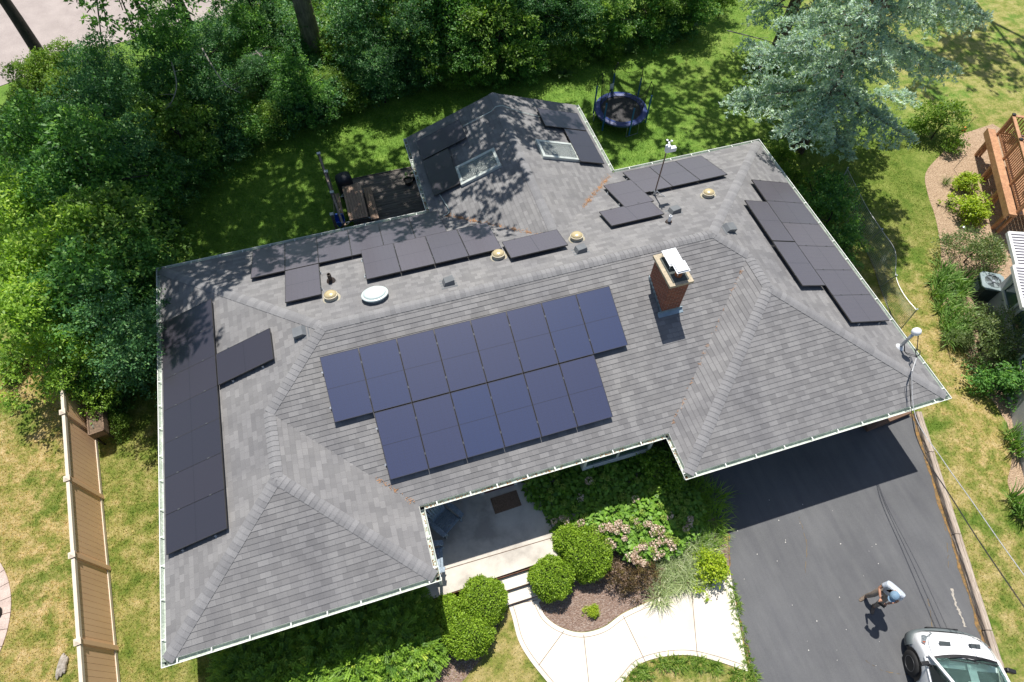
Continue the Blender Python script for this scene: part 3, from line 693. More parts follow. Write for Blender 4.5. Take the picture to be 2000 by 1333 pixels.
build('drip_loop',mb,CB,sm)
mb=MB(); mb.tube([(-.10,-.60,.44),(-.55,-.98,.47)],.022,6); build('cable_bundle',mb,CWH,sm)
ax_,ay_,az_=20.95,-10.62,3.42
def wire(name,pts,rad,mt,label,gr):
    mb=MB(); mb.tube(curve_pts(pts,10),rad,5); o=build(name,mb,mt); tag(o,label,'power line',gr); return o
wire('power_line',[(20.95,-10.6,sz+.45),(20.46,-11.8,3.05),(20.22,-13.13,3.25),(20.01,-14.28,3.52),(19.67,-16.2,3.95),(18.9,-20.5,5.1),(17.5,-28,7.6)],.012,CWH,'bare silver overhead power line running from the service mast over the driveway edge','overhead cables')
wire('power_line',[(20.85,-10.65,sz+.40),(20.44,-12.3,2.60),(20.16,-14.2,2.75),(19.80,-16.2,3.15),(19.0,-20.5,4.3),(17.6,-28,6.7)],.009,CB,'black overhead cable hanging just below the silver one at the driveway','overhead cables')
wire('power_line',[(20.90,-10.65,sz+.42),(20.50,-12.2,2.55),(20.30,-14.2,2.60),(19.98,-16.2,2.95),(19.2,-20.5,4.1),(17.8,-28,6.5)],.007,CB,'thinnest black cable of the three between service mast and driveway','overhead cables')
# ================================================================ ground and paving
def lawnmat(name,blade=False):
    m,t,b=nodes(name); co=coord(t,'pos'); sx=t.nodes.new('ShaderNodeSeparateXYZ'); t.links.new(co,sx.inputs[0]); X_,Y_=sx.outputs[0],sx.outputs[1]
    def mr(o,a,b_,c=0,d=1):
        n=t.nodes.new('ShaderNodeMapRange'); n.clamp=True
        for i,v in enumerate((a,b_,c,d)): n.inputs[i+1].default_value=v
        t.links.new(o,n.inputs[0]); return n.outputs[0]
    left=mth(t,'MULTIPLY',mr(X_,-2.2,-3.6),mr(Y_,3,0)); right=mr(X_,21,24); front=mr(Y_,-11.5,-12.5); backr=mr(Y_,6,1)
    right=mth(t,'MULTIPLY',right,mth(t,'MAXIMUM',mr(Y_,-2,-9,.12,1),mr(X_,30,34,0,.62)))
    dry=mth(t,'MAXIMUM',mth(t,'MAXIMUM',left,right),mth(t,'MULTIPLY',front,.8))
    n1=noise(t,co,.45,4,.6); n2=noise(t,co,1.7,6,.72); n3=noise(t,co,14,3,.7)
    base=ramp(t,n2,[(.3,(.080,.140,.020)),(.5,(.130,.200,.030)),(.72,(.21,.275,.05))])
    dryc=ramp(t,n2,[(.32,(.15,.19,.035)),(.44,(.27,.26,.07)),(.54,(.42,.33,.14)),(.68,(.58,.44,.25))])
    amt=mth(t,'MULTIPLY',dry,mr(mth(t,'ADD',mth(t,'MULTIPLY',n1,.6),mth(t,'MULTIPLY',n2,.4)),.385,.515),clamp=True)
    side=mth(t,'MULTIPLY',mr(X_,.4,-1.2),mr(Y_,-2,-6)); amt=mth(t,'MAXIMUM',amt,mth(t,'MULTIPLY',side,mr(n2,.25,.7,.15,.8)))
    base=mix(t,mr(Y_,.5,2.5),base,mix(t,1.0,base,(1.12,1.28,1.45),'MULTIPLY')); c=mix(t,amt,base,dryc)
    c=mix(t,1.0,c,ramp(t,n3,[(.25,(.62,.66,.6)),(.75,(1.3,1.28,1.2))]),'MULTIPLY')
    if blade: c=mix(t,1.0,c,(1.55,1.5,1.2),'MULTIPLY')
    t.links.new(c,b.inputs['Base Color']); b.inputs['Roughness'].default_value=.85 if not blade else .6; b.inputs['Specular IOR Level'].default_value=.15
    if not blade: bump(t,b,noise(t,co,35,4,.8),.8,.05)
    else:
        tr=t.nodes.new('ShaderNodeBsdfTranslucent'); t.links.new(c,tr.inputs[0]); ms=t.nodes.new('ShaderNodeMixShader'); ms.inputs[0].default_value=.42
        t.links.new(b.outputs[0],ms.inputs[1]); t.links.new(tr.outputs[0],ms.inputs[2]); t.links.new(ms.outputs[0],t.nodes['Material Output'].inputs[0])
    return m
LAWN=lawnmat('lawn'); BLADE=lawnmat('grass_blades',True)
def sheet(name,poly,z,mt,kind='structure',sub=0,parent=None):
    mb=MB(); mb.mesh([(p[0],p[1],z) for p in poly],tess(poly)); o=build(name,mb,mt,parent); 
    if kind: o['kind']=kind
    return o
gr=MB(); n=40
for i in range(n):
    for j in range(n):
        f=lambda k:(abs(k/n*2-1)**1.8*(1 if k/n*2-1>0 else -1))
        x0,x1=10+160*f(i),10+160*f(i+1); y0,y1=160*f(j),160*f(j+1)
        gr.face([(x0,y0,0),(x1,y0,0),(x1,y1,0),(x0,y1,0)])
o=build('ground',gr,LAWN); o['kind']='structure'
# driveway
def asphaltmat():
    m,t,b=nodes('asphalt'); co=coord(t,'pos'); n1=noise(t,co,.5,4,.6); n2=noise(t,co,110,2,.8); n3=noise(t,coord(t,'pos',(3,.35,1)),1.4,3)
    c=ramp(t,n1,[(.3,(.084,.086,.091)),(.7,(.114,.116,.121))])
    c=mix(t,1.0,c,ramp(t,n3,[(.3,(.88,.88,.9)),(.7,(1.1,1.1,1.08))]),'MULTIPLY'); c=mix(t,1.0,c,ramp(t,n2,[(.25,(.7,.7,.7)),(.75,(1.3,1.3,1.3))]),'MULTIPLY')
    t.links.new(c,b.inputs['Base Color']); b.inputs['Roughness'].default_value=.8; bump(t,b,n2,.4,.006); return m
ASP=asphaltmat()
dl=[gp(*q) for q in ((1395,960),(1420,1040),(1424,1130),(1440,1200),(1462,1290),(1472,1340))]
dl=[(14.6,-10.9,0),(14.85,-12.0,0)]+[(p[0]+rnd.uniform(-.02,.02),p[1],0) for p in dl[1:]]
ddir=Vector((20.75-22.93,-16.84+10.77,0)).normalized()
Rt=Vector((22.93,-10.95,0)); dr_=[Rt,Rt+ddir*6.3,Rt+ddir*12,Rt+ddir*26]
ll=Vector(dl[-1]); dl.append(tuple(ll+Vector((-.28,-.96,0))*12)); dl.append(tuple(ll+Vector((-.28,-.96,0))*22))
dpoly=[(p[0],p[1]) for p in dl]+[(p[0],p[1]) for p in reversed(dr_)]+[(22.0,-10.8),(HX-ov,yF+ov+.01)]
sheet('driveway',[(14.3,-10.8)]+dpoly,.012,ASP)
# rusty leaf litter along both edges of the driveway
RST=M('edge_litter',(.30,.17,.055),(.12,.09,.05),9,.95,kind='pos',fine=40)
def strip(name,pts,w0,z,mt,seed,lab,cat,kind='stuff',both=False):
    g=random.Random(seed); p=curve_pts([(q[0],q[1],0) for q in pts],10); mb=MB()
    L=[];Rr=[]
    for i,q in enumerate(p):
        dv=(p[min(i+1,len(p)-1)]-p[max(i-1,0)]).normalized(); nn=Vector((dv.y,-dv.x,0)); L.append(q+nn*w0*(.15+g.random())); Rr.append(q-nn*(w0*(.15+g.random()) if both else .02))
    for i in range(len(p)-1): mb.face([(Rr[i].x,Rr[i].y,z),(Rr[i+1].x,Rr[i+1].y,z),(L[i+1].x,L[i+1].y,z),(L[i].x,L[i].y,z)])
    o=build(name,mb,mt); tag(o,lab,cat,kind=kind); return o
strip('leaf_litter',dl[2:8],-.08,.018,RST,1,'rust coloured litter along the left edge of the asphalt','leaf litter')
strip('leaf_litter',[tuple(Rt+ddir*k) for k in (0,2,4,6,8,12)],.09,.018,RST,2,'rust coloured litter along the timber edging of the asphalt','leaf litter')
PT=M('patch_pale',(.42,.38,.32),(.30,.28,.25),20,.9,kind='pos')
strip('asphalt_scrape',[gp(1858,1150)[:2],gp(1866,1180)[:2],gp(1875,1200)[:2],gp(1885,1225)[:2]],.045,.017,PT,5,'pale scraped streak on the asphalt near the van','scrape',kind='stuff',both=True)
sp=MB(); g=random.Random(11)
for i in range(46):
    u=g.uniform(1440,1880); v=g.uniform(960,1330); q=gp(u,v)
    if q[0]>20.3-(-q[1]-11)*.3 or q[0]<14.8: continue
    s=g.uniform(.006,.016); sp.prism([(q[0]+s*math.cos(a)*g.uniform(.7,1.2),q[1]+s*math.sin(a)) for a in (0,1.2,2.5,3.8,5)],.013,.022)
tag(build('fallen_petals',sp,M('petal_white',(.7,.68,.62))),'tiny white petals scattered over the dark driveway','petals',kind='stuff')
ck=MB(); g=random.Random(31)
for q in (((1830,965),(1842,1010),(1850,1060),(1852,1110)),((1812,1170),(1822,1230),(1828,1300)),((1560,1010),(1575,1060),(1572,1120)),((1690,1290),(1730,1312),(1790,1320))):
    p_=curve_pts([gp(*a,.014) for a in q],9)
    for a,b_ in zip(p_,p_[1:]):
        if g.random()<.75: ck.bar(a+Vector((g.uniform(-.02,.02),0,0)),b_+Vector((g.uniform(-.02,.02),0,0)),g.uniform(.008,.02),.003)
tag(build('driveway_crack',ck,M('crack_fill',(.06,.055,.05),(.22,.15,.06),4,.9,kind='pos')),kind='structure')
# concrete porch, steps and walk
def concmat(name,c1,c2,st=(.5,.5,.5)):
    m,t,b=nodes(name); co=coord(t,'pos'); n1=noise(t,co,.9,5,.65); n2=noise(t,co,60,3,.7)
    c=ramp(t,n1,[(.36,st),(.50,c2),(.64,c1)]); c=mix(t,1.0,c,ramp(t,n2,[(.25,(.88,.88,.88)),(.75,(1.1,1.1,1.1))]),'MULTIPLY')
    t.links.new(c,b.inputs['Base Color']); b.inputs['Roughness'].default_value=.8; bump(t,b,n2,.25,.005); return m
CP=concmat('porch_concrete',(.60,.56,.49),(.52,.48,.42),(.36,.33,.29)); CW_=concmat('walk_concrete',(.72,.66,.57),(.68,.62,.53),(.60,.54,.46))
JT=M('joint_dark',(.16,.10,.06),(.10,.07,.05),10,.95,kind='pos'); RSR=M('riser_brown',(.16,.07,.045),(.10,.05,.03),10,.9,kind='pos')
porch=thing('porch','raised concrete front porch with two wide steps','porch',(8,-11,0))
mb=MB(); pz=.45
mb.prism([(5.82,-9.5),(14.2,-9.5),(14.2,-10.3),(10.3,-11.97),(5.95,-12.03),(5.82,-12.03)],0,pz-.001)
build('slab',mb,CP,porch,world=True)
mb=MB()
def jline(a,b,w=.02,z=pz+.002): mb.bar((a[0],a[1],z),(b[0],b[1],z),w,.003)
jline((5.9,-11.36),(10.35,-11.42)); jline((9.90,-9.55),(9.98,-11.95)); build('joint',mb,JT,porch,world=True)
mb=MB(); mb.box(5.95,10.1,-12.05,-12.032,.0,pz-.03); build('riser',mb,RSR,porch,world=True)
mb=MB(); mb.box(7.75,9.4,-12.40,-12.05,0,.30); mb.box(7.80,9.45,-12.76,-12.40,0,.15); build('steps',mb,CW_,porch,world=True,bevel=.012)
mb=MB(); mb.box(7.76,9.39,-12.412,-12.402,.155,.27); mb.box(7.81,9.44,-12.772,-12.762,.0,.12); build('riser',mb,RSR,porch,world=True)
wl=[gp(*q)[:2] for q in ((985,1160),(1000,1205),(1012,1250),(1035,1290),(1075,1340))]
inner=[gp(*q)[:2] for q in ((1052,1178),(1066,1205),(1095,1226),(1135,1236),(1178,1226),(1215,1200),(1262,1178),(1330,1152),(1395,1128),(1426,1122))]
outer_=[gp(*q)[:2] for q in ((1170,1375),(1215,1333),(1245,1300),(1290,1284),(1345,1280),(1400,1292),(1460,1312))]
inner_s=[(p.x,p.y) for p in curve_pts([(a,b,0) for a,b in inner],5)]
outer_s=[(p.x,p.y) for p in curve_pts([(a,b,0) for a,b in outer_],5)]
wl_s=[(p.x,p.y) for p in curve_pts([(a,b,0) for a,b in wl],5)]
wpoly=[(9.45,-12.7),(7.8,-12.7)]+wl_s[2:]+[(8.0,-18),(8.4,-22),(10.2,-22),(9.6,-17.5)]+outer_s[1:]+list(reversed(inner_s))
mb=MB(); mb.prism(wpoly,0,.03); o=build('walkway',mb,CW_); o['kind']='structure'
mb=MB()
def jl(a,b,w=.016): mb.bar((a[0],a[1],.032),(b[0],b[1],.032),w,.003)
P_=lambda u,v:gp(u,v,.03)
for a,b in (((1102,1232),(1052,1300)),((1140,1240),(1150,1333)),((1217,1203),(1262,1296)),((1350,1147),(1362,1282)),((990,1183),(1050,1172))): jl(P_(*a),P_(*b))
def off(pts,dd):
    out=[]
    for i,p in enumerate(pts):
        a=Vector(pts[max(i-1,0)]);b=Vector(pts[min(i+1,len(pts)-1)]); t_=(b-a).normalized(); out.append((p[0]+t_.y*dd,p[1]-t_.x*dd))
    return out
for pts in (off(inner_s,.12),off(outer_s,-.12),off(wl_s[2:],-.12)):
    for a,b in zip(pts,pts[1:]): jl(a,b,.012)
tag(build('walkway_joint',mb,JT),kind='structure')
# mulch beds
def mulchmat(name,c1,c2,c3):
    m,t,b=nodes(name); co=coord(t,'pos'); v=t.nodes.new('ShaderNodeTexVoronoi'); v.inputs['Scale'].default_value=22; t.links.new(coord(t,'pos',(1,2.2,1)),v.inputs['Vector'])
    sx=t.nodes.new('ShaderNodeSeparateColor'); t.links.new(v.outputs['Color'],sx.inputs[0]); c=ramp(t,sx.outputs[0],[(0,c1),(.5,c2),(1,c3)])
    t.links.new(c,b.inputs['Base Color']); b.inputs['Roughness'].default_value=.95; bump(t,b,v.outputs['Distance'],.9,.03); return m
ML1=mulchmat('mulch_tan',(.54,.40,.27),(.42,.295,.19),(.30,.20,.125)); ML2=mulchmat('mulch_brown',(.30,.21,.16),(.19,.12,.09),(.38,.30,.25))
sheet('mulch_bed',[(9.2,-12.7)]+[(x,y+.02) for x,y in inner_s]+[(14.9,-13.2),(14.9,-10.8),(14.2,-9.6),(10.0,-9.6),(10.0,-12.0)],.008,ML2)
sheet('mulch_bed',[(.8,-11.3),(5.9,-11.3),(5.9,-12.0),(7.9,-12.0),(7.85,-12.9),(7.4,-13.6),(6.4,-14.2),(4.2,-14.7),(1.2,-14.6),(.5,-13)],.008,ML2)
mbed=[gp(*q)[:2] for q in ((1880,262),(1840,300),(1808,338),(1812,380),(1828,430),(1838,500),(1828,545),(1838,590),(1858,640),(1885,690),(1905,730),(1925,765),(1950,800),(1975,850),(1975,905),(1968,945),(1990,990),(2010,1030))]
mbs=[(p.x,p.y) for p in curve_pts([(a,b,0) for a,b in mbed],5)]
sheet('mulch_bed',mbs+[(26.5,-17),(34,-14),(36.5,-2),(35.6,0.6)],.008,ML1)
# road behind the trees
sheet('road',[(-60,6),(-9.5,15.6),(-3,18.1),(5,19.6),(30,27),(60,34),(60,44),(30,37),(0,29),(-60,17)],.02,M('road_asphalt',(.40,.345,.32),(.34,.29,.27),1.2,.9,kind='pos',fine=60))
# round paver patio at the left edge
c=Vector((-8.3,-8.85,0)); mb=MB()
for ri,(r0,r1,nn_) in enumerate(((0.05,.9,10),(.92,1.7,20),(1.72,2.45,30),(2.47,2.95,42))):
    for k in range(nn_):
        a0=(k+.02)/nn_*6.283; a1=(k+.98)/nn_*6.283; am=(a0+a1)/2
        pl=[(c.x+r*math.cos(a),c.y+r*math.sin(a)) for r,a in ((r0,a0),(r1,a0),(r1,am),(r1,a1),(r0,a1),(r0,am))]
        mb.prism(pl,0,.03+rnd.uniform(0,.004),0,rnd.random())
mb.prism([(c.x+2.93*math.cos(a),c.y+2.93*math.sin(a)) for a in [i*.1309 for i in range(48)]],0,.02,1)
o=build('paver_patio',mb,[M('paver_pink',(.55,.44,.38),(.45,.35,.30),3,.85,kind='pos',fine=50),JT]); o['kind']='structure'
# ---------------------------------------------------------------- grass blades
rg=np.random.default_rng(4)
def inside(poly,x,y):
    p=np.array(poly); r=np.zeros(len(x),bool); n=len(p)
    for i in range(n):
        x0,y0=p[i];x1,y1=p[(i+1)%n]
        c=((y0>y)!=(y1>y)); xi=(x1-x0)*(y-y0)/((y1-y0) if y1!=y0 else 1e-9)+x0; r^=c&(x<xi)
    return r
def blades(n,x0,x1,y0,y1):
    x=rg.uniform(x0,x1,n); y=rg.uniform(y0,y1,n)
    k=np.ones(n,bool)
    for poly in ([(p[0],p[1]) for p in [(14.3,-10.8)]+dpoly],wpoly,[(p[0],p[1]) for p in outline_in],mbs+[(26.5,-17),(34,-14),(36.5,-2),(35.6,0.6)],[(-60,6),(-9.5,15.6),(-3,18.1),(5,19.6),(30,27),(60,34),(60,44),(-60,44)],[(5.7,-9.5),(14.5,-9.5),(14.9,-13.5),(9.2,-14.2),(9,-12.6),(5.7,-12.0)],[(6.4,2.3),(9.4,2.3),(9.4,5),(6.4,5)]):
        k&=~inside(poly,x,y)
    k&=(x-c.x)**2+(y-c.y)**2>2.95**2
    return x[k],y[k]
outline_in=[(ov,-ov),(ov,yB+ov),(xC-ov,yB+ov),(xC-ov,yD+ov),(xE+ov,yD+ov),(xE+ov,yF+ov),(HX-ov,yF+ov),(HX-ov,-ov),(xI-ov,-ov),(xI-ov,yK),(xJ+ov,yK),(xJ+ov,-ov)]
xs=[];ys=[]
for a in ((90000,-8,0.6,-15,0),(70000,-2,12,0,12),(75000,12,32,0,13),(60000,21,30,-18,0),(9000,28,46,-2,12),(14000,5,14.5,-17.5,-12.5)):
    x,y=blades(*a); xs.append(x);ys.append(y)
x=np.concatenate(xs);y=np.concatenate(ys);n=len(x)
D=rg.normal(size=(n,3))*[.55,.55,0]+[0,0,1]; U=unit(rg,n)
ls=rg.uniform(.025,.065,n)*np.where((x<21)&(y>0),1.7,1)
me=leaf_mesh('grass_blades',np.stack([x,y,np.zeros(n)],1),D,U,ls,rg.uniform(.012,.028,n),rg.random(n),BLADE)
gs=link('grass',me); tag(gs,'short lawn grass, lush behind the house and dry in patches in front','grass',kind='stuff')
# ================================================================ plants
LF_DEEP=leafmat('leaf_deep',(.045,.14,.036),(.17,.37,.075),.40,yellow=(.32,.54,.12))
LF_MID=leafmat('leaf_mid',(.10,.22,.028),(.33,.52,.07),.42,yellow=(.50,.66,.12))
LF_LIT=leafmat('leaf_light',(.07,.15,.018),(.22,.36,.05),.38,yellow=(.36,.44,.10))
LF_BOX=leafmat('leaf_box',(.10,.20,.012),(.31,.47,.04),.25,yellow=(.42,.56,.07))
LF_LIME=leafmat('leaf_lime',(.17,.28,.012),(.42,.54,.03),.3,yellow=(.5,.55,.06))
LF_YEW=leafmat('leaf_yew',(.06,.15,.02),(.25,.42,.045),.25,yellow=(.50,.62,.09))
LF_GREY=leafmat('leaf_soft',(.08,.13,.04),(.24,.32,.12),.3,yellow=(.30,.34,.15))
LF_WINE=leafmat('leaf_wine',(.06,.05,.025),(.17,.11,.05),.25,yellow=(.22,.17,.06))
LF_VAR=leafmat('leaf_variegated',(.20,.30,.09),(.55,.62,.36),.3,yellow=(.85,.85,.62))
LF_HYD=leafmat('leaf_hydrangea',(.07,.17,.018),(.25,.46,.055),.28,yellow=(.22,.36,.05))
LF_SPR=leafmat('needle_blue',(.20,.31,.28),(.52,.67,.60),.32,.6,yellow=(.74,.86,.80))
LF_IRIS=leafmat('leaf_iris',(.07,.17,.03),(.27,.44,.11),.25,yellow=(.35,.45,.14))
LF_COOL=leafmat('leaf_cool',(.032,.11,.045),(.13,.30,.105),.38,.45,yellow=(.25,.44,.15))
LF_WARM=leafmat('leaf_warm',(.07,.15,.025),(.23,.39,.065),.40,yellow=(.40,.54,.12))
BARK=M('bark_grey',(.26,.22,.19),(.13,.105,.09),7,.9,bmp=.6,stretch=(1,1,.25),fine=30)
BARKD=M('bark_dark',(.05,.04,.033),(.022,.018,.015),7,.9,bmp=.6,stretch=(1,1,.25))
TWIG=M('dead_twig',(.36,.33,.28),(.22,.2,.17),8,.85)
def stem_mesh(name,seed,h,r,rad,mt,nb=5,lean=(0,0)):
    g=random.Random(seed); mb=MB(); pts=[(lean[0]*t*t*h+g.uniform(-.04,.04)*h*t,lean[1]*t*t*h+g.uniform(-.04,.04)*h*t,h*.85*t-.1*(t==0)) for t in (0,.25,.5,.75,1)]
    mb.tube(curve_pts(pts,3),[rad*(1-.8*k/12) for k in range(13)],8)
    for k in range(nb):
        t=.25+.6*k/nb; a=g.uniform(0,6.28); b=Vector((lean[0]*t*t*h,lean[1]*t*t*h,h*.85*t)); L=r*g.uniform(.55,.9)
        mb.tube([b,b+Vector((math.cos(a)*L*.5,math.sin(a)*L*.5,L*.35)),b+Vector((math.cos(a)*L,math.sin(a)*L,L*.5))],[rad*.45,rad*.3,rad*.1],6)
    return mesh_of(mb,mt,name)
def bush(key,seed,h,r,n,per,L,W,mt,rad=.05,flat=.75,low=.25,rb=(.35,.6),up=.5,nb=4,tvar=.25,stem=True,**k):
    cr=crown(key+'_crown',seed,blobs_for(seed,h,r,n,rb,flat,low),per,L,W,mt,up,tvar,**k)
    parts=[('crown',cr)]
    if stem: parts.append(('trunk' if rad>.045 else 'stem',stem_mesh(key+'_stem',seed,h,r,rad,BARKD,nb)))
    return parts
PB={}
for i in range(3): PB['under%d'%i]=bush('undergrowth',20+i,2.0,1.6,16,(800,640,1000)[i],(.12,.15,.10)[i],(.07,.09,.05)[i],(LF_DEEP,LF_COOL,LF_WARM)[i],.04,low=.3)
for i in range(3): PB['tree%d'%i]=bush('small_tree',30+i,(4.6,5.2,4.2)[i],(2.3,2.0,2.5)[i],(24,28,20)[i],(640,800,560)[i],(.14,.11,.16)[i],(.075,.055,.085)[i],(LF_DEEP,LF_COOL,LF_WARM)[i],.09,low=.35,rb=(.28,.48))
for i in range(2): PB['lit%d'%i]=bush('sunlit_tone_tree',40+i,4.4,2.2,24,700,.14,.075,LF_MID,.08,low=.35,rb=(.28,.48))  # paler leaf colour stands in for sunlight on these crowns
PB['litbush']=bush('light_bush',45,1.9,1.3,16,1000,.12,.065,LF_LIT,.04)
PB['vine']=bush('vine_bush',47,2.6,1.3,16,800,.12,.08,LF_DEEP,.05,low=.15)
g=random.Random(21)
kinds={'u':('undergrowth_shrub','shrub'),'t':('understory_tree','tree'),'l':('leafy_tree','tree'),'b':('light_shrub','shrub')}
def plant(key,nm,label,cat,u,v,zc,sc=1,grp=None,drop=None,sq=1):
    """u,v: where the crown centre shows; zc its height above ground"""
    x,y,_=gp(u,v,zc); return inst(PB[key],nm,label,cat,(x,y,0),g.uniform(0,6.28),(sc,sc,sc*sq),grp)
UG='undergrowth of the thicket'; TG='trees of the thicket'
lab_u='dark leafy undergrowth shrub in the shaded thicket behind the lawn'
lab_t='dark green understory tree in the dense shaded thicket behind the lawn'
# the mass at the left, over the fence
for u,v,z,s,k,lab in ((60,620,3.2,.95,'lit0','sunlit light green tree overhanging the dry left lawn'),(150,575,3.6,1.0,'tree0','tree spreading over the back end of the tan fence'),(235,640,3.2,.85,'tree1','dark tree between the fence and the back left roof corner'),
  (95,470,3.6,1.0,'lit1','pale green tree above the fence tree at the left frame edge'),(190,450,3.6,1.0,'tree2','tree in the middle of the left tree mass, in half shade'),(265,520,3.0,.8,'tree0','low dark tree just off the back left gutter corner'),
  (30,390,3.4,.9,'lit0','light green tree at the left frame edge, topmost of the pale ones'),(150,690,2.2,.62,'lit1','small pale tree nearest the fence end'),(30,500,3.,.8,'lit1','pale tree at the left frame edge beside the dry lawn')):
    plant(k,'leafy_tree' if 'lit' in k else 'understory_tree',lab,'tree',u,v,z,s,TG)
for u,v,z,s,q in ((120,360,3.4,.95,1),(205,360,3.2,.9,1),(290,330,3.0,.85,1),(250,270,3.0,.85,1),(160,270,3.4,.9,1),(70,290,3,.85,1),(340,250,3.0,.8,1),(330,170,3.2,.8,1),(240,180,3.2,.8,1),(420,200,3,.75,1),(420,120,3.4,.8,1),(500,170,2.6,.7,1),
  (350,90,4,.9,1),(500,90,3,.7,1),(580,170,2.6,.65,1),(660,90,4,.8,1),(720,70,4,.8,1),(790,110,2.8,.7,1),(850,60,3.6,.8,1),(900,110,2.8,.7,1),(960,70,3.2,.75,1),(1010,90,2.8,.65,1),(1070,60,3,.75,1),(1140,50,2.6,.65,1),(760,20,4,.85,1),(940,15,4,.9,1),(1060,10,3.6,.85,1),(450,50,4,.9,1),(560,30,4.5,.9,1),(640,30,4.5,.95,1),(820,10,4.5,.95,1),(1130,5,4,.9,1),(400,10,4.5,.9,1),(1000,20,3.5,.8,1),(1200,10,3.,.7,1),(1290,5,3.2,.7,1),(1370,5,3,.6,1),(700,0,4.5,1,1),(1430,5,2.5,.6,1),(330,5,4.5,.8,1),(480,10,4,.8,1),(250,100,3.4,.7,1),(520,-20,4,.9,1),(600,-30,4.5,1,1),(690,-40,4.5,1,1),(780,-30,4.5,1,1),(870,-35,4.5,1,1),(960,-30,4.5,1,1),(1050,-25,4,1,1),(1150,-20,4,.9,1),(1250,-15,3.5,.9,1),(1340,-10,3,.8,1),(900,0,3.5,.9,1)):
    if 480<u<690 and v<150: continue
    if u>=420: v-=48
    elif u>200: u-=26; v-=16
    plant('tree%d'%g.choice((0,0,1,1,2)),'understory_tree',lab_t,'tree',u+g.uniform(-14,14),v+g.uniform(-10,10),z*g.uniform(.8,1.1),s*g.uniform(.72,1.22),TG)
for u,v,z,s in ((300,440,1.0,.62),(330,400,1.1,.7),(360,350,1.1,.75),(400,310,1.2,.8),(430,270,1.2,.8),(470,250,1.2,.8),(520,235,1.2,.75),(560,215,1.2,.75),(600,205,1.1,.75),(640,195,1.1,.7),(680,180,1.1,.7),(720,160,1.2,.7),(760,150,1.0,.7),(800,145,1.1,.65),(845,140,1.1,.65),(890,140,1.1,.65),(935,135,1.1,.6),(980,130,1.1,.6),(1030,125,1.1,.6),(1080,110,1.1,.6),(1120,90,1.1,.6),
   (60,210,2,.8),(200,120,1.8,.8),(330,300,1.5,.8),(260,400,1.5,.8),(210,560,1.3,.7),(270,610,1.2,.8),(280,690,1.0,.5),(245,735,.8,.55),(215,775,.6,.45),(545,150,1.4,.7),(620,150,1.4,.7),(700,120,1.4,.7),(760,95,1.4,.7),(1000,60,1.5,.7),
   (1180,60,1.2,.65),(1220,30,1.4,.7),(1270,40,1.3,.7),(1310,15,1.5,.7),(1350,20,1.3,.6),(1180,10,1.6,.8),(450,50,1.6,.6),(500,35,1.6,.8),(570,10,1.8,.9),(565,50,1.5,.75),(650,55,1.5,.8),(660,10,1.8,.9),(600,-20,1.8,1),(540,-30,2,1),(510,80,1.3,.7),(575,100,1.2,.7),(680,-20,2,1),(700,40,1.5,.8),(480,5,1.8,.9),(660,95,1.3,.7),(590,135,1.1,.6),(640,40,1.6,.8),(560,60,1.5,.8),(720,30,1.4,.7)):
    if 420<=u<1150 and v>90: v-=14
    elif 230<u<420 and v>200: u-=22; v-=8
    plant('under%d'%g.randrange(3),'undergrowth_shrub',lab_u,'shrub',u,v,z,s,UG)
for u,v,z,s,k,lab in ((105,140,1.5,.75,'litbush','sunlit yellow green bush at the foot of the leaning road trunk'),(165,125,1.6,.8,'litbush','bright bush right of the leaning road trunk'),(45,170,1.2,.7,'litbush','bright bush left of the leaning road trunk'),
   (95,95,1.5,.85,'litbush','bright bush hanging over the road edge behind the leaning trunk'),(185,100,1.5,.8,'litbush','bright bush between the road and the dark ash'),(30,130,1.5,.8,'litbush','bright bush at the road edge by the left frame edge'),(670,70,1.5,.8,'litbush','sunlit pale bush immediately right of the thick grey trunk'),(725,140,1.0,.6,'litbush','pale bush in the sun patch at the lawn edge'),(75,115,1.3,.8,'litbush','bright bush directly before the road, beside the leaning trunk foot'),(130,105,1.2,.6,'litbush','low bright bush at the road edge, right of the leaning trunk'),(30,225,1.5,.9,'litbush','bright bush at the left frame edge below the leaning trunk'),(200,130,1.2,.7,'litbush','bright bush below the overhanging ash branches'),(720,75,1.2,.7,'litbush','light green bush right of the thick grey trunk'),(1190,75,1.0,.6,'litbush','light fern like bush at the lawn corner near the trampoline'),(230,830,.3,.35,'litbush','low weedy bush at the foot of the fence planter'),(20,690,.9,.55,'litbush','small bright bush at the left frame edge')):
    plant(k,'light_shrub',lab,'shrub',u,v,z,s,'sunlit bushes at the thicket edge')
# between the house and the spruce
for u,v,z,s,k,lab in ((1625,420,1.4,.85,'vine','dark vine covered bush against the right gutter, in the middle of three'),(1600,365,1.5,.8,'vine','dark bush under the spruce by the back right roof corner'),(1655,480,1.0,.6,'vine','lowest dark bush along the right gutter'),(1560,335,1.2,.6,'litbush','light leafy bush at the back right roof corner'),
    (1500,110,.8,.6,'litbush','small bush left of the spruce on the back lawn'),(1845,235,1.0,.9,'litbush','round bright bush under the right edge of the spruce'),(1530,300,.9,.55,'litbush','low bush left of the spruce trunk'),
    (1915,480,1.0,.90,'soft','airy green shrub left of the metal awning'),(1950,655,1.0,1.0,'soft','airy green shrub below the air conditioner'),(1885,655,.6,.4,'soft','small airy shrub at the mulch edge'),):
    if k=='soft' and 'soft' not in PB: PB['soft']=bush('soft_shrub',51,1.5,1.3,20,1250,.10,.042,LF_GREY,.035,low=.2,up=.3,rb=(.3,.5))
    plant(k,'garden_shrub',lab,'shrub',u,v,z,s,'shrubs right of the house')
PB['rhodo']=bush('rhododendron',53,1.5,1.15,16,1000,.14,.065,LF_DEEP,.04,low=.2,up=.55)
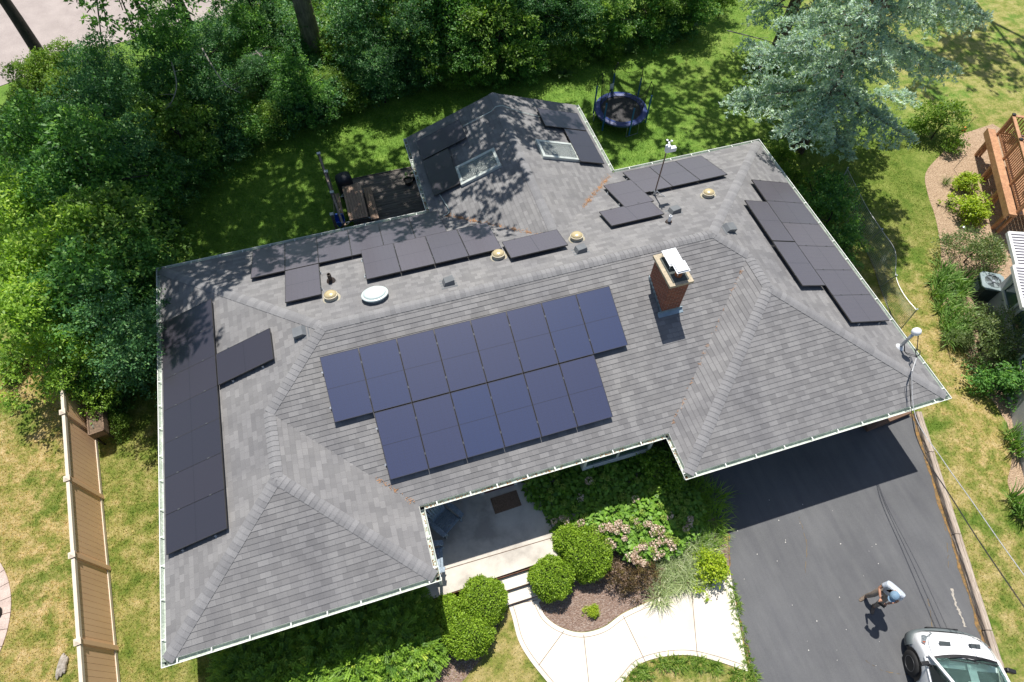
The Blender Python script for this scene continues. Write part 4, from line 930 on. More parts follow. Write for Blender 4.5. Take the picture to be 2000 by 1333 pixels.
plant('rhodo','rhododendron','dark glossy rounded shrub by the right frame edge above the irises','shrub',1985,745,.9,.85,'shrubs right of the house')
PB['lime']=bush('lime_shrub',55,.8,.62,14,2600,.075,.05,LF_LIME,.025,low=.25,up=.6,rb=(.38,.6))
for u,v,s,lab in ((1890,358,.95,'small lime green shrub in the mulch, the upper of two'),(1903,405,1.25,'larger lime green shrub in the mulch beside the wooden deck'),(1385,1105,.95,'yellow lime shrub at the corner of walkway and driveway'),(1158,1192,.34,'tiny yellow green seedling in the brown mulch inside the walkway bend')):
    plant('lime','lime_shrub',lab,'shrub',u,v,.4*s,s,'lime green shrubs')
# ---- blades: irises, grasses
def tuft(name,seed,n,L,W,spread,mt,droop=.6,seg=3,tv=.25):
    rg_=np.random.default_rng(seed); mb=MB()
    for i in range(n):
        a=rg_.uniform(0,6.28); r0=spread*math.sqrt(rg_.random()); b=Vector((r0*math.cos(a),r0*math.sin(a),0)); a2=a+rg_.normal()*.8; l=L*rg_.uniform(.6,1.15); tilt=rg_.uniform(.15,1)*droop
        w=W*rg_.uniform(.7,1.2); s=Vector((-math.sin(a2),math.cos(a2),0)); p=b; ti=float(np.clip(.5+tv*rg_.normal(),0,1)); ang=math.pi/2-.25*tilt; q=[]
        for k in range(seg+1):
            q.append((p,w*(1-.9*(k/seg)**1.5))); ang-=tilt*.9/seg*1.6; p=p+Vector((math.cos(a2)*math.cos(ang),math.sin(a2)*math.cos(ang),math.sin(ang)))*l/seg
        for k in range(seg):
            (p0,w0),(p1,w1)=q[k],q[k+1]; mb.face([p0-s*w0/2,p0+s*w0/2,p1+s*w1/2,p1-s*w1/2],0,None,ti)
    return mesh_of(mb,mt,name)
PB['iris']=[('leaves',tuft('iris_leaves',1,80,.75,.055,.25,LF_IRIS,.8))]
PB['iris2']=[('leaves',tuft('iris_leaves',2,65,.7,.050,.25,LF_IRIS,1.1))]
PB['grass']=[('leaves',tuft('long_grass_leaves',3,150,.75,.014,.16,LF_LIT,1.2))]
PB['bluegrass']=[('leaves',tuft('blue_grass_leaves',4,70,.5,.022,.12,LF_GREY,1.0))]
PB['varig']=[('leaves',tuft('ribbon_grass_leaves',5,170,.62,.020,.30,LF_VAR,1.0))]
PB['daylily']=[('leaves',tuft('daylily_leaves',6,120,.7,.022,.28,LF_MID,1.1))]
iri=[(1835,545),(1850,540),(1868,545),(1838,570),(1858,572),(1880,568),(1845,598),(1868,600),(1890,600),(1855,628),(1875,632),(1895,628),(1862,655),(1880,655),(1848,520),(1885,545)]
for i,(u,v) in enumerate(iri):
    x,y,_=gp(u,v,.3); inst(PB['iris' if i%2 else 'iris2'],'iris_plant','sword leaved iris in the long clump beside the air conditioner','iris',(x,y,0),g.uniform(0,6),g.uniform(.8,1.05),'irises in the mulch bed')
for u,v,s in ((1985,850,.9),(2000,875,1.0),(1995,975,.9),(2005,1000,.8)):
    x,y,_=gp(u,v,.3); inst(PB['iris'],'iris_plant','sword leaved iris at the right frame edge below the dark round shrub','iris',(x,y,0),g.uniform(0,6),s,'irises in the mulch bed')
for k,u,v,s,lab in (('grass',1858,287,.9,'fresh green arching grass clump at the upper end of the mulch'),('bluegrass',1850,352,.8,'blue green grass tuft left of the upper lime shrub'),('bluegrass',1858,400,.9,'blue green grass tuft left of the larger lime shrub')):
    x,y,_=gp(u,v,.2); inst(PB[k],'ornamental_grass',lab,'grass clump',(x,y,0),g.uniform(0,6),s,'ornamental grasses')
for i,(u,v) in enumerate(((1310,1085),(1330,1110),(1345,1080),(1365,1055),(1320,1135),(1345,1130),(1298,1140),(1375,1075),(1300,1110),(1330,1055),(1290,1165),(1360,1110))):
    x,y,_=gp(u,v,.2); inst(PB['varig'],'ribbon_grass','pale striped ribbon grass between hydrangea and walkway','grass clump',(x,y,0),g.uniform(0,6),g.uniform(.7,1),'ribbon grasses')
for i,(u,v) in enumerate(((1350,960),(1375,985),(1395,1010),(1370,1020),(1398,1045),(1350,1000),(1400,970),(1345,925),(1372,948),(1330,905),(1385,1075),(1325,950))):
    x,y,_=gp(u,v,.3); inst(PB['daylily'],'daylily','arching daylily foliage between the hydrangea and the driveway','daylily',(x,y,0),g.uniform(0,6),g.uniform(.8,1.1),'daylilies along the driveway')
# weeds along the driveway edge
PB['weed']=[('leaves',tuft('weed_leaves',8,60,.20,.02,.14,LF_LIT,1.3))]
for i in range(16):
    t=i/15; u=1428+t*45+g.uniform(-8,4); v=1140+t*190; x,y,_=gp(u,v,0); inst(PB['weed'],'weed_tuft','weedy tuft between walkway and asphalt','weed',(x-.05,y,.0),g.uniform(0,6),g.uniform(.6,1.1),'weeds along the driveway')
for i in range(22):
    t=i/21; q=outer_s[int(t*(len(outer_s)-1))]; inst(PB['weed'],'weed_tuft','weedy tuft along the lower edge of the curved walkway','weed',(q[0]+g.uniform(-.1,.1),q[1]-.12-g.uniform(0,.15),0),g.uniform(0,6),g.uniform(.8,1.3),'weeds along the walkway')
# ---- big leaved plants and ferns at the lawn edge
def bigleaf(name,seed,n,L,mt):
    rg_=np.random.default_rng(seed); mb=MB()
    for i in range(n):
        a=i*2.4+rg_.normal()*.3; el=rg_.uniform(.25,.8); l=L*rg_.uniform(.7,1.1); d0=Vector((math.cos(a)*math.cos(el),math.sin(a)*math.cos(el),math.sin(el))); s=Vector((-math.sin(a),math.cos(a),0)); ti=float(rg_.uniform(.2,.9))
        b=d0*l*.4; mb.tube([(0,0,0),tuple(b)],.012,5)
        prev=None
        for k in range(7):
            t=k/6; w=l*.30*math.sin(math.pi*(.12+.88*t)**.8)*(1+.14*math.sin(k*2.6)); p=b+d0*l*.65*t-Vector((0,0,l*.28*t*t)); up=Vector((0,0,w*.22))
            row=[p-s*w+up,p,p+s*w+up]
            if prev: 
                mb.face([prev[0],prev[1],row[1],row[0]],0,None,ti); mb.face([prev[1],prev[2],row[2],row[1]],0,None,ti)
            prev=row
    return mesh_of(mb,mt,name)
def fern(name,seed,n,L,mt):
    rg_=np.random.default_rng(seed); mb=MB()
    for i in range(n):
        a=i*2.4+rg_.normal()*.2; l=L*rg_.uniform(.75,1.1); s=Vector((-math.sin(a),math.cos(a),0)); p=Vector((0,0,0)); ang=1.25; ti=float(rg_.uniform(.3,.9)); K=11
        for k in range(K):
            ang-=.14; d=Vector((math.cos(a)*math.cos(ang),math.sin(a)*math.cos(ang),math.sin(ang))); q=p+d*l/K; w=l*.26*math.sin(math.pi*min(1,(k+1.5)/K)**.8)
            for sg in (-1,1): mb.face([p,p+d*.03,p+s*sg*w+d*.06,p+s*sg*w*.55],0,None,ti); 
            for sg in (-1,1): mb.face([p+d*l/K*.5,p+d*(l/K*.5+.03),p+d*l/K*.5+s*sg*w+d*.07,p+d*l/K*.5+s*sg*w*.5],0,None,ti)
            p=q
    return mesh_of(mb,mt,name)
LF_BIG=leafmat('leaf_broad',(.035,.085,.02),(.10,.20,.045),.3)
PB['big']=[('leaves',bigleaf('broad_leaves',1,13,.85,LF_BIG))]; PB['fern']=[('fronds',fern('fern_fronds',2,13,.95,LF_BIG))]
for u,v,s,lab in ((345,362,1.15,'huge leaved plant standing alone at the lawn edge, largest of all'),(305,385,.9,'broad leaved plant left of the largest one'),(300,420,.85,'broad leaved plant below, nearer the roof corner'),(330,425,.7,'small broad leaved plant nearest the roof'),(570,215,.9,'broad leaved plant under the dark trunk'),(620,205,.8,'broad leaved plant below the thick grey trunk'),(605,228,.6,'lowest broad leaved plant below the thick grey trunk')):
    x,y,_=gp(u,v,.4); inst(PB['big'],'broad_leaf_plant',lab,'plant',(x,y,0),g.uniform(0,6),s,'broad leaved plants at the lawn edge')
for u,v,s in ((650,180,1),(690,185,.9),(730,175,.8),(800,140,1),(835,150,.9),(870,140,1),(920,150,.9),(955,145,.9),(1000,140,.9),(1150,100,1.1),(1185,85,1.2),(1210,70,1.1),(1250,60,1),(1280,50,1),(1320,60,1),(1350,40,1),(1100,135,.8),(500,250,.9),(1230,90,.8)):
    x,y,_=gp(u,v,.4); inst(PB['fern'],'fern','arching green fern at the shaded edge of the back lawn','fern',(x,y,0),g.uniform(0,6),s,'ferns at the lawn edge')
# ---- clipped boxwoods
def boxwood(seed,lobes,dens,L=.05,W=.034):
    rg_=np.random.default_rng(seed); Cs=[];Ns=[]
    for b in lobes:
        b=np.array(b,float); area=4*math.pi*((b[3]*b[4]+b[3]*b[5]+b[4]*b[5])/3); n=int(area*dens)
        d_=unit(rg_,n); hole=(np.sin(d_[:,0]*5.3+seed*1.7)*np.sin(d_[:,1]*4.7+seed)+np.sin(d_[:,2]*6+d_[:,0]*3+seed))>1.25; bump_=1+.09*np.sin(d_[:,0]*4+seed)*np.sin(d_[:,1]*3.6+d_[:,2]*3)+.05*np.sin(d_[:,0]*11)*np.sin(d_[:,1]*10+seed)+.045*rg_.normal(size=n)-.13*(rg_.random(n)<.20)-.08*hole
        p=b[:3]+d_*b[3:]*bump_[:,None]; k=p[:,2]>.02
        for o in lobes:
            if tuple(o)==tuple(b): continue
            o=np.array(o,float); k&=(((p-o[:3])/(o[3:]*.93))**2).sum(1)>1
        Cs.append(p[k]);Ns.append(d_[k])
    C=np.vstack(Cs);Nn=np.vstack(Ns);n=len(C)
    T=.5+.2*rg_.normal(size=n)+.1*np.sin(C[:,0]*9)*np.sin(C[:,1]*8); s=rg_.uniform(.7,1.3,n)
    return leaf_mesh('boxwood_leaves',C,Nn*.7+unit(rg_,n)*.8,Nn+unit(rg_,n)*.7,L*s,W*s,T,LF_BOX,fold=.1)
def coremesh(name,lobes,mt,sc=.9):
    mb=MB()
    for x,y,z,a,b,c_ in lobes: mb.lathe([(max(.002,math.sin(math.pi*i/8)),-math.cos(math.pi*i/8)*1) for i in range(9)],14,sx=1)  if False else mb.mesh([(x+a*sc*math.sin(t)*math.cos(p),y+b*sc*math.sin(t)*math.sin(p),max(0,z+c_*sc*math.cos(t))) for t in [math.pi*i/8 for i in range(9)] for p in [6.283*j/12 for j in range(12)]],[(i*12+j,i*12+(j+1)%12,(i+1)*12+(j+1)%12,(i+1)*12+j) for i in range(8) for j in range(12)])
    return mesh_of(mb,mt,name)
CORE=M('inner_twigs',(.035,.045,.018),(.02,.026,.012),14,.95)
bx=[((1148,1078,.75),[(0,0,.42,.72,.70,.55),(-.42,.50,.40,.42,.45,.52)],'tall clipped boxwood right of the porch steps, the upper and larger of two'),
    ((1080,1128,.6),[(0,0,.42,.62,.56,.50)],'clipped round boxwood right of the porch steps, beside the lowest step'),
    ((945,1172,.6),[(0,0,.42,.62,.62,.50)],'clipped boxwood left of the porch steps, the upper of three'),
    ((915,1238,.6),[(0,0,.42,.64,.56,.50)],'clipped round boxwood left of the porch steps, the lowest of three'),
    ((876,1195,.5),[(0,0,.35,.36,.48,.42)],'small clipped boxwood left of the porch steps, with bare brown patch')]
for i,((u,v,z),lobes,lab) in enumerate(bx):
    x,y,_=gp(u,v,z); t_=thing('boxwood',lab,'shrub',(x,y,0),0,'clipped boxwoods beside the porch steps')
    link('foliage',boxwood(60+i,lobes,3600),t_); link('inner_twigs',coremesh('boxwood_core',lobes,CORE,.86),t_)
# ---- hydrangeas
def hydr(seed,r,h,n):
    rg_=np.random.default_rng(seed); a=rg_.uniform(0,6.28,n); q=np.sqrt(rg_.random(n))*r; z=h*(1-.35*(q/r)**2)*rg_.uniform(.55,1.02,n)
    C=np.stack([q*np.cos(a),q*np.sin(a),z],1); D_=np.stack([np.cos(a),np.sin(a),-.1+0*a],1)*.6+unit(rg_,n)*.9; D_[:,2]*=.4
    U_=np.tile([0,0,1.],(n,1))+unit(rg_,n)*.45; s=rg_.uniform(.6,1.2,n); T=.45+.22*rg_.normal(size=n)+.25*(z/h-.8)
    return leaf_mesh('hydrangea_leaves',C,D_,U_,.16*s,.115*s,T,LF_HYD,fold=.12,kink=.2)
def flowerball(name,seed,r,mt):
    rg_=np.random.default_rng(seed); n=130; d_=unit(rg_,n); d_[:,2]=d_[:,2]*.8+.1
    return leaf_mesh(name,d_*r*.8,d_*.3+unit(rg_,n),d_+unit(rg_,n)*.3,r*.42,r*.38,.5+.3*rg_.normal(size=n),mt,fold=.1)
PINK=leafmat('petal_pink',(.62,.46,.38),(.84,.70,.61),.25,yellow=(.90,.80,.72)); LIMEP=leafmat('petal_lime',(.20,.32,.05),(.40,.52,.10),.25,yellow=(.55,.62,.2))
FB=[flowerball('flower_head',i,.115,PINK) for i in range(3)]; FL_=[flowerball('flower_head_green',9+i,.095,LIMEP) for i in range(2)]
core_h=coremesh('hydrangea_core',[(0,0,.0,.8,.8,.55)],CORE)
hy=[(1085,940,.95,.85,0,'hydrangea nearest the doormat, in the eave shade'),(1170,925,.95,.85,2,'shaded hydrangea below the front window'),(1245,935,.9,.8,1,'hydrangea with the shade line crossing it, right of the window'),(1110,1000,.72,.7,4,'hydrangea overhanging the porch slab edge'),(1190,1010,.9,.8,14,'sunlit hydrangea with most pink blooms, above the big boxwood'),(1265,1000,.9,.8,7,'sunlit hydrangea between the pink bloom cluster and the daylilies'),(1250,1055,.62,.6,12,'lower hydrangea with pink blooms hanging over the wine red shrub'),(1160,1035,.45,.65,7,'small hydrangea with pink blooms touching the larger right boxwood'),(1300,1045,.6,.6,5,'lowest right hydrangea, beside the ribbon grass'),(1340,1020,.5,.6,1,'small sunlit hydrangea at the edge of the daylilies'),(1325,985,.75,.7,3,'hydrangea beside the daylilies')]
for i,(u,v,r_,h_,npk,lab) in enumerate(hy):
    x,y,_=gp(u,v,h_*.8); t_=thing('hydrangea',lab,'hydrangea',(x,y,0),0,'hydrangeas in the front bed')
    link('leaves',hydr(80+i,r_,h_,int(1500*r_*r_/.8)),t_); o=link('inner_twigs',core_h.copy(),t_); o.scale=(r_,r_,h_)
    gg=random.Random(90+i)
    for k in range(npk):
        a=gg.uniform(-2.9,-.9); q=r_*gg.uniform(.35,1.05); o=link('flower_head',FB[k%3],t_); o.location=(q*math.cos(a),q*math.sin(a),h_*(1.04-.35*(q/r_)**2)); o.scale=(gg.uniform(.8,1.25),)*3
    for k in range(7 if npk<10 else 4):
        a=gg.uniform(0,6.28); q=r_*gg.uniform(.1,1.0); o=link('green_flower_head',FL_[k%2],t_); o.location=(q*math.cos(a),q*math.sin(a),h_*(1.06-.35*(q/r_)**2))
# ---- other shrubs of the front bed
PB['wine']=bush('wine_shrub',57,.75,.62,12,1900,.075,.03,LF_WINE,.025,low=.3,up=.2)
for u,v,s,lab in ((1205,1128,.85,'wine red shrub left of its twin, below the pink blooms'),(1255,1130,.9,'wine red shrub nearer the ribbon grass')): plant('wine','wine_shrub',lab,'shrub',u,v,.4,s,'wine red shrubs')
PB['dense']=bush('leafy_shrub',58,1.3,.8,14,1100,.10,.06,LF_MID,.03,low=.25)
for u,v,s,lab in ((1290,905,1.0,'tall leafy shrub in the corner left of the garage eave'),(1310,935,.8,'leafy shrub just below the garage eave corner'),(1270,880,.8,'shaded leafy shrub under the eave corner')): plant('dense','garden_shrub',lab,'shrub',u,v,.9,s,'shrubs of the front bed')
# ---- spreading yews along the front left wall
def yew(seed,rx,ry,h,n):
    rg_=np.random.default_rng(seed); a=rg_.uniform(0,6.28,n); q=np.sqrt(rg_.random(n)); z=h*(1-.55*q**2)*rg_.uniform(.45,1.05,n)
    base=np.stack([q*np.cos(a)*rx,q*np.sin(a)*ry,z],1); dirs=np.stack([np.cos(a)*(.4+q),np.sin(a)*(.4+q),np.full(n,.5)],1)+rg_.normal(size=(n,3))*.35; dirs/=np.linalg.norm(dirs,axis=1,keepdims=True)
    L_=rg_.uniform(.22,.46,n); K=10; C=[];D_=[];T=[];U_=[]
    side=np.cross(dirs,[0,0,1]); side/=np.linalg.norm(side,axis=1,keepdims=True)+1e-9; tn=.4+.2*rg_.normal(size=n)
    for k in range(K):
        for sg in (-1,1):
            C.append(base+dirs*(L_*k/K)[:,None]); D_.append(dirs*.7+side*sg*.9+rg_.normal(size=(n,3))*.12); U_.append(np.cross(side,dirs)+rg_.normal(size=(n,3))*.2); T.append(tn+.38*(k/K-.4))
    return leaf_mesh('yew_needles',np.vstack(C),np.vstack(D_),np.vstack(U_),.085,.034,np.concatenate(T),LF_YEW)
YW=[yew(i,.85,.75,.75,560) for i in range(3)]; YC=coremesh('yew_core',[(0,0,0,.8,.7,.5)],CORE)
for i,(u,v,s) in enumerate(((480,1255,.9),(560,1235,1),(640,1215,1),(720,1195,1),(790,1180,.85),(480,1310,.9),(550,1295,1),(630,1270,1),(700,1250,1),(770,1235,1),(815,1265,.85),(610,1330,1),(690,1305,1),(760,1290,.9),(520,1350,1),(820,1215,.75))):
    x,y,_=gp(u,v,.4); lab='feathery dark yew in the shaded bed under the front left eave' if i<10 and i!=9 else 'feathery yew reaching into the sun at the front of the left bed'
    t_=inst([('foliage',YW[i%3]),('inner_twigs',YC)],'yew_shrub',lab,'yew',(x,y,0),g.uniform(0,6.28),s,'spreading yews along the front left wall')
# ================================================================ tall trees
def trunk_tree(name,label,base,pts,rad,crown_blobs,seed,per=60,L=.26,W=.16,mt=None,limbs=6,bark=None,group=None):
    t_=thing(name,label,'tree',base,0,group); mb=MB(); n=(len(pts)-1)*4+1
    mb.tube(curve_pts([(0,0,-.2)]+pts,4),[rad*(1.25-.95*min(1,k/(len(pts)*4.))) for k in range(len(pts)*4+1)],12)
    g_=random.Random(seed)
    for k in range(limbs):
        b=crown_blobs[k%len(crown_blobs)]; j=g_.randrange(max(1,len(pts)//2),len(pts)); p=Vector(pts[j]); q=Vector(b[:3]); m_=(p+q)/2+Vector((0,0,.5)); mb.tube(curve_pts([p,m_,q],3),[rad*.4,rad*.36,rad*.3,rad*.25,rad*.2,rad*.15,rad*.1],7)
    build('trunk',mb,bark or BARK,t_,smooth=True)
    link('crown',crown('high_crown',seed,crown_blobs,per*(6.5 if per<100 else 1),L,W,mt or LF_DEEP,.5,.2,shell=.25 if per<100 else .5),t_); return t_
def hb(base,items): return [(x-base[0],y-base[1],z,r,r*1.05,r*.55) for x,y,z,r in items]
b=gp(98,138); b=(b[0],b[1],0)
trunk_tree('roadside_tree','leaning dark trunk in front of the road at the upper left',b,[(0,0,0),(-.3,1.0,3),(-.7,1.6,6),(-.9,2.2,10)],.30,hb(b,[(-7,16,12,2.2),(-5,13,13,2.2),(-8,14,14,2),(-3.5,15,12.5,1.8),(-6,19,14,2)]),101,bark=BARKD,per=45)
b=(6.33,13.89,0)
trunk_tree('shade_tree','thick grey trunk standing in the thicket, its crown above the picture',b,[(0,0,0),(.05,.1,3),(.0,-.3,6),(-.2,-1,9.5),(0,-2,12)],.46,hb(b,[(4.2,9,13,2.0),(7,8.3,13.5,1.9),(2.5,12,14,2.1),(9.5,10.5,13.5,2.0),(6,12.5,15,2.4),(7.5,6.2,13,1.7),(3,6.5,12.8,1.6),(10,7.2,13,1.8),(4.8,5.4,13.2,1.1),(5.6,7.5,13,1.9),(8.6,6.6,13,1.5),(4,10.5,13.4,2),(8,10.6,13.6,2.2),(2.2,7.8,13,1.6),(6.4,9.8,13,1.8),(9.4,8.8,13,1.5),(3.6,8.4,12.8,2.0),(6.8,6.8,12.8,1.9),(5,6.3,12.8,1.7),(8.4,8.2,12.8,1.8),(2.6,10.2,13,1.9),(10.6,9.3,13,1.6),(7.6,12.4,13.2,2),(4.6,12.6,13.2,2)]),102,per=46)
b=(4.71,16.1,0)
trunk_tree('shade_tree','slim dark trunk left of the thick grey one in the thicket',b,[(0,0,0),(.1,.1,3),(-.4,-.5,6),(-1.6,-2,9),(-3,-4,11)],.24,hb(b,[(0,9,12,2.0),(-2,11.5,12.5,2.2),(1.2,12.5,13,2.0),(1.4,9.6,12.8,1.9),(-.4,7.6,12.6,1.6),(1.0,7.6,12.8,1.4),(-1,14.5,13.5,2.1),(2,16,14,2),(-4,9,12,1.7)]),103,bark=BARKD,per=46)
b=(gp(388,98)[0],gp(388,98)[1],0)
trunk_tree('shade_tree','dark trunk in the left thicket whose high crown shades the back left roof corner',b,[(0,0,0),(.1,-.2,3),(.2,-1.5,6),(.4,-4,9),(.4,-8,11.6)],.26,hb(b,[(.3,4.2,12.4,1.35),(2.6,3.9,12.6,1.3),(.6,1.6,12.6,.95),(4.6,4.5,12.8,1.25),(-1.6,6.2,12.6,1.9),(1.5,6.6,13,1.6),(6.2,4.9,12.8,.95),(2.9,2.6,12.9,.7),(-.9,3.2,12.4,1.2),(1.6,3.1,12.5,1.0),(3.8,3.4,12.6,.9),(2.0,1.2,12.6,.8),(5.3,3.6,12.8,.8),(1.3,4.6,12.7,1.0),(7.3,4.0,12.7,.7),(2.2,2.2,13.,.7),(3.0,4.4,12.6,1.0),(1.0,2.6,12.5,.9),(4.6,3.0,12.9,.7),(2.7,5.2,12.8,1.1),(6.0,3.3,12.9,.6),(5.6,9.2,13.2,1.3),(7.2,5.4,12.9,1.0)]),104,bark=BARKD,per=60)
b=(12.8,14.6,0)
trunk_tree('shade_tree','tall tree behind the back wing, its trunk lost in the thicket',b,[(0,0,0),(0,-.2,4),(-.3,-1.6,8),(-.6,-4,11)],.34,hb(b,[(10.2,5.9,12.4,1.5),(12.1,7,12.6,1.4),(13.2,9.5,13.2,2.0),(10.4,8.4,13,1.3),(15.6,8.2,13,1.3),(12.2,4.6,12.2,1.1),(10.6,3.6,12,.9),(12,12.5,14,2.2),(16,11.6,13.5,2),(11.4,2.3,12.2,.9),(14.4,5.6,12.6,.85),(13.3,6.3,12.6,.8),(11.3,6.0,12.8,1.2),(12.9,5.6,12.6,1.0),(10.2,4.7,12.2,.9),(9.3,3.1,12.3,.8),(12.6,3.6,12.5,.7),(15.4,6.6,12.7,.8),(11.2,8.0,12.8,1.3),(8.6,4.2,12.6,.8),(13.4,7.9,12.9,1.1)]),105,per=60)
b=(20.5,13.2,0)
trunk_tree('shade_tree','tall tree behind the trampoline with its crown above the picture',b,[(0,0,0),(0,0,4),(.2,-.8,8),(.6,-2,11)],.32,hb(b,[(17.2,10.4,12.8,1.5),(19.2,10.2,12.8,1.2),(16.6,12.6,13,1.8),(25.4,9.2,12.8,1.1),(18.5,12,12.8,1.6),(21.6,11.8,13,1.8),(24.3,10.6,13,1.8),(23.5,13.6,13.5,2),(26.3,12.5,13,2),(21.8,9.0,12.8,.9),(27.2,8.9,12.6,1.2),(24,7.8,12.6,.85),(29.5,11,13,1.5)]),106,per=52)
# overhanging branches in front of the road
b=gp(330,150,0); b=(b[0]-.5,b[1]+2.5,0)
trunk_tree('dark_ash_tree','dark leafed tree whose branches hang before the road at the upper left',b,[(0,0,0),(.1,0,2.5),(0,-.2,5)],.16,[(gp(u,v,z)[0]-b[0],gp(u,v,z)[1]-b[1],z,r,r,r*.6) for u,v,z,r in ((170,25,5.5,.8),(210,55,5,.7),(150,5,6,.6),(240,20,5.5,.9),(300,40,5,1.0),(330,10,6,1.0),(380,30,5,1.0),(270,80,4.6,.8),(200,90,4.2,.6),(400,5,5,.9))],107,per=230,L=.2,W=.1,limbs=9,bark=BARKD)
# dead pale branches in the thicket
for k,(pts,lab) in enumerate((([(335,120,3.6),(345,165,3.4),(335,200,3.2),(322,215,3.0)],'bare grey dead branch in the left thicket'),([(395,95,4),(415,130,3.8),(440,165,3.5),(470,182,3.3)],'pale dead branch slanting through the middle thicket'),([(500,100,3.4),(512,112,3.4),(508,104,3.2),(492,108,3.4)],'forked pale dead twig near the slim trunk'),([(1420,60,3),(1480,75,3),(1530,90,2.6)],'bare twig left of the spruce'))):
    mb=MB(); p=curve_pts([gp(*q) for q in pts],4); mb.tube(p,[.03-.02*i/len(p) for i in range(len(p))],5)
    for i in range(2,len(p)-1,2):
        a=p[i]; mb.tube([a,a+Vector((g.uniform(-.5,.5),g.uniform(-.5,.2),g.uniform(.0,.4)))],[.012,.005],4)
    tag(build('dead_branch',mb,TWIG),lab,'branch','dead branches')
# ---------------------------------------------------------------- blue spruces
def spruce(name,label,base,H,R0,seed,zmin,nb,dens=1.0,lean=(0,0),zfull=None):
    rg_=np.random.default_rng(seed); t_=thing(name,label,'tree',base,0,'blue spruces'); mb=MB()
    ax=lambda z:Vector((lean[0]*z/H,lean[1]*z/H,z))
    mb.tube([ax(z) for z in np.linspace(-.1,H,12)],[.30*(1-k/12.5)+.02 for k in range(12)],10)
    C=[];D_=[];T=[]; lb=MB()
    for i in range(nb):
        f=(i+.5)/nb; z=zmin+(H-zmin)*f**1.15; a=i*2.39996+rg_.normal()*.25; Rm=R0*(1-((z-zmin)/(H-zmin)))**.72*rg_.uniform(.72,1.12); Rm=max(Rm,.4)
        if z<3.2: Rm*=rg_.uniform(.55,1.0)
        h_=np.array([math.cos(a),math.sin(a),0]); s_=np.array([-math.sin(a),math.cos(a),0]); sag=rg_.uniform(.06,.20)*Rm*(1.25-f)
        def P(t): return np.array(ax(z))+h_*Rm*t+np.array([0,0,(.10*Rm*t-1.6*sag*t*t+.75*sag*t**3)])+s_*.06*Rm*math.sin(t*3+i)
        lb.tube([tuple(P(t)) for t in (0,.3,.6,.85,1.0)],[.055*Rm/4+.01,.04*Rm/4+.008,.012,.009,.005],5)
        nt_=int(20*Rm/4*dens)+4
        for k in range(nt_):
            t=.18+.82*(k+rg_.random())/nt_; 
            if t<.35 and rg_.random()<.45: continue
            p0=P(min(1,t)); wl_=(1.02-t)**.75*.36*Rm+.28; sg=1 if k%2 else -1
            d0=h_*rg_.uniform(.45,.95)+s_*sg*rg_.uniform(.6,1.1); d0/=np.linalg.norm(d0); wl_*=rg_.uniform(.6,1.15); hang=rg_.uniform(.15,.65)
            ntf=max(3,int(wl_/.085)); tt=np.linspace(.1,1,ntf); pp=p0+d0*wl_*tt[:,None]+np.array([0,0,-1])*(hang*wl_*tt**1.6)[:,None]+rg_.normal(size=(ntf,3))*.035
            lb.tube([tuple(p0),tuple(pp[-1])],[.008,.003],3)
            tone=.42+.16*rg_.normal()
            for ip,p in enumerate(pp):
                # short side sprays with needle tufts
                for _ in range(2):
                    q=p+rg_.normal(size=3)*np.array([.05,.05,.022]); m=6
                    dd=d0*.9+rg_.normal(size=(m,3))*.75; dd[:,2]+=.15
                    C.append(np.repeat(q[None],m,0)+rg_.normal(size=(m,3))*.015); D_.append(dd); T.append(np.full(m,tone)+.12*rg_.normal(size=m)+.26*(q[2]-p[2]+.01>0)-.2+.42*ip/len(pp))  # tint paints lit twig tips and shaded spray undersides
    C=np.vstack(C);D_=np.vstack(D_);T=np.concatenate(T);n=len(C)
    build('trunk',mb,M('spruce_bark',(.16,.115,.09),(.08,.058,.045),8,.9,bmp=.5,fine=25),t_,smooth=True); build('branches',lb,M('spruce_twig',(.17,.13,.10),(.10,.075,.06),10,.9),t_)
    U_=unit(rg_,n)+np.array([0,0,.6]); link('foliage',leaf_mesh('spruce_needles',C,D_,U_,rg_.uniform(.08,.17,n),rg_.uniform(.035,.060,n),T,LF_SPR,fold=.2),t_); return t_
spruce('blue_spruce','large silvery blue spruce rising beside the back right roof corner',(25.9,1.6,0),15.5,5.0,7,1.8,66,1.25,lean=(.2,-.6))
b=gp(1500,128); spruce('blue_spruce','darker spruce behind the large one, only its lower left boughs in the picture',(b[0]+.3,b[1]+.2,0),13,3.6,9,2.6,46,.75)
b=(43,15,0)
trunk_tree('shade_tree','tall tree beyond the upper right corner whose shadow darkens the lawn there',b,[(0,0,0),(0,0,4),(-.5,-.8,8),(-1,-2,11)],.34,hb(b,[(39,10.5,12.5,1.9),(41.5,9.5,13,2.1),(37,11.5,12.8,1.4),(44,10,13,2.2),(40,13,13.5,2.2),(35.5,9.5,12.6,1.0),(42,7.8,12.8,1.2)]),108,per=50)
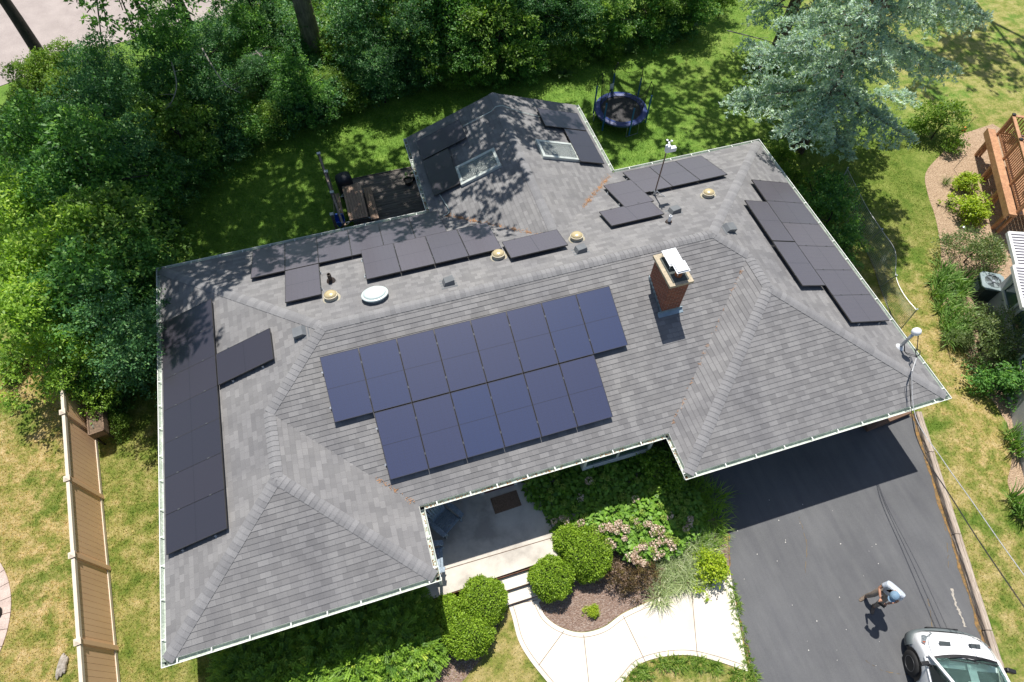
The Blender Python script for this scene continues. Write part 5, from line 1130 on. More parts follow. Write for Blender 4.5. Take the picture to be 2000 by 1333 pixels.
# ================================================================ tan fence
WOODN=M('fence_tan',(.88,.57,.34),(.80,.51,.30),1.2,.7,kind='obj',stretch=(1,.3,.3)); WOODE=M('fence_cream',(.68,.58,.46),(.60,.51,.40),2,.6); GAPM=M('board_gap',(.26,.17,.10),rough=.9)
fA=Vector((-3.98,2.4,0)); fB=Vector((-2.30,-12.6,0)); fd=(fB-fA).normalized(); fnn=Vector((fd.y,-fd.x,0)); fang=math.atan2(fd.y,fd.x)
posts=[]; y=-1.62
ft=lambda yy: fA+(fB-fA)*((yy-fA.y)/(fB.y-fA.y))
py=[2.9,.63,-1.64,-3.90,-6.14,-8.42,-10.69,-12.96]
FH=1.80
for i,(a,b_) in enumerate(zip(py,py[1:])):
    pa=ft(a);pb=ft(b_); L=(pb-pa).length; m_=(pa+pb)/2
    lab=['tan fence section hidden under the far end of the tree mass','tan fence section mostly under the overhanging tree','tan fence section with leaf shadows, where it leaves the tree','tan fence section beside the planter box','tan fence section in the middle of the sunny run','tan fence section below the middle, opposite the front hip of the roof','tan fence section at the bottom frame edge'][i]
    t_=thing('fence_section',lab,'fence',pa,fang,'sections of the tan board fence')
    mb=MB(); nb_=int(L/.155); bw_=L/nb_
    for k in range(nb_): mb.box(k*bw_+.004,(k+1)*bw_-.004,-.018,.018,.08,FH-.09,0,tint=rnd.random())
    mb.box(.04,L-.04,-.008,.008,.1,FH-.1,1)
    build('boards',mb,[WOODN,GAPM],t_)
    mb=MB(); mb.box(.05,L-.05,-.045,.045,FH-.12,FH,0); build('top_rail',mb,WOODE,t_,bevel=.006)
    mb=MB(); mb.box(.05,L-.05,-.04,.04,.03,.15,0); build('bottom_rail',mb,WOODE,t_,bevel=.006)
for i,a in enumerate(py):
    p=ft(a); t_=thing('fence_post',['fence post hidden deep in the trees','fence post under the trees','fence post at the edge of the overhanging tree','fence post beside the planter box','second fence post below the planter','third fence post below the planter','lowest fence post in the picture','fence post just past the bottom frame edge'][i],'fence post',p,fang,'posts of the tan board fence')
    mb=MB(); mb.box(-.065,.065,-.065,.065,0,FH+.02); build('post',mb,WOODN,t_,bevel=.006)
    mb=MB(); mb.box(-.085,.085,-.085,.085,FH+.02,FH+.05); mb.mesh([(-.075,-.075,FH+.05),(.075,-.075,FH+.05),(.075,.075,FH+.05),(-.075,.075,FH+.05),(0,0,FH+.10)],[(0,1,4),(1,2,4),(2,3,4),(3,0,4)]); build('post_cap',mb,WOODE,t_)
# planter box by the fence
p=Vector(gp(187,822,.85)); t_=thing('planter_box','weathered raised planter on dark legs beside the tan fence','planter',(p.x,p.y,0),fang,None)
PLK=M('planter_wood',(.22,.15,.10),(.14,.09,.06),5,.85,fine=20); SOIL=M('soil',(.20,.14,.09),(.10,.07,.05),14,.95,bmp=.5)
mb=MB()
for s in (-1,1): mb.box(-.45,.45,s*.22-.02,s*.22+.02,.6,.9); mb.box(s*.45-.02,s*.45+.02,-.2,.2,.6,.9)
build('box',mb,PLK,t_)
for sx__ in (-1,1):
    for sy__ in (-1,1):
        mb=MB(); mb.box(sx__*.42-.025,sx__*.42+.025,sy__*.19-.025,sy__*.19+.025,0,.6); build('leg',mb,CB,t_)
mb=MB(); mb.box(-.43,.43,-.2,.2,.7,.86); build('soil',mb,SOIL,t_)
link('seedlings',crown('planter_seedlings',5,[(-.2,0,.9,.2,.15,.1),(.15,0,.9,.25,.15,.12)],260,.06,.03,LF_SPR,.3),t_)
# weathered log / stone in the left lawn
p=gp(120,1300,.05); mb=MB(); gg=random.Random(4)
for k in range(3): mb.tube(curve_pts([(p[0]-.10+k*.09,p[1]-.32+k*.05,.04),(p[0]-.03+k*.06,p[1]-.02,.08),(p[0]+.04+k*.05,p[1]+.30-k*.06,.04)],3),[.02,.05,.06,.055,.06,.05,.02],7)
tag(build('weathered_log',mb,M('log_grey',(.42,.38,.33),(.25,.22,.18),14,.9,bmp=.5)),'short grey weathered log lying in the left lawn by the bottom of the fence','log')
p=gp(0,1195,.1); t_=thing('shoe','dark rounded object at the left frame edge on the round paver patio','shoe',(p[0]-.05,p[1],.035)); mb=MB(); mb.lathe([(.02,.0),(.09,.0),(.10,.05),(.07,.10),(.02,.12)],12,sx=.8,sy=1.5); build('upper',mb,CB,t_,smooth=True)
# ================================================================ timber edging
TIM=M('timber_pale',(.46,.39,.32),(.30,.24,.19),4,.9,kind='obj',stretch=(.25,3,3),fine=16,bmp=.4); TIMD=M('timber_brown',(.22,.13,.09),(.13,.08,.05),5,.9,stretch=(.3,3,3),fine=16,bmp=.4)
cuts=[0]
for q in ((1797,882),(1862,1043),(1935,1232)): cuts.append((Vector(gp(*q,.22))-Rt).dot(ddir))
cuts.append(cuts[-1]+2.6); cuts.append(cuts[-1]+2.6); tn=Vector((-ddir.y,ddir.x,0)); tang=math.atan2(ddir.y,ddir.x)
if tn.x<0: tn=-tn
for i,(a,b_) in enumerate(zip(cuts,cuts[1:])):
    o0=Rt+ddir*a+tn*.12; L=b_-a-.02
    t_=thing('landscape_timber',['short timber at the garage end of the driveway edging','weathered timber, second from the garage, along the driveway','long weathered timber beside the walking person','timber beside the white van hood','timber past the bottom frame edge'][i],'timber',o0,tang,'timbers edging the driveway')
    mb=MB(); K=14
    for k in range(K):
        x0_=L*k/K; x1_=L*(k+1)/K; mb.box(x0_,x1_,-.10,.10,0,.11,0); 
    mb2=MB(); j=lambda:rnd.uniform(-.006,.006)
    for s,(z0_,z1_) in enumerate(((0,.105),(.108,.215))):
        pts=[]; K=12
        for k in range(K+1):
            x_=L*k/K; zz=z1_+j(); pts.append([(x_,-.095+j(),z0_),(x_,-.095+j(),zz-.02),(x_,-.075+j(),zz),(x_,-.008+j(),zz+.002),(x_,.0,zz-.018*(s==1)),(x_,.010+j(),zz),(x_,.075+j(),zz),(x_,.095+j(),zz-.02),(x_,.095+j(),z0_)])
        for k in range(K):
            for m_ in range(8): mb2.face([pts[k][m_],pts[k+1][m_],pts[k+1][m_+1],pts[k][m_+1]])
        mb2.face(pts[0]); mb2.face(pts[-1][::-1])
    build('timber',mb2,TIM,t_)
t_=thing('landscape_timber','dark brown timber lying across at the top of the driveway, under the eave','timber',(21.05,-10.98,0),R(4),'timbers edging the driveway'); mb=MB(); mb.box(0,1.75,-.10,.10,0,.2); build('timber',mb,TIMD,t_,bevel=.015)
# ================================================================ sagging garden net fence
tops=[Vector(gp(u,v,z)) for u,v,z in ((1655,330,1.25),(1690,400,1.2),(1722,450,1.15),(1748,490,1.0),(1750,540,1.0),(1765,575,1.05),(1790,606,1.15))]
botp=[Vector(gp(u,v,0)) for u,v in ((1622,395),(1655,440),(1685,480),(1705,520),(1718,560),(1735,605),(1758,645))]
bots=[Vector((t.x*.5+b_.x*.5,t.y*.5+b_.y*.5,0)) if False else b_ for t,b_ in zip(tops,botp)]
nf=thing('net_fence','sagging see-through mesh garden fence with pale top wire right of the house','fence',bots[3])
NET=M('net_wire',(.45,.52,.47),(.34,.40,.36),5,.6); tc=curve_pts(tops,14); bc=curve_pts(bots,14); mb=MB()
for a,b_ in zip(tc,bc):
    mb.tube([a,a.lerp(b_,.5)+Vector((.05,0,-.03)),b_],.006,3,cap=False)
for k in range(1,15):
    t=k/15; mb.tube([a.lerp(b_,t)+Vector((.05,0,-.03))*math.sin(t*math.pi) for a,b_ in zip(tc,bc)],.006,3,cap=False)
build('net',mb,NET,nf,world=True)
mb=MB(); mb.tube(tc,.014,6); build('top_wire',mb,CWH,nf,world=True)
mb=MB(); mb.tube([v_+Vector((0,0,.02)) for v_ in bc],.012,5); build('bottom_wire',mb,TWIG,nf,world=True)
for i in (0,2,4,6):
    mb=MB(); mb.tube([bots[i]-Vector((0,0,.05)),tops[i]+Vector((0,0,.06))],.022,7); mb.lathe([(.03,0),(.03,.02)],8,c=tuple(tops[i]+Vector((0,0,.05)))); build('post',mb,GM,nf,world=True)
# ================================================================ trampoline
tc0=Vector((19.02,5.72,0)); t_=thing('trampoline','small round trampoline with blue pad and black safety net on the back lawn','trampoline',tc0,R(20))
BLU=M('pad_blue',(.030,.06,.24),(.025,.05,.19),3,.45,spec=.5); MATT=M('jump_mat',(.045,.042,.045),(.03,.03,.032),4,.7,fine=60); FOAM=M('foam_blue',(.02,.16,.42),(.02,.13,.36),5,.5)
r1,r0=1.19,.90; zt=.58
mb=MB(); K=40
def ringpt(r,k,z): a=2*math.pi*k/K; return (r*math.cos(a),r*math.sin(a),z)
for k in range(K):
    for (ra,za),(rb_,zb_) in (((r0,zt+.025),(r0+.14,zt+.05)),((r0+.14,zt+.05),(r1,zt+.03)),((r1,zt+.03),(r1+.01,zt-.04)),((r0,zt+.025),(r0,zt+.0))):
        mb.face([ringpt(ra,k,za),ringpt(ra,k+1,za),ringpt(rb_,k+1,zb_),ringpt(rb_,k,zb_)])
build('pad',mb,BLU,t_)
mb=MB(); mb.face([ringpt(r0+.02,k,zt) for k in range(K)]); build('jumping_mat',mb,MATT,t_)
mb=MB(); mb.tube([ringpt(r1-.03,k,zt-.05) for k in range(K+1)],.02,6); build('frame',mb,GM,t_)
for k in range(3):
    a=k*2.094+.3
    p0=Vector((math.cos(a-.25),math.sin(a-.25),0))*(r1-.03); p1=Vector((math.cos(a+.25),math.sin(a+.25),0))*(r1-.03)
    mb=MB(); mb.tube([p0+Vector((0,0,zt-.05)),p0*1.04+Vector((0,0,.03)),p1*1.04+Vector((0,0,.03)),p1+Vector((0,0,zt-.05))],.018,6); build('leg',mb,GM,t_)
tp=[]
for k in range(6):
    a=k*math.pi/3+.15; p0=Vector((math.cos(a),math.sin(a),0))*(r1+.02); q0=Vector((math.cos(a),math.sin(a),0))*(r1-.12); tp.append(q0+Vector((0,0,2.15)))
    mb=MB(); mb.tube([p0+Vector((0,0,.1)),p0+Vector((0,0,1.55))],.036,8); build('pole_sleeve',mb,FOAM,t_)
    mb=MB(); mb.tube([p0+Vector((0,0,1.55)),p0+Vector((0,0,2.0)),q0+Vector((0,0,2.17))],.014,6); mb.lathe([(.03,0),(.03,.05),(.0,.07)],8,c=tuple(q0+Vector((0,0,2.15)))); build('pole',mb,CB,t_)
NETB=M('net_black',(.012,.012,.012),rough=.8); mb=MB()
for k in range(6):
    a_=tp[k];b_=tp[(k+1)%6]; lo0=Vector(ringpt(r0+.03,0,0)); 
    for j in range(15):
        t=j/15; top_=a_.lerp(b_,t)-Vector((0,0,.35*math.sin(math.pi*t))); an=(k+t)*math.pi/3+.15; bt=Vector((math.cos(an),math.sin(an),0))*(r0+.05)+Vector((0,0,zt+.03))
        mb.tube([top_,bt],.0035,3,cap=False)
    for j in range(24):
        s=j/24; pts=[]
        for m_ in range(6):
            t=m_/5; top_=a_.lerp(b_,t)-Vector((0,0,.35*math.sin(math.pi*t))); an=(k+t)*math.pi/3+.15; bt=Vector((math.cos(an),math.sin(an),0))*(r0+.05)+Vector((0,0,zt+.03)); pts.append(top_.lerp(bt,s))
        mb.tube(pts,.0035 if j else .012,3,cap=False)
build('safety_net',mb,NETB,t_)
mb=MB(); a=1.4; mb.box(-.10,.10,-.004,.004,1.0,1.3,rot=Matrix.Rotation(a+1.57,3,'Z'),org=(.93*math.cos(a),.93*math.sin(a),0)); build('label',mb,WM,t_)
# ================================================================ back deck, picnic table, swing, grill
DKW=M('deck_grey',(.17,.15,.135),(.09,.08,.073),3,.85,kind='obj',stretch=(.35,4,1),fine=12,bmp=.3); PICW=M('picnic_wood',(.42,.29,.21),(.29,.19,.135),3,.8,kind='obj',stretch=(5,.4,1),fine=12)
t_=thing('back_deck','low weathered grey board deck in the corner behind the house','deck',(8,3.7,0))
mb=MB(); yy=.75
while yy<5.0:
    mb.box(6.35,9.5,yy,yy+.135,.26,.30,tint=rnd.random()); yy+=.145
build('boards',mb,DKW,t_,world=True)
mb=MB(); mb.box(6.35,9.5,5.0,5.04,.0,.30); mb.box(6.31,6.35,.75,5.0,.0,.30); mb.box(6.5,9.4,.8,4.9,.0,.2); build('skirt',mb,DKW,t_,world=True)
t_=thing('picnic_table','brown slatted picnic table with two benches on the back deck','picnic table',(6.56,3.28,.30)); 
mb=MB()
for k in range(7): mb.box(-.37+k*.107,-.37+k*.107+.098,-.95,.95,.43,.47)
build('tabletop',mb,PICW,t_,bevel=.004)
for s,nm in ((-1,'bench'),(1,'bench')):
    mb=MB()
    for k in range(2 if s<0 else 3): mb.box(s*.60-.16+k*.107,s*.60-.16+k*.107+.098,-.9,.9,.17,.21)
    build('bench',mb,PICW,t_,bevel=.004)
for s in (-1,1):
    mb=MB(); mb.tube(curve_pts([(-.62,s*.75,0),(-.45,s*.8,.15),(-.15,s*.72,.40),(.15,s*.72,.40),(.45,s*.8,.15),(.62,s*.75,0)],5),.025,7); mb.tube([(-.6,s*.72,.16),(.6,s*.72,.16)],.02,6); build('leg',mb,GM,t_)
t_=thing('grill','covered black kettle barbecue behind the picnic table','grill',(6.33,4.52,0),R(12)); COV=M('cover_black',(.025,.03,.038),(.018,.02,.026),6,.55)
mb=MB(); sec=[(.30,.26,.02),(.31,.27,.45),(.33,.28,.85),(.30,.26,1.0),(.18,.16,1.10),(.02,.02,1.12)]
vs=[];K=20
for rx_,ry_,z_ in sec:
    for k in range(K):
        a=6.283*k/K; c_=math.cos(a); s_=math.sin(a); q=.55; vs.append((rx_*math.copysign(abs(c_)**q,c_)*(1+.02*math.sin(5*a)),ry_*math.copysign(abs(s_)**q,s_)*(1+.02*math.sin(7*a)),z_))
fs=[(i*K+k,i*K+(k+1)%K,(i+1)*K+(k+1)%K,(i+1)*K+k) for i in range(len(sec)-1) for k in range(K)]; mb.mesh(vs,fs); build('cover',mb,COV,t_,smooth=True)
PSTW=M('post_wood',(.27,.21,.17),(.18,.14,.11),5,.85,fine=20)
t_=thing('swing_frame','wooden posts with grey caps and a beam at the left side of the deck','swing frame',(5.9,2.3,0))
for a in ((5.70,4.45,2.42),(5.83,3.40,2.42),(5.88,2.28,2.42)):
    mb=MB(); mb.box(a[0]-.05,a[0]+.05,a[1]-.05,a[1]+.05,0,a[2]); build('post',mb,PSTW,t_,world=True)
    mb=MB(); mb.box(a[0]-.07,a[0]+.07,a[1]-.06,a[1]+.06,a[2]-.02,a[2]+.03); build('post_cap',mb,GM,t_,world=True,bevel=.006)
mb=MB(); mb.bar((5.70,4.45,2.33),(5.88,2.28,2.33),.07,.10); mb.bar((5.88,2.22,2.33),(6.02,.7,2.33),.07,.10); build('beam',mb,PSTW,t_,world=True)
mb=MB(); mb.box(5.60,5.70,1.92,2.02,0,1.62); build('post',mb,PSTW,t_,world=True); mb=MB(); mb.box(5.58,5.72,1.90,2.04,1.62,1.67); build('post_cap',mb,GM,t_,world=True)
s0=Vector(gp(664,434,.85)); t_=thing('toddler_swing','bright blue bucket swing hanging from the beam beside the picnic table','swing',s0,R(-15))
SWB=M('swing_blue',(.01,.12,.62),(.01,.10,.50),4,.35); mb=MB()
prof=[(.05,-.12),(.16,-.10),(.20,-.02),(.22,.10),(.205,.11),(.18,.0),(.14,-.07),(.04,-.09)]; mb.lathe(prof,16,sx=.95,sy=.8); mb.box(-.18,.18,.10,.15,.02,.32); mb.box(-.04,.04,-.2,-.16,-.08,.2); mb.box(-.18,.18,-.21,-.17,.12,.18)
build('seat',mb,SWB,t_,smooth=False,bevel=.01)
RP=M('rope_yellow',(.60,.55,.28)); top_=Vector((5.88,2.2,2.28))-s0
top_.rotate(Euler((0,0,R(15))))
for sg in (-1,1):
    for yy in (-.17,.13):
        mb=MB(); mb.tube([(sg*.17,yy,.12),top_],.010,5); build('rope',mb,RP,t_)
for (u,v,s,lab) in ((797,353,1,'round potted plant on the back deck, the left of two'),(807,342,.85,'potted plant against the back wing gutter, the right of two')):
    x,y,_=gp(u,v,.5); t_=thing('potted_plant',lab,'potted plant',(x,y,.30),0,'pots on the back deck'); mb=MB(); mb.lathe([(.12*s,0),(.19*s,.24*s),(.20*s,.26*s),(.17*s,.25*s),(.16*s,.18*s)],16); build('pot',mb,M('pot_dark',(.06,.05,.045)),t_); link('foliage',crown('pot_leaves',int(u),[(0,0,.3*s,.22*s,.22*s,.12)],900,.07,.035,LF_DEEP),t_)
t_=thing('propane_tank','pale grey rounded tank by the back wing wall on the deck','tank',(9.42,1.62,.30)); mb=MB(); mb.lathe([(.10,0),(.15,.03),(.155,.3),(.12,.38),(.05,.41),(.05,.46),(.02,.47)],18); build('body',mb,GM,t_,smooth=True); mb=MB(); mb.lathe([(.09,.40),(.09,.48),(.08,.48),(.08,.40)],16); build('collar',mb,GM,t_)
# ================================================================ porch: doormat, chairs
t_=thing('doormat','brown coir doormat in front of the front door','doormat',(8.86,-10.0,.452),R(2)); mb=MB(); mb.box(-.42,.42,-.25,.25,0,.02); build('mat',mb,M('coir',(.24,.155,.105),(.15,.10,.065),30,1,fine=80,bmp=.6),t_,bevel=.006)
CHB=M('chair_blue',(.27,.34,.41),(.22,.28,.34),5,.6,fine=20)
def adirondack(label,loc,rz):
    t_=thing('adirondack_chair',label,'chair',loc,rz,'adirondack chairs on the porch')
    # faces -y
    mb=MB()
    for k in range(7): 
        y0_=-.36+k*.085; z_=.36-.018*k; mb.box(-.27,.27,y0_,y0_+.075,z_-.01,z_+.01)
    build('seat',mb,CHB,t_,bevel=.003)
    mb=MB(); n_=7
    for k in range(n_):
        x_=(-3+k)*.085; hgt=.78-.035*abs(k-3)**1.3; b0=Vector((x_*.85,.20,.22)); b1=Vector((x_*1.15,.20+.40*hgt,.22+.9*hgt)); mb.bar(b0,b1,.072,.018,up=(0,-1,.4))
    build('backrest',mb,CHB,t_,bevel=.003)
    mb=MB(); mb.bar((-.30,.34,.50),(.30,.34,.50),.02,.06); mb.bar((-.27,.44,.72),(.27,.44,.72),.02,.05); build('back_rail',mb,CHB,t_)
    for s in (-1,1):
        mb=MB(); pts=[(s*.30,-.42),(s*.44,-.40),(s*.46,-.05),(s*.40,.30),(s*.33,.38),(s*.30,.1)]; mb.prism(pts,.54,.562); build('armrest',mb,CHB,t_,bevel=.004)
        mb=MB(); mb.box(s*.33-.012 if s>0 else -.342,s*.33+.012 if s>0 else -.318,-.38,-.28,0,.54); build('leg',mb,CHB,t_)
        mb=MB(); mb.bar((s*.28,-.40,.33),(s*.28,.55,.06),.02,.11); build('leg',mb,CHB,t_)
    return t_
adirondack('blue slatted adirondack chair facing out from the inner corner of the porch',(6.95,-10.05,.45),R(33))
adirondack('blue adirondack chair half hidden under the side gutter of the porch',(6.30,-11.05,.45),R(80))
# ================================================================ neighbour: deck, house, air conditioner
na=math.atan2(-.86,-.5); nd=Vector((-.50,-.866,0)); nm_=Vector((.866,-.50,0))
NW=M('cedar',(.50,.27,.14),(.40,.20,.10),3,.6,kind='obj',stretch=(1,1,1),fine=14)
rp=[v_+Vector((.866,-.5,0))*.42 for v_ in (Vector((33.19,-.82,0)),Vector((32.42,-2.15,0)),Vector((31.64,-3.48,0)),Vector((30.88,-4.80,0)))]
t_=thing('wooden_deck','raised cedar deck with slatted railing and dark post caps at the right edge','deck',rp[1]); dz=1.2
mb=MB(); A_=rp[0];B_=rp[3]
def dq(s,t): return rp[0]+nd*s+nm_*t
LD=(B_-A_).length
for k in range(26): 
    t=.05+k*.145; q=[dq(-.1,t),dq(LD+.1,t),dq(LD+.1,t+.135),dq(-.1,t+.135)]; mb.prism([(v_.x,v_.y) for v_ in q],dz-.03,dz)
build('boards',mb,NW,t_,world=True)
mb=MB(); 
for t0_,z_,w_ in ((-.28,dz-.10,.28),): 
    q=[dq(-.35,-.30),dq(LD+.15,-.30),dq(LD+.15,-.02),dq(-.35,-.02)]; mb.prism([(v_.x,v_.y) for v_ in q],dz-.14,dz-.02)
q=[dq(-.35,-.345),dq(LD+.15,-.345),dq(LD+.15,-.305),dq(-.35,-.305)]; mb.prism([(v_.x,v_.y) for v_ in q],dz-.30,dz-.0)
build('rim_board',mb,NW,t_,world=True)
for i,p in enumerate(rp):
    mb=MB(); mb.box(-.045,.045,-.045,.045,0,dz+.98,rot=Matrix.Rotation(na,3,'Z'),org=p); build('post',mb,NW,t_,world=True)
    mb=MB(); mb.box(-.065,.065,-.065,.065,dz+1.0,dz+1.06,rot=Matrix.Rotation(na,3,'Z'),org=p); build('post_cap',mb,CB,t_,world=True,bevel=.01)
for i in range(3):
    a,b_=rp[i],rp[i+1]
    for zz,w1,w2 in ((.98,.13,.035),(.10,.04,.08),(.90,.04,.08)): mb=MB(); mb.bar(a+Vector((0,0,dz+zz)),b_+Vector((0,0,dz+zz)),w1,w2); build('rail',mb,NW,t_,world=True)
    for k in range(1,12):
        p=a.lerp(b_,k/12); mb=MB(); mb.bar(p+Vector((0,0,dz+.1)),p+Vector((0,0,dz+.92)),.036,.036); build('baluster',mb,NW,t_,world=True)
# far side railing running right
for (a,b_) in ((rp[0],dq(0,2.4)),):
    mb=MB(); mb.bar(a+Vector((0,0,dz+.98)),b_+Vector((0,0,dz+.98)),.13,.035); build('rail',mb,NW,t_,world=True)
    mb=MB(); mb.bar(a+Vector((0,0,dz+.10)),b_+Vector((0,0,dz+.10)),.04,.08); build('rail',mb,NW,t_,world=True)
    for k in range(1,18):
        p=a.lerp(b_,k/18); mb=MB(); mb.bar(p+Vector((0,0,dz+.1)),p+Vector((0,0,dz+.95)),.036,.036); build('baluster',mb,NW,t_,world=True)
for s in (0,1.5,3.0,4.4): 
    p=dq(s,-.15); mb=MB(); mb.box(-.06,.06,-.06,.06,0,dz-.3,rot=Matrix.Rotation(na,3,'Z'),org=p); build('leg',mb,NW,t_,world=True)
p=dq(.25,.55); t_=thing('flower_basket','purple flowering basket on the cedar deck railing','flower basket',(p.x,p.y,dz)); mb=MB(); mb.lathe([(.1,0),(.2,.25),(.22,.26),(.0,.25)],14); build('pot',mb,CB,t_); link('foliage',crown('basket_leaves',3,[(0,0,.36,.3,.3,.16)],700,.07,.04,LF_MID),t_); link('blossoms',crown('basket_blossoms',4,[(0,0,.42,.3,.3,.14)],260,.05,.045,leafmat('petal_violet',(.20,.12,.30),(.45,.32,.55),.2)),t_)
for (s,tt) in ((3.5,.5),):
    p=dq(s,tt); t_=thing('metal_basket','dark wire basket with dry plant on the cedar deck','basket',(p.x,p.y,dz)); mb=MB()
    for k in range(10): a=k*.628; mb.tube([(.08*math.cos(a),.08*math.sin(a),0),(.17*math.cos(a),.17*math.sin(a),.12),(.2*math.cos(a),.2*math.sin(a),.26)],.008,4)
    mb.tube([(.2*math.cos(k*.314),.2*math.sin(k*.314),.26) for k in range(21)],.01,4); build('wires',mb,CB,t_); link('dry_plant',crown('dry_plant',6,[(0,0,.3,.2,.2,.14)],500,.06,.03,LF_WINE),t_)
# awning/metal roof
t_=thing('neighbour_house','neighbouring house with ribbed white metal awning roofs at the right frame edge','house',(28,-9,0))
AW=M('ribbed_metal',(.62,.62,.64),(.55,.55,.58),2,.4,metal=.2,spec=.5); AWD=M('rib_groove',(.22,.20,.22)); NSID=M('neighbour_siding',(.42,.43,.44),(.36,.37,.38),2,.6)
e0=Vector((28.62,-5.55,0))+Vector((.866,-.50,0))*.05

def nq(s,t): return e0+nd*s+nm_*t
def ribbed(s0,s1,t0,t1,z0,z1,name):
    mb=MB(); n_=int((s1-s0)/.125)
    for k in range(n_):
        a=s0+(s1-s0)*k/n_; m1=a+(s1-s0)/n_*.58; c_=s0+(s1-s0)*(k+1)/n_
        P=lambda s,t,z:(nq(s,t).x,nq(s,t).y,z)
        for (sa,sb,oa,ob,mi) in ((a,m1,.035,.035,0),(m1,m1+.012,.035,0,1),(m1+.012,c_-.012,0,0,1),(c_-.012,c_,0,.035,0)):
            mb.face([P(sa,t0,z0+oa),P(sb,t0,z0+ob),P(sb,t1,z1+ob),P(sa,t1,z1+oa)],mi)
    build(name,mb,[AW,AWD],t_,world=True)
    fr=MB(); q=lambda s,t,z:Vector((nq(s,t).x,nq(s,t).y,z))
    fr.bar(q(s0,t0,z0-.02),q(s1,t0,z0-.02),.10,.12); fr.bar(q(s0,t0,z0-.02),q(s0,t1,z1-.02),.08,.12); fr.bar(q(s1,t0,z0-.02),q(s1,t1,z1-.02),.08,.12); build('trim',fr,FASC,t_,world=True)
ribbed(1.15,2.72,.10,3.2,2.75,3.2,'awning'); ribbed(2.75,4.5,-.05,3.2,2.80,3.25,'awning')
mb=MB(); q=[nq(1.7,1.0),nq(9,1.0),nq(9,7),nq(1.7,7)]; mb.prism([(v_.x,v_.y) for v_ in q],0,2.7); build('wall',mb,NSID,t_,world=True)
mb=MB(); q=[nq(1.7,3.25),nq(9.5,3.25),nq(9.5,7),nq(1.7,7)]; mb.prism([(v_.x,v_.y) for v_ in q],3.3,3.4); build('roof',mb,SH2 if False else M('plain_roof',(.2,.2,.21),(.16,.16,.17),6,.9,fine=30),t_,world=True)
for s in (2.6,3.9,5.6):
    P=lambda s,t,z:Vector((nq(s,t).x,nq(s,t).y,z)); fr=MB(); fr.bar(P(s-.5,.97,.9),P(s+.5,.97,.9),.08,.08); fr.bar(P(s-.5,.97,2.0),P(s+.5,.97,2.0),.08,.08); fr.bar(P(s-.5,.97,.9),P(s-.5,.97,2.0),.08,.08,up=(1,0,0)); fr.bar(P(s+.5,.97,.9),P(s+.5,.97,2.0),.08,.08,up=(1,0,0)); w_=build('window',fr,FASC,t_,world=True)
    gl=MB(); gl.face([P(s-.5,.985,.9),P(s+.5,.985,.9),P(s+.5,.985,2),P(s-.5,.985,2)]); o=build('pane',gl,GLASS,w_); o.location=-Vector(t_.location)
for s in ():
    mb=MB(); p=nq(s,.05); mb.box(-.04,.04,-.04,.04,0,2.75,org=p,rot=Matrix.Rotation(na,3,'Z')); build('awning_post',mb,FASC,t_,world=True)
# air conditioner
p=Vector(gp(1940,550,.75)); t_=thing('air_conditioner','dark green grey air conditioning unit with round fan guard beside the irises','air conditioner',(p.x,p.y,0),na)
ACG=M('ac_green',(.05,.075,.075),(.04,.06,.06),4,.5); ACL=M('ac_top',(.26,.32,.33),(.2,.26,.27),4,.45)
def sq(r,z,cut=.12): 
    return [(r-cut,-r,z),(r,-r+cut,z),(r,r-cut,z),(r-cut,r,z),(-r+cut,r,z),(-r,r-cut,z),(-r,-r+cut,z),(-r+cut,-r,z)]
mb=MB()
for k in range(12):
    z=.05+k*.055; mb.prism([(a[0],a[1]) for a in sq(.40,0)],z,z+.03); mb.prism([(a[0],a[1]) for a in sq(.385,0)],z+.03,z+.055)
build('casing',mb,ACG,t_)
mb=MB(); o_=sq(.42,.75); K=8
inn=[(.30*math.cos(-1.18+k*.785),.30*math.sin(-1.18+k*.785),.765) for k in range(8)]
for k in range(8): mb.face([o_[k],o_[(k+1)%8],inn[(k+1)%8],inn[k]]); mb.face([o_[k],(o_[k][0],o_[k][1],.70),(o_[(k+1)%8][0],o_[(k+1)%8][1],.70),o_[(k+1)%8]])
build('top_cover',mb,ACL,t_)
mb=MB()
for r_ in (.06,.11,.16,.21,.26,.30): mb.tube([(r_*math.cos(k*.262),r_*math.sin(k*.262),.775) for k in range(25)],.005,4)
for k in range(8): a=k*.785; mb.tube([(.03*math.cos(a),.03*math.sin(a),.775),(.3*math.cos(a),.3*math.sin(a),.77)],.006,4)
mb.lathe([(.05,.77),(.05,.79),(.0,.79)],12); build('fan_guard',mb,GM,t_)
mb=MB(); mb.face([(.29*math.cos(k*.5236),.29*math.sin(k*.5236),.70) for k in range(12)]); 
for k in range(4):
    a=k*1.57; mb.face([(.04*math.cos(a),.04*math.sin(a),.73),(.27*math.cos(a),.27*math.sin(a),.72),(.27*math.cos(a+.6),.27*math.sin(a+.6),.75),(.04*math.cos(a+.9),.04*math.sin(a+.9),.74)],1)
build('fan',mb,[CB,ACL],t_)
t_=thing('garden_lamp','small solar path lamp in the mulch below the lime shrubs','lamp',gp(1873,455,0)); mb=MB(); mb.tube([(0,0,0),(0,0,.3)],.012,6); build('stake',mb,CB,t_); mb=MB(); mb.lathe([(.03,.26),(.07,.33),(.06,.35),(0,.37)],12); build('shade',mb,GM,t_)
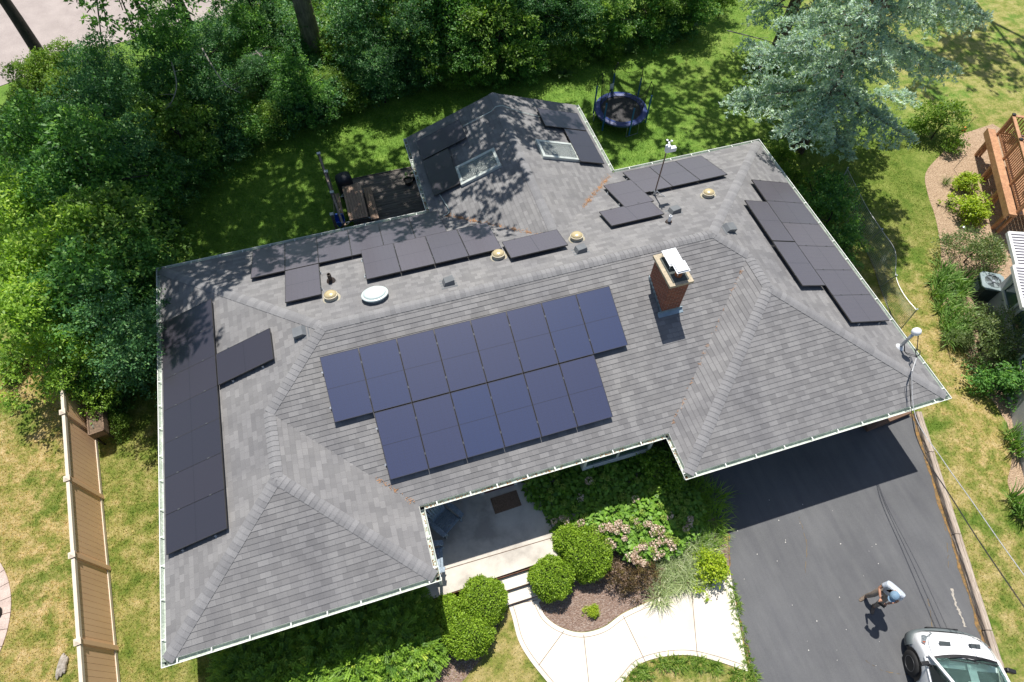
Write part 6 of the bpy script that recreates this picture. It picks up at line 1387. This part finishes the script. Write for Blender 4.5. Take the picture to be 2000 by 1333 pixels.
for i,(u,v,lab) in enumerate(((1905,228,'dark red plant hanging on a crook beside the deck corner'),(1888,300,'tiny dark ornament on a stake in the mulch, nearest the deck'),)):
    q=gp(u,v,.9); t_=thing('garden_stake',lab,'garden stake',(q[0],q[1],0),0,'garden stakes'); mb=MB(); mb.tube([(0,0,0),(0,0,.9)],.01,5); build('stake',mb,CB,t_); link('ornament',crown('stake_leaves',8+i,[(0,0,.9,.16,.16,.1)],500 if i==0 else 200,.06,.04,LF_WINE),t_)
t_=thing('garden_ball','small orange ball on the mulch under the bright round bush','ball',gp(1883,252,.1)); mb=MB(); mb.lathe([(.001,-.1),(.07,-.07),(.1,0),(.07,.07),(.001,.1)],14,sx=1.3); build('shell',mb,M('ball_orange',(.7,.25,.03)),t_,smooth=True)
t_=thing('stone_pile','small pile of grey stones at the left foot of the spruce','stones',gp(1470,140,0)); mb=MB()
for k in range(7): mb.lathe([(.02,0),(.14,.02),(.15,.1),(.05,.17)],7,c=(rnd.uniform(-.4,.4),rnd.uniform(-.4,.4),0),sx=rnd.uniform(.7,1.3)); 
build('stones',mb,M('stone_grey',(.3,.29,.28),(.2,.19,.18),5,.9),t_)
# ================================================================ white van
VX=Vector((.93,-.367,0)); vang=math.atan2(VX.y,VX.x)
van=thing('white_van','white compact van with grey bumper parked at the lower right of the driveway','van',(19.40,-16.68,0),vang)
# local: x right, y forward (nose at y=0), z up
def whitepaint():
    m,t,b=nodes('van_white'); b.inputs['Base Color'].default_value=(.80,.81,.82,1); b.inputs['Roughness'].default_value=.3; b.inputs['Coat Weight'].default_value=.8; b.inputs['Coat Roughness'].default_value=.05; return m
VW=whitepaint(); VG=M('bumper_grey',(.12,.14,.145),(.10,.12,.125),3,.55); VB_=M('van_black',(.012,.012,.013),rough=.45); TY=M('tyre',(.018,.018,.019),rough=.8); RIMM=M('steel_rim',(.13,.135,.14),(.10,.10,.11),6,.45,metal=.5)
m,t,b=nodes('windscreen'); b.inputs['Base Color'].default_value=(.40,.66,.58,1); b.inputs['Roughness'].default_value=.02; b.inputs['Transmission Weight'].default_value=.92; b.inputs['IOR'].default_value=1.12; WS=m
# body sections along y: (y, half width bottom, half width belt, z belt, half width top, z top)
def sec(y,wb,zb,wm,zm,wt,zt,cr=.03):
    """half outline from bottom centre side to top centre"""
    return [(wb*.96,zb),(wb,zb+.08),(wm,(zb+zm)/2),(wm,zm),(wm*.985,zm+.05),((wm+wt)/2+.02,(zm+zt)/2),(wt,zt-.06),(wt-.07,zt-.012),(wt*.5,zt+cr*.7),(0,zt+cr)]
S_=[(-.06,.62,.30,.66,.52,.50,.70,.02),(-.16,.80,.26,.84,.58,.72,.84,.03),(-.36,.88,.24,.92,.70,.80,.95,.035),(-.70,.92,.24,.945,.82,.83,1.03,.04),(-1.02,.93,.24,.95,.92,.84,1.10,.04),(-1.2,.93,.24,.95,.96,.84,1.14,.04)]
def loft(mb,secs,mi=0,close=(True,True)):
    rows=[]
    for s in secs:
        h_=sec(*s); y_=s[0]; row=[(x,y_,z) for x,z in h_]+[(-x,y_,z) for x,z in reversed(h_[:-1])]; rows.append(row)
    n_=len(rows[0]); vs=[p for r_ in rows for p in r_]
    fs=[(i*n_+k,i*n_+k+1,(i+1)*n_+k+1,(i+1)*n_+k) for i in range(len(rows)-1) for k in range(n_-1)]
    if close[0]: fs.append(tuple(range(n_)))
    if close[1]: fs.append(tuple(range((len(rows)-1)*n_,len(rows)*n_))[::-1])
    mb.mesh(vs,fs,mi)
def vwarp(mb):
    xs_=[-4.4,-1.3,-1.1,-.66,-.36,.16]; ys_=[-4.4,-1.10,-.90,-.68,-.54,-.17]
    mb.v=[(p_[0],float(np.interp(p_[1],xs_,ys_)),p_[2]) for p_ in mb.v]; return mb
mb=MB(); loft(mb,S_,close=(True,False))
# lower body and rear, with cabin shell (roof)
lower=[(-1.2,.93,.24,.95,.96,.93,1.02,.0),(-4.3,.93,.24,.95,.96,.93,1.02,.0)]
loft(mb,lower,close=(False,True))
roofr=[(-2.15,.80,1.02,.80,1.5,.66,1.80,.03),(-2.5,.86,1.02,.84,1.5,.70,1.86,.03),(-4.25,.88,1.02,.85,1.5,.72,1.86,.03)]
rr_=[]
for s in roofr[:]:
    pass
# roof panel
rp_=[]
for y_,w_,z_ in ((-2.02,.60,1.74),(-2.3,.66,1.83),(-3.2,.70,1.88),(-4.25,.70,1.84)):
    rp_.append([(-w_-.05,y_,z_-.08),(-w_,y_,z_-.02),(-w_*.5,y_,z_+.02),(0,y_,z_+.03),(w_*.5,y_,z_+.02),(w_,y_,z_-.02),(w_+.05,y_,z_-.08)])
mb.mesh([p for r_ in rp_ for p in r_],[(i*7+k,i*7+k+1,(i+1)*7+k+1,(i+1)*7+k) for i in range(3) for k in range(6)])
# side panels behind the doors, pillars
for s in (-1,1):
    mb.mesh([(s*.945,-2.75,1.0),(s*.76,-2.75,1.78),(s*.76,-4.27,1.76),(s*.945,-4.3,1.0)],[(0,1,2,3)])
    mb.bar((s*.86,-1.16,1.08),(s*.66,-2.02,1.70),.075,.05,up=(0,0,1)); mb.bar((s*.93,-2.75,1.0),(s*.74,-2.7,1.78),.08,.05,up=(0,1,0))
mb.mesh([(-.94,-4.3,1.0),(.94,-4.3,1.0),(.75,-4.26,1.78),(-.75,-4.26,1.78)],[(0,1,2,3)])
body=build('body',vwarp(mb),VW,van,smooth=True)
sm_=body.modifiers.new('e','EDGE_SPLIT'); sm_.split_angle=R(42)
# bumper
mb=MB(); pts=[(-.955,-.62,.42),(-.93,-.30,.42),(-.80,-.06,.42),(-.45,.05,.42),(0,.09,.42),(.45,.05,.42),(.80,-.06,.42),(.93,-.30,.42),(.955,-.62,.42)]
cp=curve_pts(pts,5); rows=[]
for p in cp:
    o=Vector((p.x,p.y+.35,0)); o.normalize(); rows.append([tuple(p+o*a+Vector((0,0,zz))) for a,zz in ((-.06,-.20),(.03,-.17),(.055,-.02),(.045,.10),(-.02,.155),(-.08,.165))])
vs=[p for r_ in rows for p in r_]; fs=[(i*6+k,i*6+k+1,(i+1)*6+k+1,(i+1)*6+k) for i in range(len(rows)-1) for k in range(5)]
mb.mesh(vs,fs); build('bumper',vwarp(mb),VG,van,smooth=True)
mb=MB(); mb.box(-.42,.42,.10,.145,.40,.54); build('grille',vwarp(mb),VB_,van,bevel=.01)
for s in (-1,1):
    # wheel arch
    mb=MB(); arc=[(s*.962,-1.12+.43*math.cos(a),.34+.43*math.sin(a)) for a in np.linspace(-.15,math.pi+.15,15)]; arc2=[(s*.955,-1.12+.35*math.cos(a),.34+.35*math.sin(a)) for a in np.linspace(-.15,math.pi+.15,15)]
    mb.mesh(arc+arc2,[(k,k+1,k+16,k+15) for k in range(14)]); mb.mesh([(s*.958,-1.12+.36*math.cos(a),.34+.36*math.sin(a)) for a in np.linspace(0,2*math.pi,20)[:-1]],[tuple(range(19))]); build('wheel_arch',mb,VB_,van)
    for yw in (-1.12,-3.55):
        mb=MB(); prof=[(.20,-.11),(.30,-.115),(.33,-.08),(.335,0),(.33,.08),(.30,.115),(.20,.11)]; mb.lathe(prof,32); mb.xf(Matrix.Translation((s*.90,yw,.335))@Matrix.Rotation(R(90),4,'Y')); wh=build('wheel',mb,TY,van,smooth=True)
        mb=MB(); mb.lathe([(.215,.05),(.205,.115),(.19,.115),(.18,.06),(.10,.055),(.08,.085),(.0,.09)],32)
        for k in range(14): a=k*.449; mb.box(-.018,.018,-.010,.010,.058,.075,org=(.145*math.cos(a),.145*math.sin(a),0),rot=Matrix.Rotation(a,3,'Z'))
        mb.xf(Matrix.Translation((s*.90,yw,.335))@Matrix.Rotation(R(90)*s,4,'Y')); build('rim',mb,RIMM,wh)
    # headlight
    mb=MB(); q=[(s*.50,-.10,.72),(s*.80,-.26,.78),(s*.905,-.62,.90),(s*.86,-.72,.97),(s*.74,-.36,.915),(s*.52,-.17,.83)]
    q=[(x,y+.012,z+.032) for x,y,z in q]; mb.mesh(q+[(x*.96,y-.05,z-.06) for x,y,z in q],[tuple(range(6)),tuple(range(6,12))[::-1]]+[(k,(k+1)%6,(k+1)%6+6,k+6) for k in range(6)]); hl=build('headlight',vwarp(mb),M('headlight_lens',(.30,.33,.35),(.10,.12,.13),12,.10,spec=.9),van)
    mb=MB(); mb.mesh([(s*.86,-.52,.925),(s*.905,-.64,.935),(s*.87,-.70,.985),(s*.80,-.56,.985)],[(0,1,2,3)]); build('indicator',vwarp(mb),M('indicator_amber',(.40,.08,.02),rough=.3),hl)
    # mirror
    mb=MB(); mb.bar((s*.90,-1.42,1.08),(s*1.03,-1.40,1.10),.05,.05); mb.box(-.11,.11,-.05,.05,-.075,.075,org=(s*1.09,-1.38,1.13),rot=Matrix.Rotation(R(s*-12),3,'Z')); build('mirror',vwarp(mb),VB_,van,bevel=.02)
    # side window
    mb=MB(); mb.mesh([(s*.925,-1.30,1.03),(s*.80,-1.95,1.60),(s*.76,-2.65,1.68),(s*.93,-2.68,1.03)],[(0,1,2,3)]); build('side_window',vwarp(mb),M('side_glass',(.02,.03,.03),rough=.06,spec=.8),van)
    # hood vents (dark slotted)
    mb=MB(); c_=Vector((s*.385,-.66,1.078)); mb.box(-.145,.145,-.055,.055,-.004,.004,0,org=c_,rot=Matrix.Rotation(R(11),3,'X'))
    for k in range(4): mb.box(-.14,.14,-.006,.006,.004,.010,1,org=c_+Vector((0,-.035+k*.023,-.007+k*.0045)),rot=Matrix.Rotation(R(11),3,'X'))
    build('hood_vent',mb,[VB_,VG],van)
# hood seam lines
mb=MB(); 
for s in (-1,1):
    mb.tube(curve_pts([(s*.62,-.22,.905),(s*.76,-.55,1.0),(s*.80,-.9,1.075),(s*.80,-1.15,1.12)],5),.005,4)
build('seam',vwarp(mb),VB_,van)
# cowl and wipers
mb=MB(); cw=[]
for x in np.linspace(-.82,.82,13): cw.append((x,-1.10-.10*(x/.82)**2+.0,1.165-.02*(x/.82)**2))
cw2=[(x*1.0,y-.14,z+.015) for x,y,z in cw]; mb.mesh(cw+cw2,[(k,k+1,k+14,k+13) for k in range(12)]); build('cowl',vwarp(mb),VB_,van)
for x0_,x1_ in ((-.45,.22),(.15,.74)):
    mb=MB(); mb.tube([(x0_,-1.22,1.19),(x0_+.3,-1.17,1.215),(x1_,-1.24,1.225)],.012,5); mb.bar((x0_+.02,-1.26,1.215),(x1_+.02,-1.30,1.24),.02,.015); build('wiper',vwarp(mb),VB_,van)
# windscreen
mb=MB(); rows=[]
for f_ in np.linspace(0,1,6):
    y_=-1.22-.84*f_; z_=1.165+.60*f_; w_=.82-.19*f_; rows.append([(x*w_,y_-.06*x*x*(1)+.03,z_-.0*x*x) for x in np.linspace(-1,1,9)])
mb.mesh([p for r_ in rows for p in r_],[(i*9+k,i*9+k+1,(i+1)*9+k+1,(i+1)*9+k) for i in range(5) for k in range(8)]); build('windscreen',vwarp(mb),WS,van,smooth=True)
# interior seen through the glass
INT=M('interior_grey',(.025,.032,.032),(.018,.024,.024),6,.8); PAP=M('paper_white',(.75,.76,.75)); 
mb=MB(); mb.box(-.86,.86,-1.75,-1.2,.95,1.08); mb.box(-.86,.86,-2.7,-1.7,.40,.5); build('dashboard',mb,INT,van)
for s in (-1,1):
    mb=MB(); mb.box(s*.42-.24,s*.42+.24,-2.60,-2.05,.62,.78); mb.box(s*.42-.23,s*.42+.23,-2.75,-2.6,.75,1.35); mb.box(s*.42-.12,s*.42+.12,-2.78,-2.66,1.38,1.56); build('seat',mb,INT,van,bevel=.04)
mb=MB(); mb.tube([(-.42+.17*math.cos(k*.349),-1.86+.05*math.sin(k*.349),1.08+.16*math.sin(k*.349)) for k in range(19)],.016,6); build('steering_wheel',mb,VB_,van)
mb=MB(); mb.box(-.12,.10,-1.64,-1.28,1.085,1.09,rot=Matrix.Rotation(R(8),3,'Z'),org=(0,0,0)); mb.box(.02,.42,-1.74,-1.62,1.092,1.10); mb.box(-.42,-.34,-1.32,-1.26,1.085,1.09); build('papers',vwarp(mb),PAP,van)
# ================================================================ person
SKIN=M('skin_tan',(.42,.22,.14),(.36,.18,.11),9,.55); SHIRT=M('shirt_white',(.60,.64,.70),(.42,.47,.54),16,.85,bmp=.8); KHAKI=M('trousers_khaki',(.30,.245,.20),(.22,.175,.14),7,.85,bmp=.3); CAPB=M('cap_blue',(.20,.31,.42),(.16,.26,.36),6,.7); SHOE=M('shoe_brown',(.20,.15,.105),(.12,.09,.07),9,.75)
pl=Vector((18.16,-15.60,0)); FA=R(118)
per=thing('person','person in white shirt, blue cap and khaki trousers standing on the driveway with a controller','person',pl,FA)
def skin(name,pts,edges,rads,mt,parent,sub=2,root=0,flat=None):
    me=bpy.data.meshes.new(name); me.from_pydata(pts,edges,[]); o=link(name,me,parent,mt)
    sk_=o.modifiers.new('s','SKIN'); sk_.use_smooth_shade=True
    sv=me.skin_vertices[0].data
    for i,r_ in enumerate(rads): sv[i].radius=(r_,r_) if not hasattr(r_,'__len__') else r_; sv[i].use_root=(i==root)
    ss=o.modifiers.new('d','SUBSURF'); ss.levels=sub; ss.render_levels=sub
    return o
# local frame: +y faces forward, x to the person's right; feet from the survey
loc=lambda u,v,z:Matrix.Rotation(-FA,3,'Z')@(Vector(gp(u,v,z))-pl)
fR=loc(1690,1166,.08); fL=loc(1707,1186,.08)
hip=Vector((0,-.06,.92)); 
hR=Vector((.10,-.04,.88)); hL=Vector((-.10,-.04,.88))
def knee(h_,f_): return (h_+f_)/2+Vector((0,.06,.0))
kR=knee(hR,fR); kL=knee(hL,fL)
ch_=Vector((0,-.03,1.22)); sh=Vector((0,.01,1.41)); nk=Vector((0,.13,1.48)); hdc=Vector((0,.25,1.55))
sR=Vector((.20,.02,1.39)); sL=Vector((-.20,.02,1.39)); eR=Vector((.26,.14,1.14)); eL=Vector((-.25,.14,1.13)); wR=Vector((.10,.36,1.12)); wL=Vector((-.10,.36,1.12))
P=[hip,ch_,sh,nk,hdc,hdc+Vector((0,.03,.09)),sR,eR,wR,sL,eL,wL,hR,kR,fR,hL,kL,fL,Vector((0,-.02,1.06))]
E_=[(0,18),(18,1),(1,2),(2,3),(3,4),(4,5),(2,6),(6,7),(7,8),(2,9),(9,10),(10,11),(0,12),(12,13),(13,14),(0,15),(15,16),(16,17)]
Rr_=[.09,.08,.06,.05,.085,.07,.05,.043,.028,.05,.043,.028,.085,.06,.04,.085,.06,.04,.10]
bodyp=skin('body',P,E_,Rr_,SKIN,per)
# face
mb=MB(); 
for s in (-1,1):
    mb.lathe([(.001,-.012),(.012,0),(.001,.012)],8,c=(s*.032,.335,1.55)); mb.lathe([(.001,-.03),(.02,0),(.001,.03)],8,c=(s*.088,.25,1.56),sx=.5)
mb.mesh([(-.014,.335,1.525),(.014,.335,1.525),(0,.365,1.515),(0,.335,1.565)],[(0,1,2),(0,2,3),(1,3,2)]); mb.box(-.022,.022,.318,.330,1.495,1.502)
build('face',mb,SKIN,per)
# hands with five fingers each, closed on the controller
for s,wv in ((1,wR),(-1,wL)):
    pts=[tuple(wv),tuple(wv+Vector((-s*.02,.05,.01)))]; ed=[(0,1)]; rd=[.026,.030]
    for k in range(4):
        b0=wv+Vector((-s*.02+(.024-.016*k)*1.0,.085,.012)); L_=(.040,.046,.044,.034)[k]
        i0=len(pts); pts+= [tuple(b0),tuple(b0+Vector((-s*.012,L_*.6,-.012))),tuple(b0+Vector((-s*.03,L_*.7,-.035)))]; ed+=[(1,i0),(i0,i0+1),(i0+1,i0+2)]; rd+=[.010,.009,.0075]
    i0=len(pts); pts+=[tuple(wv+Vector((-s*.05,.04,.025))),tuple(wv+Vector((-s*.065,.07,.03)))]; ed+=[(1,i0),(i0,i0+1)]; rd+=[.011,.009]
    skin('hand',pts,ed,rd,SKIN,per,1)
# clothing
skin('shirt',[hip+Vector((0,0,.0)),Vector((0,-.02,1.06)),ch_,sh,nk-Vector((0,0,.05)),sR,sR.lerp(eR,.62),sL,sL.lerp(eL,.62)],[(0,1),(1,2),(2,3),(3,4),(3,5),(5,6),(3,7),(7,8)],[(.165,.14),(.17,.15),(.195,.18),(.17,.17),.09,.095,.07,.095,.07],SHIRT,per,2)
skin('trousers',[hip-Vector((0,0,.0)),hR,kR,fR+Vector((0,-.02,.03)),hL,kL,fL+Vector((0,-.02,.03))],[(0,1),(1,2),(2,3),(0,4),(4,5),(5,6)],[(.15,.125),.105,.082,.062,.105,.082,.062],KHAKI,per,2)
for f_,an in ((fR,-.25),(fL,.35)):
    mb=MB(); secs=[(-.09,.035,.06),(-.05,.045,.09),(.02,.045,.09),(.10,.050,.06),(.16,.045,.045),(.20,.025,.03)]; vs=[];K=10
    for y_,w_,h_ in secs:
        for k in range(K): a=6.283*k/K; vs.append((w_*math.cos(a),y_,h_/2+.003+h_/2*math.sin(a)))
    fs=[(i*K+k,i*K+(k+1)%K,(i+1)*K+(k+1)%K,(i+1)*K+k) for i in range(5) for k in range(K)]+[tuple(range(K)),tuple(range(5*K,6*K))[::-1]]
    mb.mesh(vs,fs); mb.xf(Matrix.Translation((f_.x,f_.y,0))@Matrix.Rotation(an,4,'Z')); build('shoe',mb,SHOE,per,smooth=True)
mb=MB(); prof=[(.112,.0),(.115,.03),(.105,.075),(.075,.115),(.03,.135),(.002,.138)]; mb.lathe(prof,20,sy=1.12); 
br_=[(.10*math.cos(a)*1.0,.10+.10*math.sin(a),.0) for a in np.linspace(0,math.pi,9)]; mb.mesh([(x,y,z+.012) for x,y,z in br_]+[(x,y,z) for x,y,z in br_],[tuple(range(9)),tuple(range(9,18))[::-1]]+[(k,k+1,k+10,k+9) for k in range(8)])
mb.xf(Matrix.Translation(hdc+Vector((0,.02,.035)))@Matrix.Rotation(R(-28),4,'X')); build('cap',mb,CAPB,per,smooth=False)
mb=MB(); mb.lathe([(.10,-.06),(.102,0),(.098,.03)],16,sy=1.1); mb.xf(Matrix.Translation(hdc+Vector((0,-.01,.02)))); build('hair',mb,M('hair_grey',(.25,.22,.19)),per,smooth=True)
cpos=pl+Matrix.Rotation(FA,3,'Z')@Vector((0,.47,1.10))
t_=thing('controller','black drone remote controller held by the person','controller',cpos,FA); mb=MB(); mb.box(-.11,.11,-.045,.045,-.02,.02); build('body',mb,VB_,t_,bevel=.015)
mb=MB(); mb.box(-.085,.085,.02,.03,.02,.11); build('screen',mb,VB_,t_)
for s in (-1,1): mb=MB(); mb.tube([(s*.06,-.01,.02),(s*.06,-.01,.045)],.008,6); build('stick',mb,GM,t_)
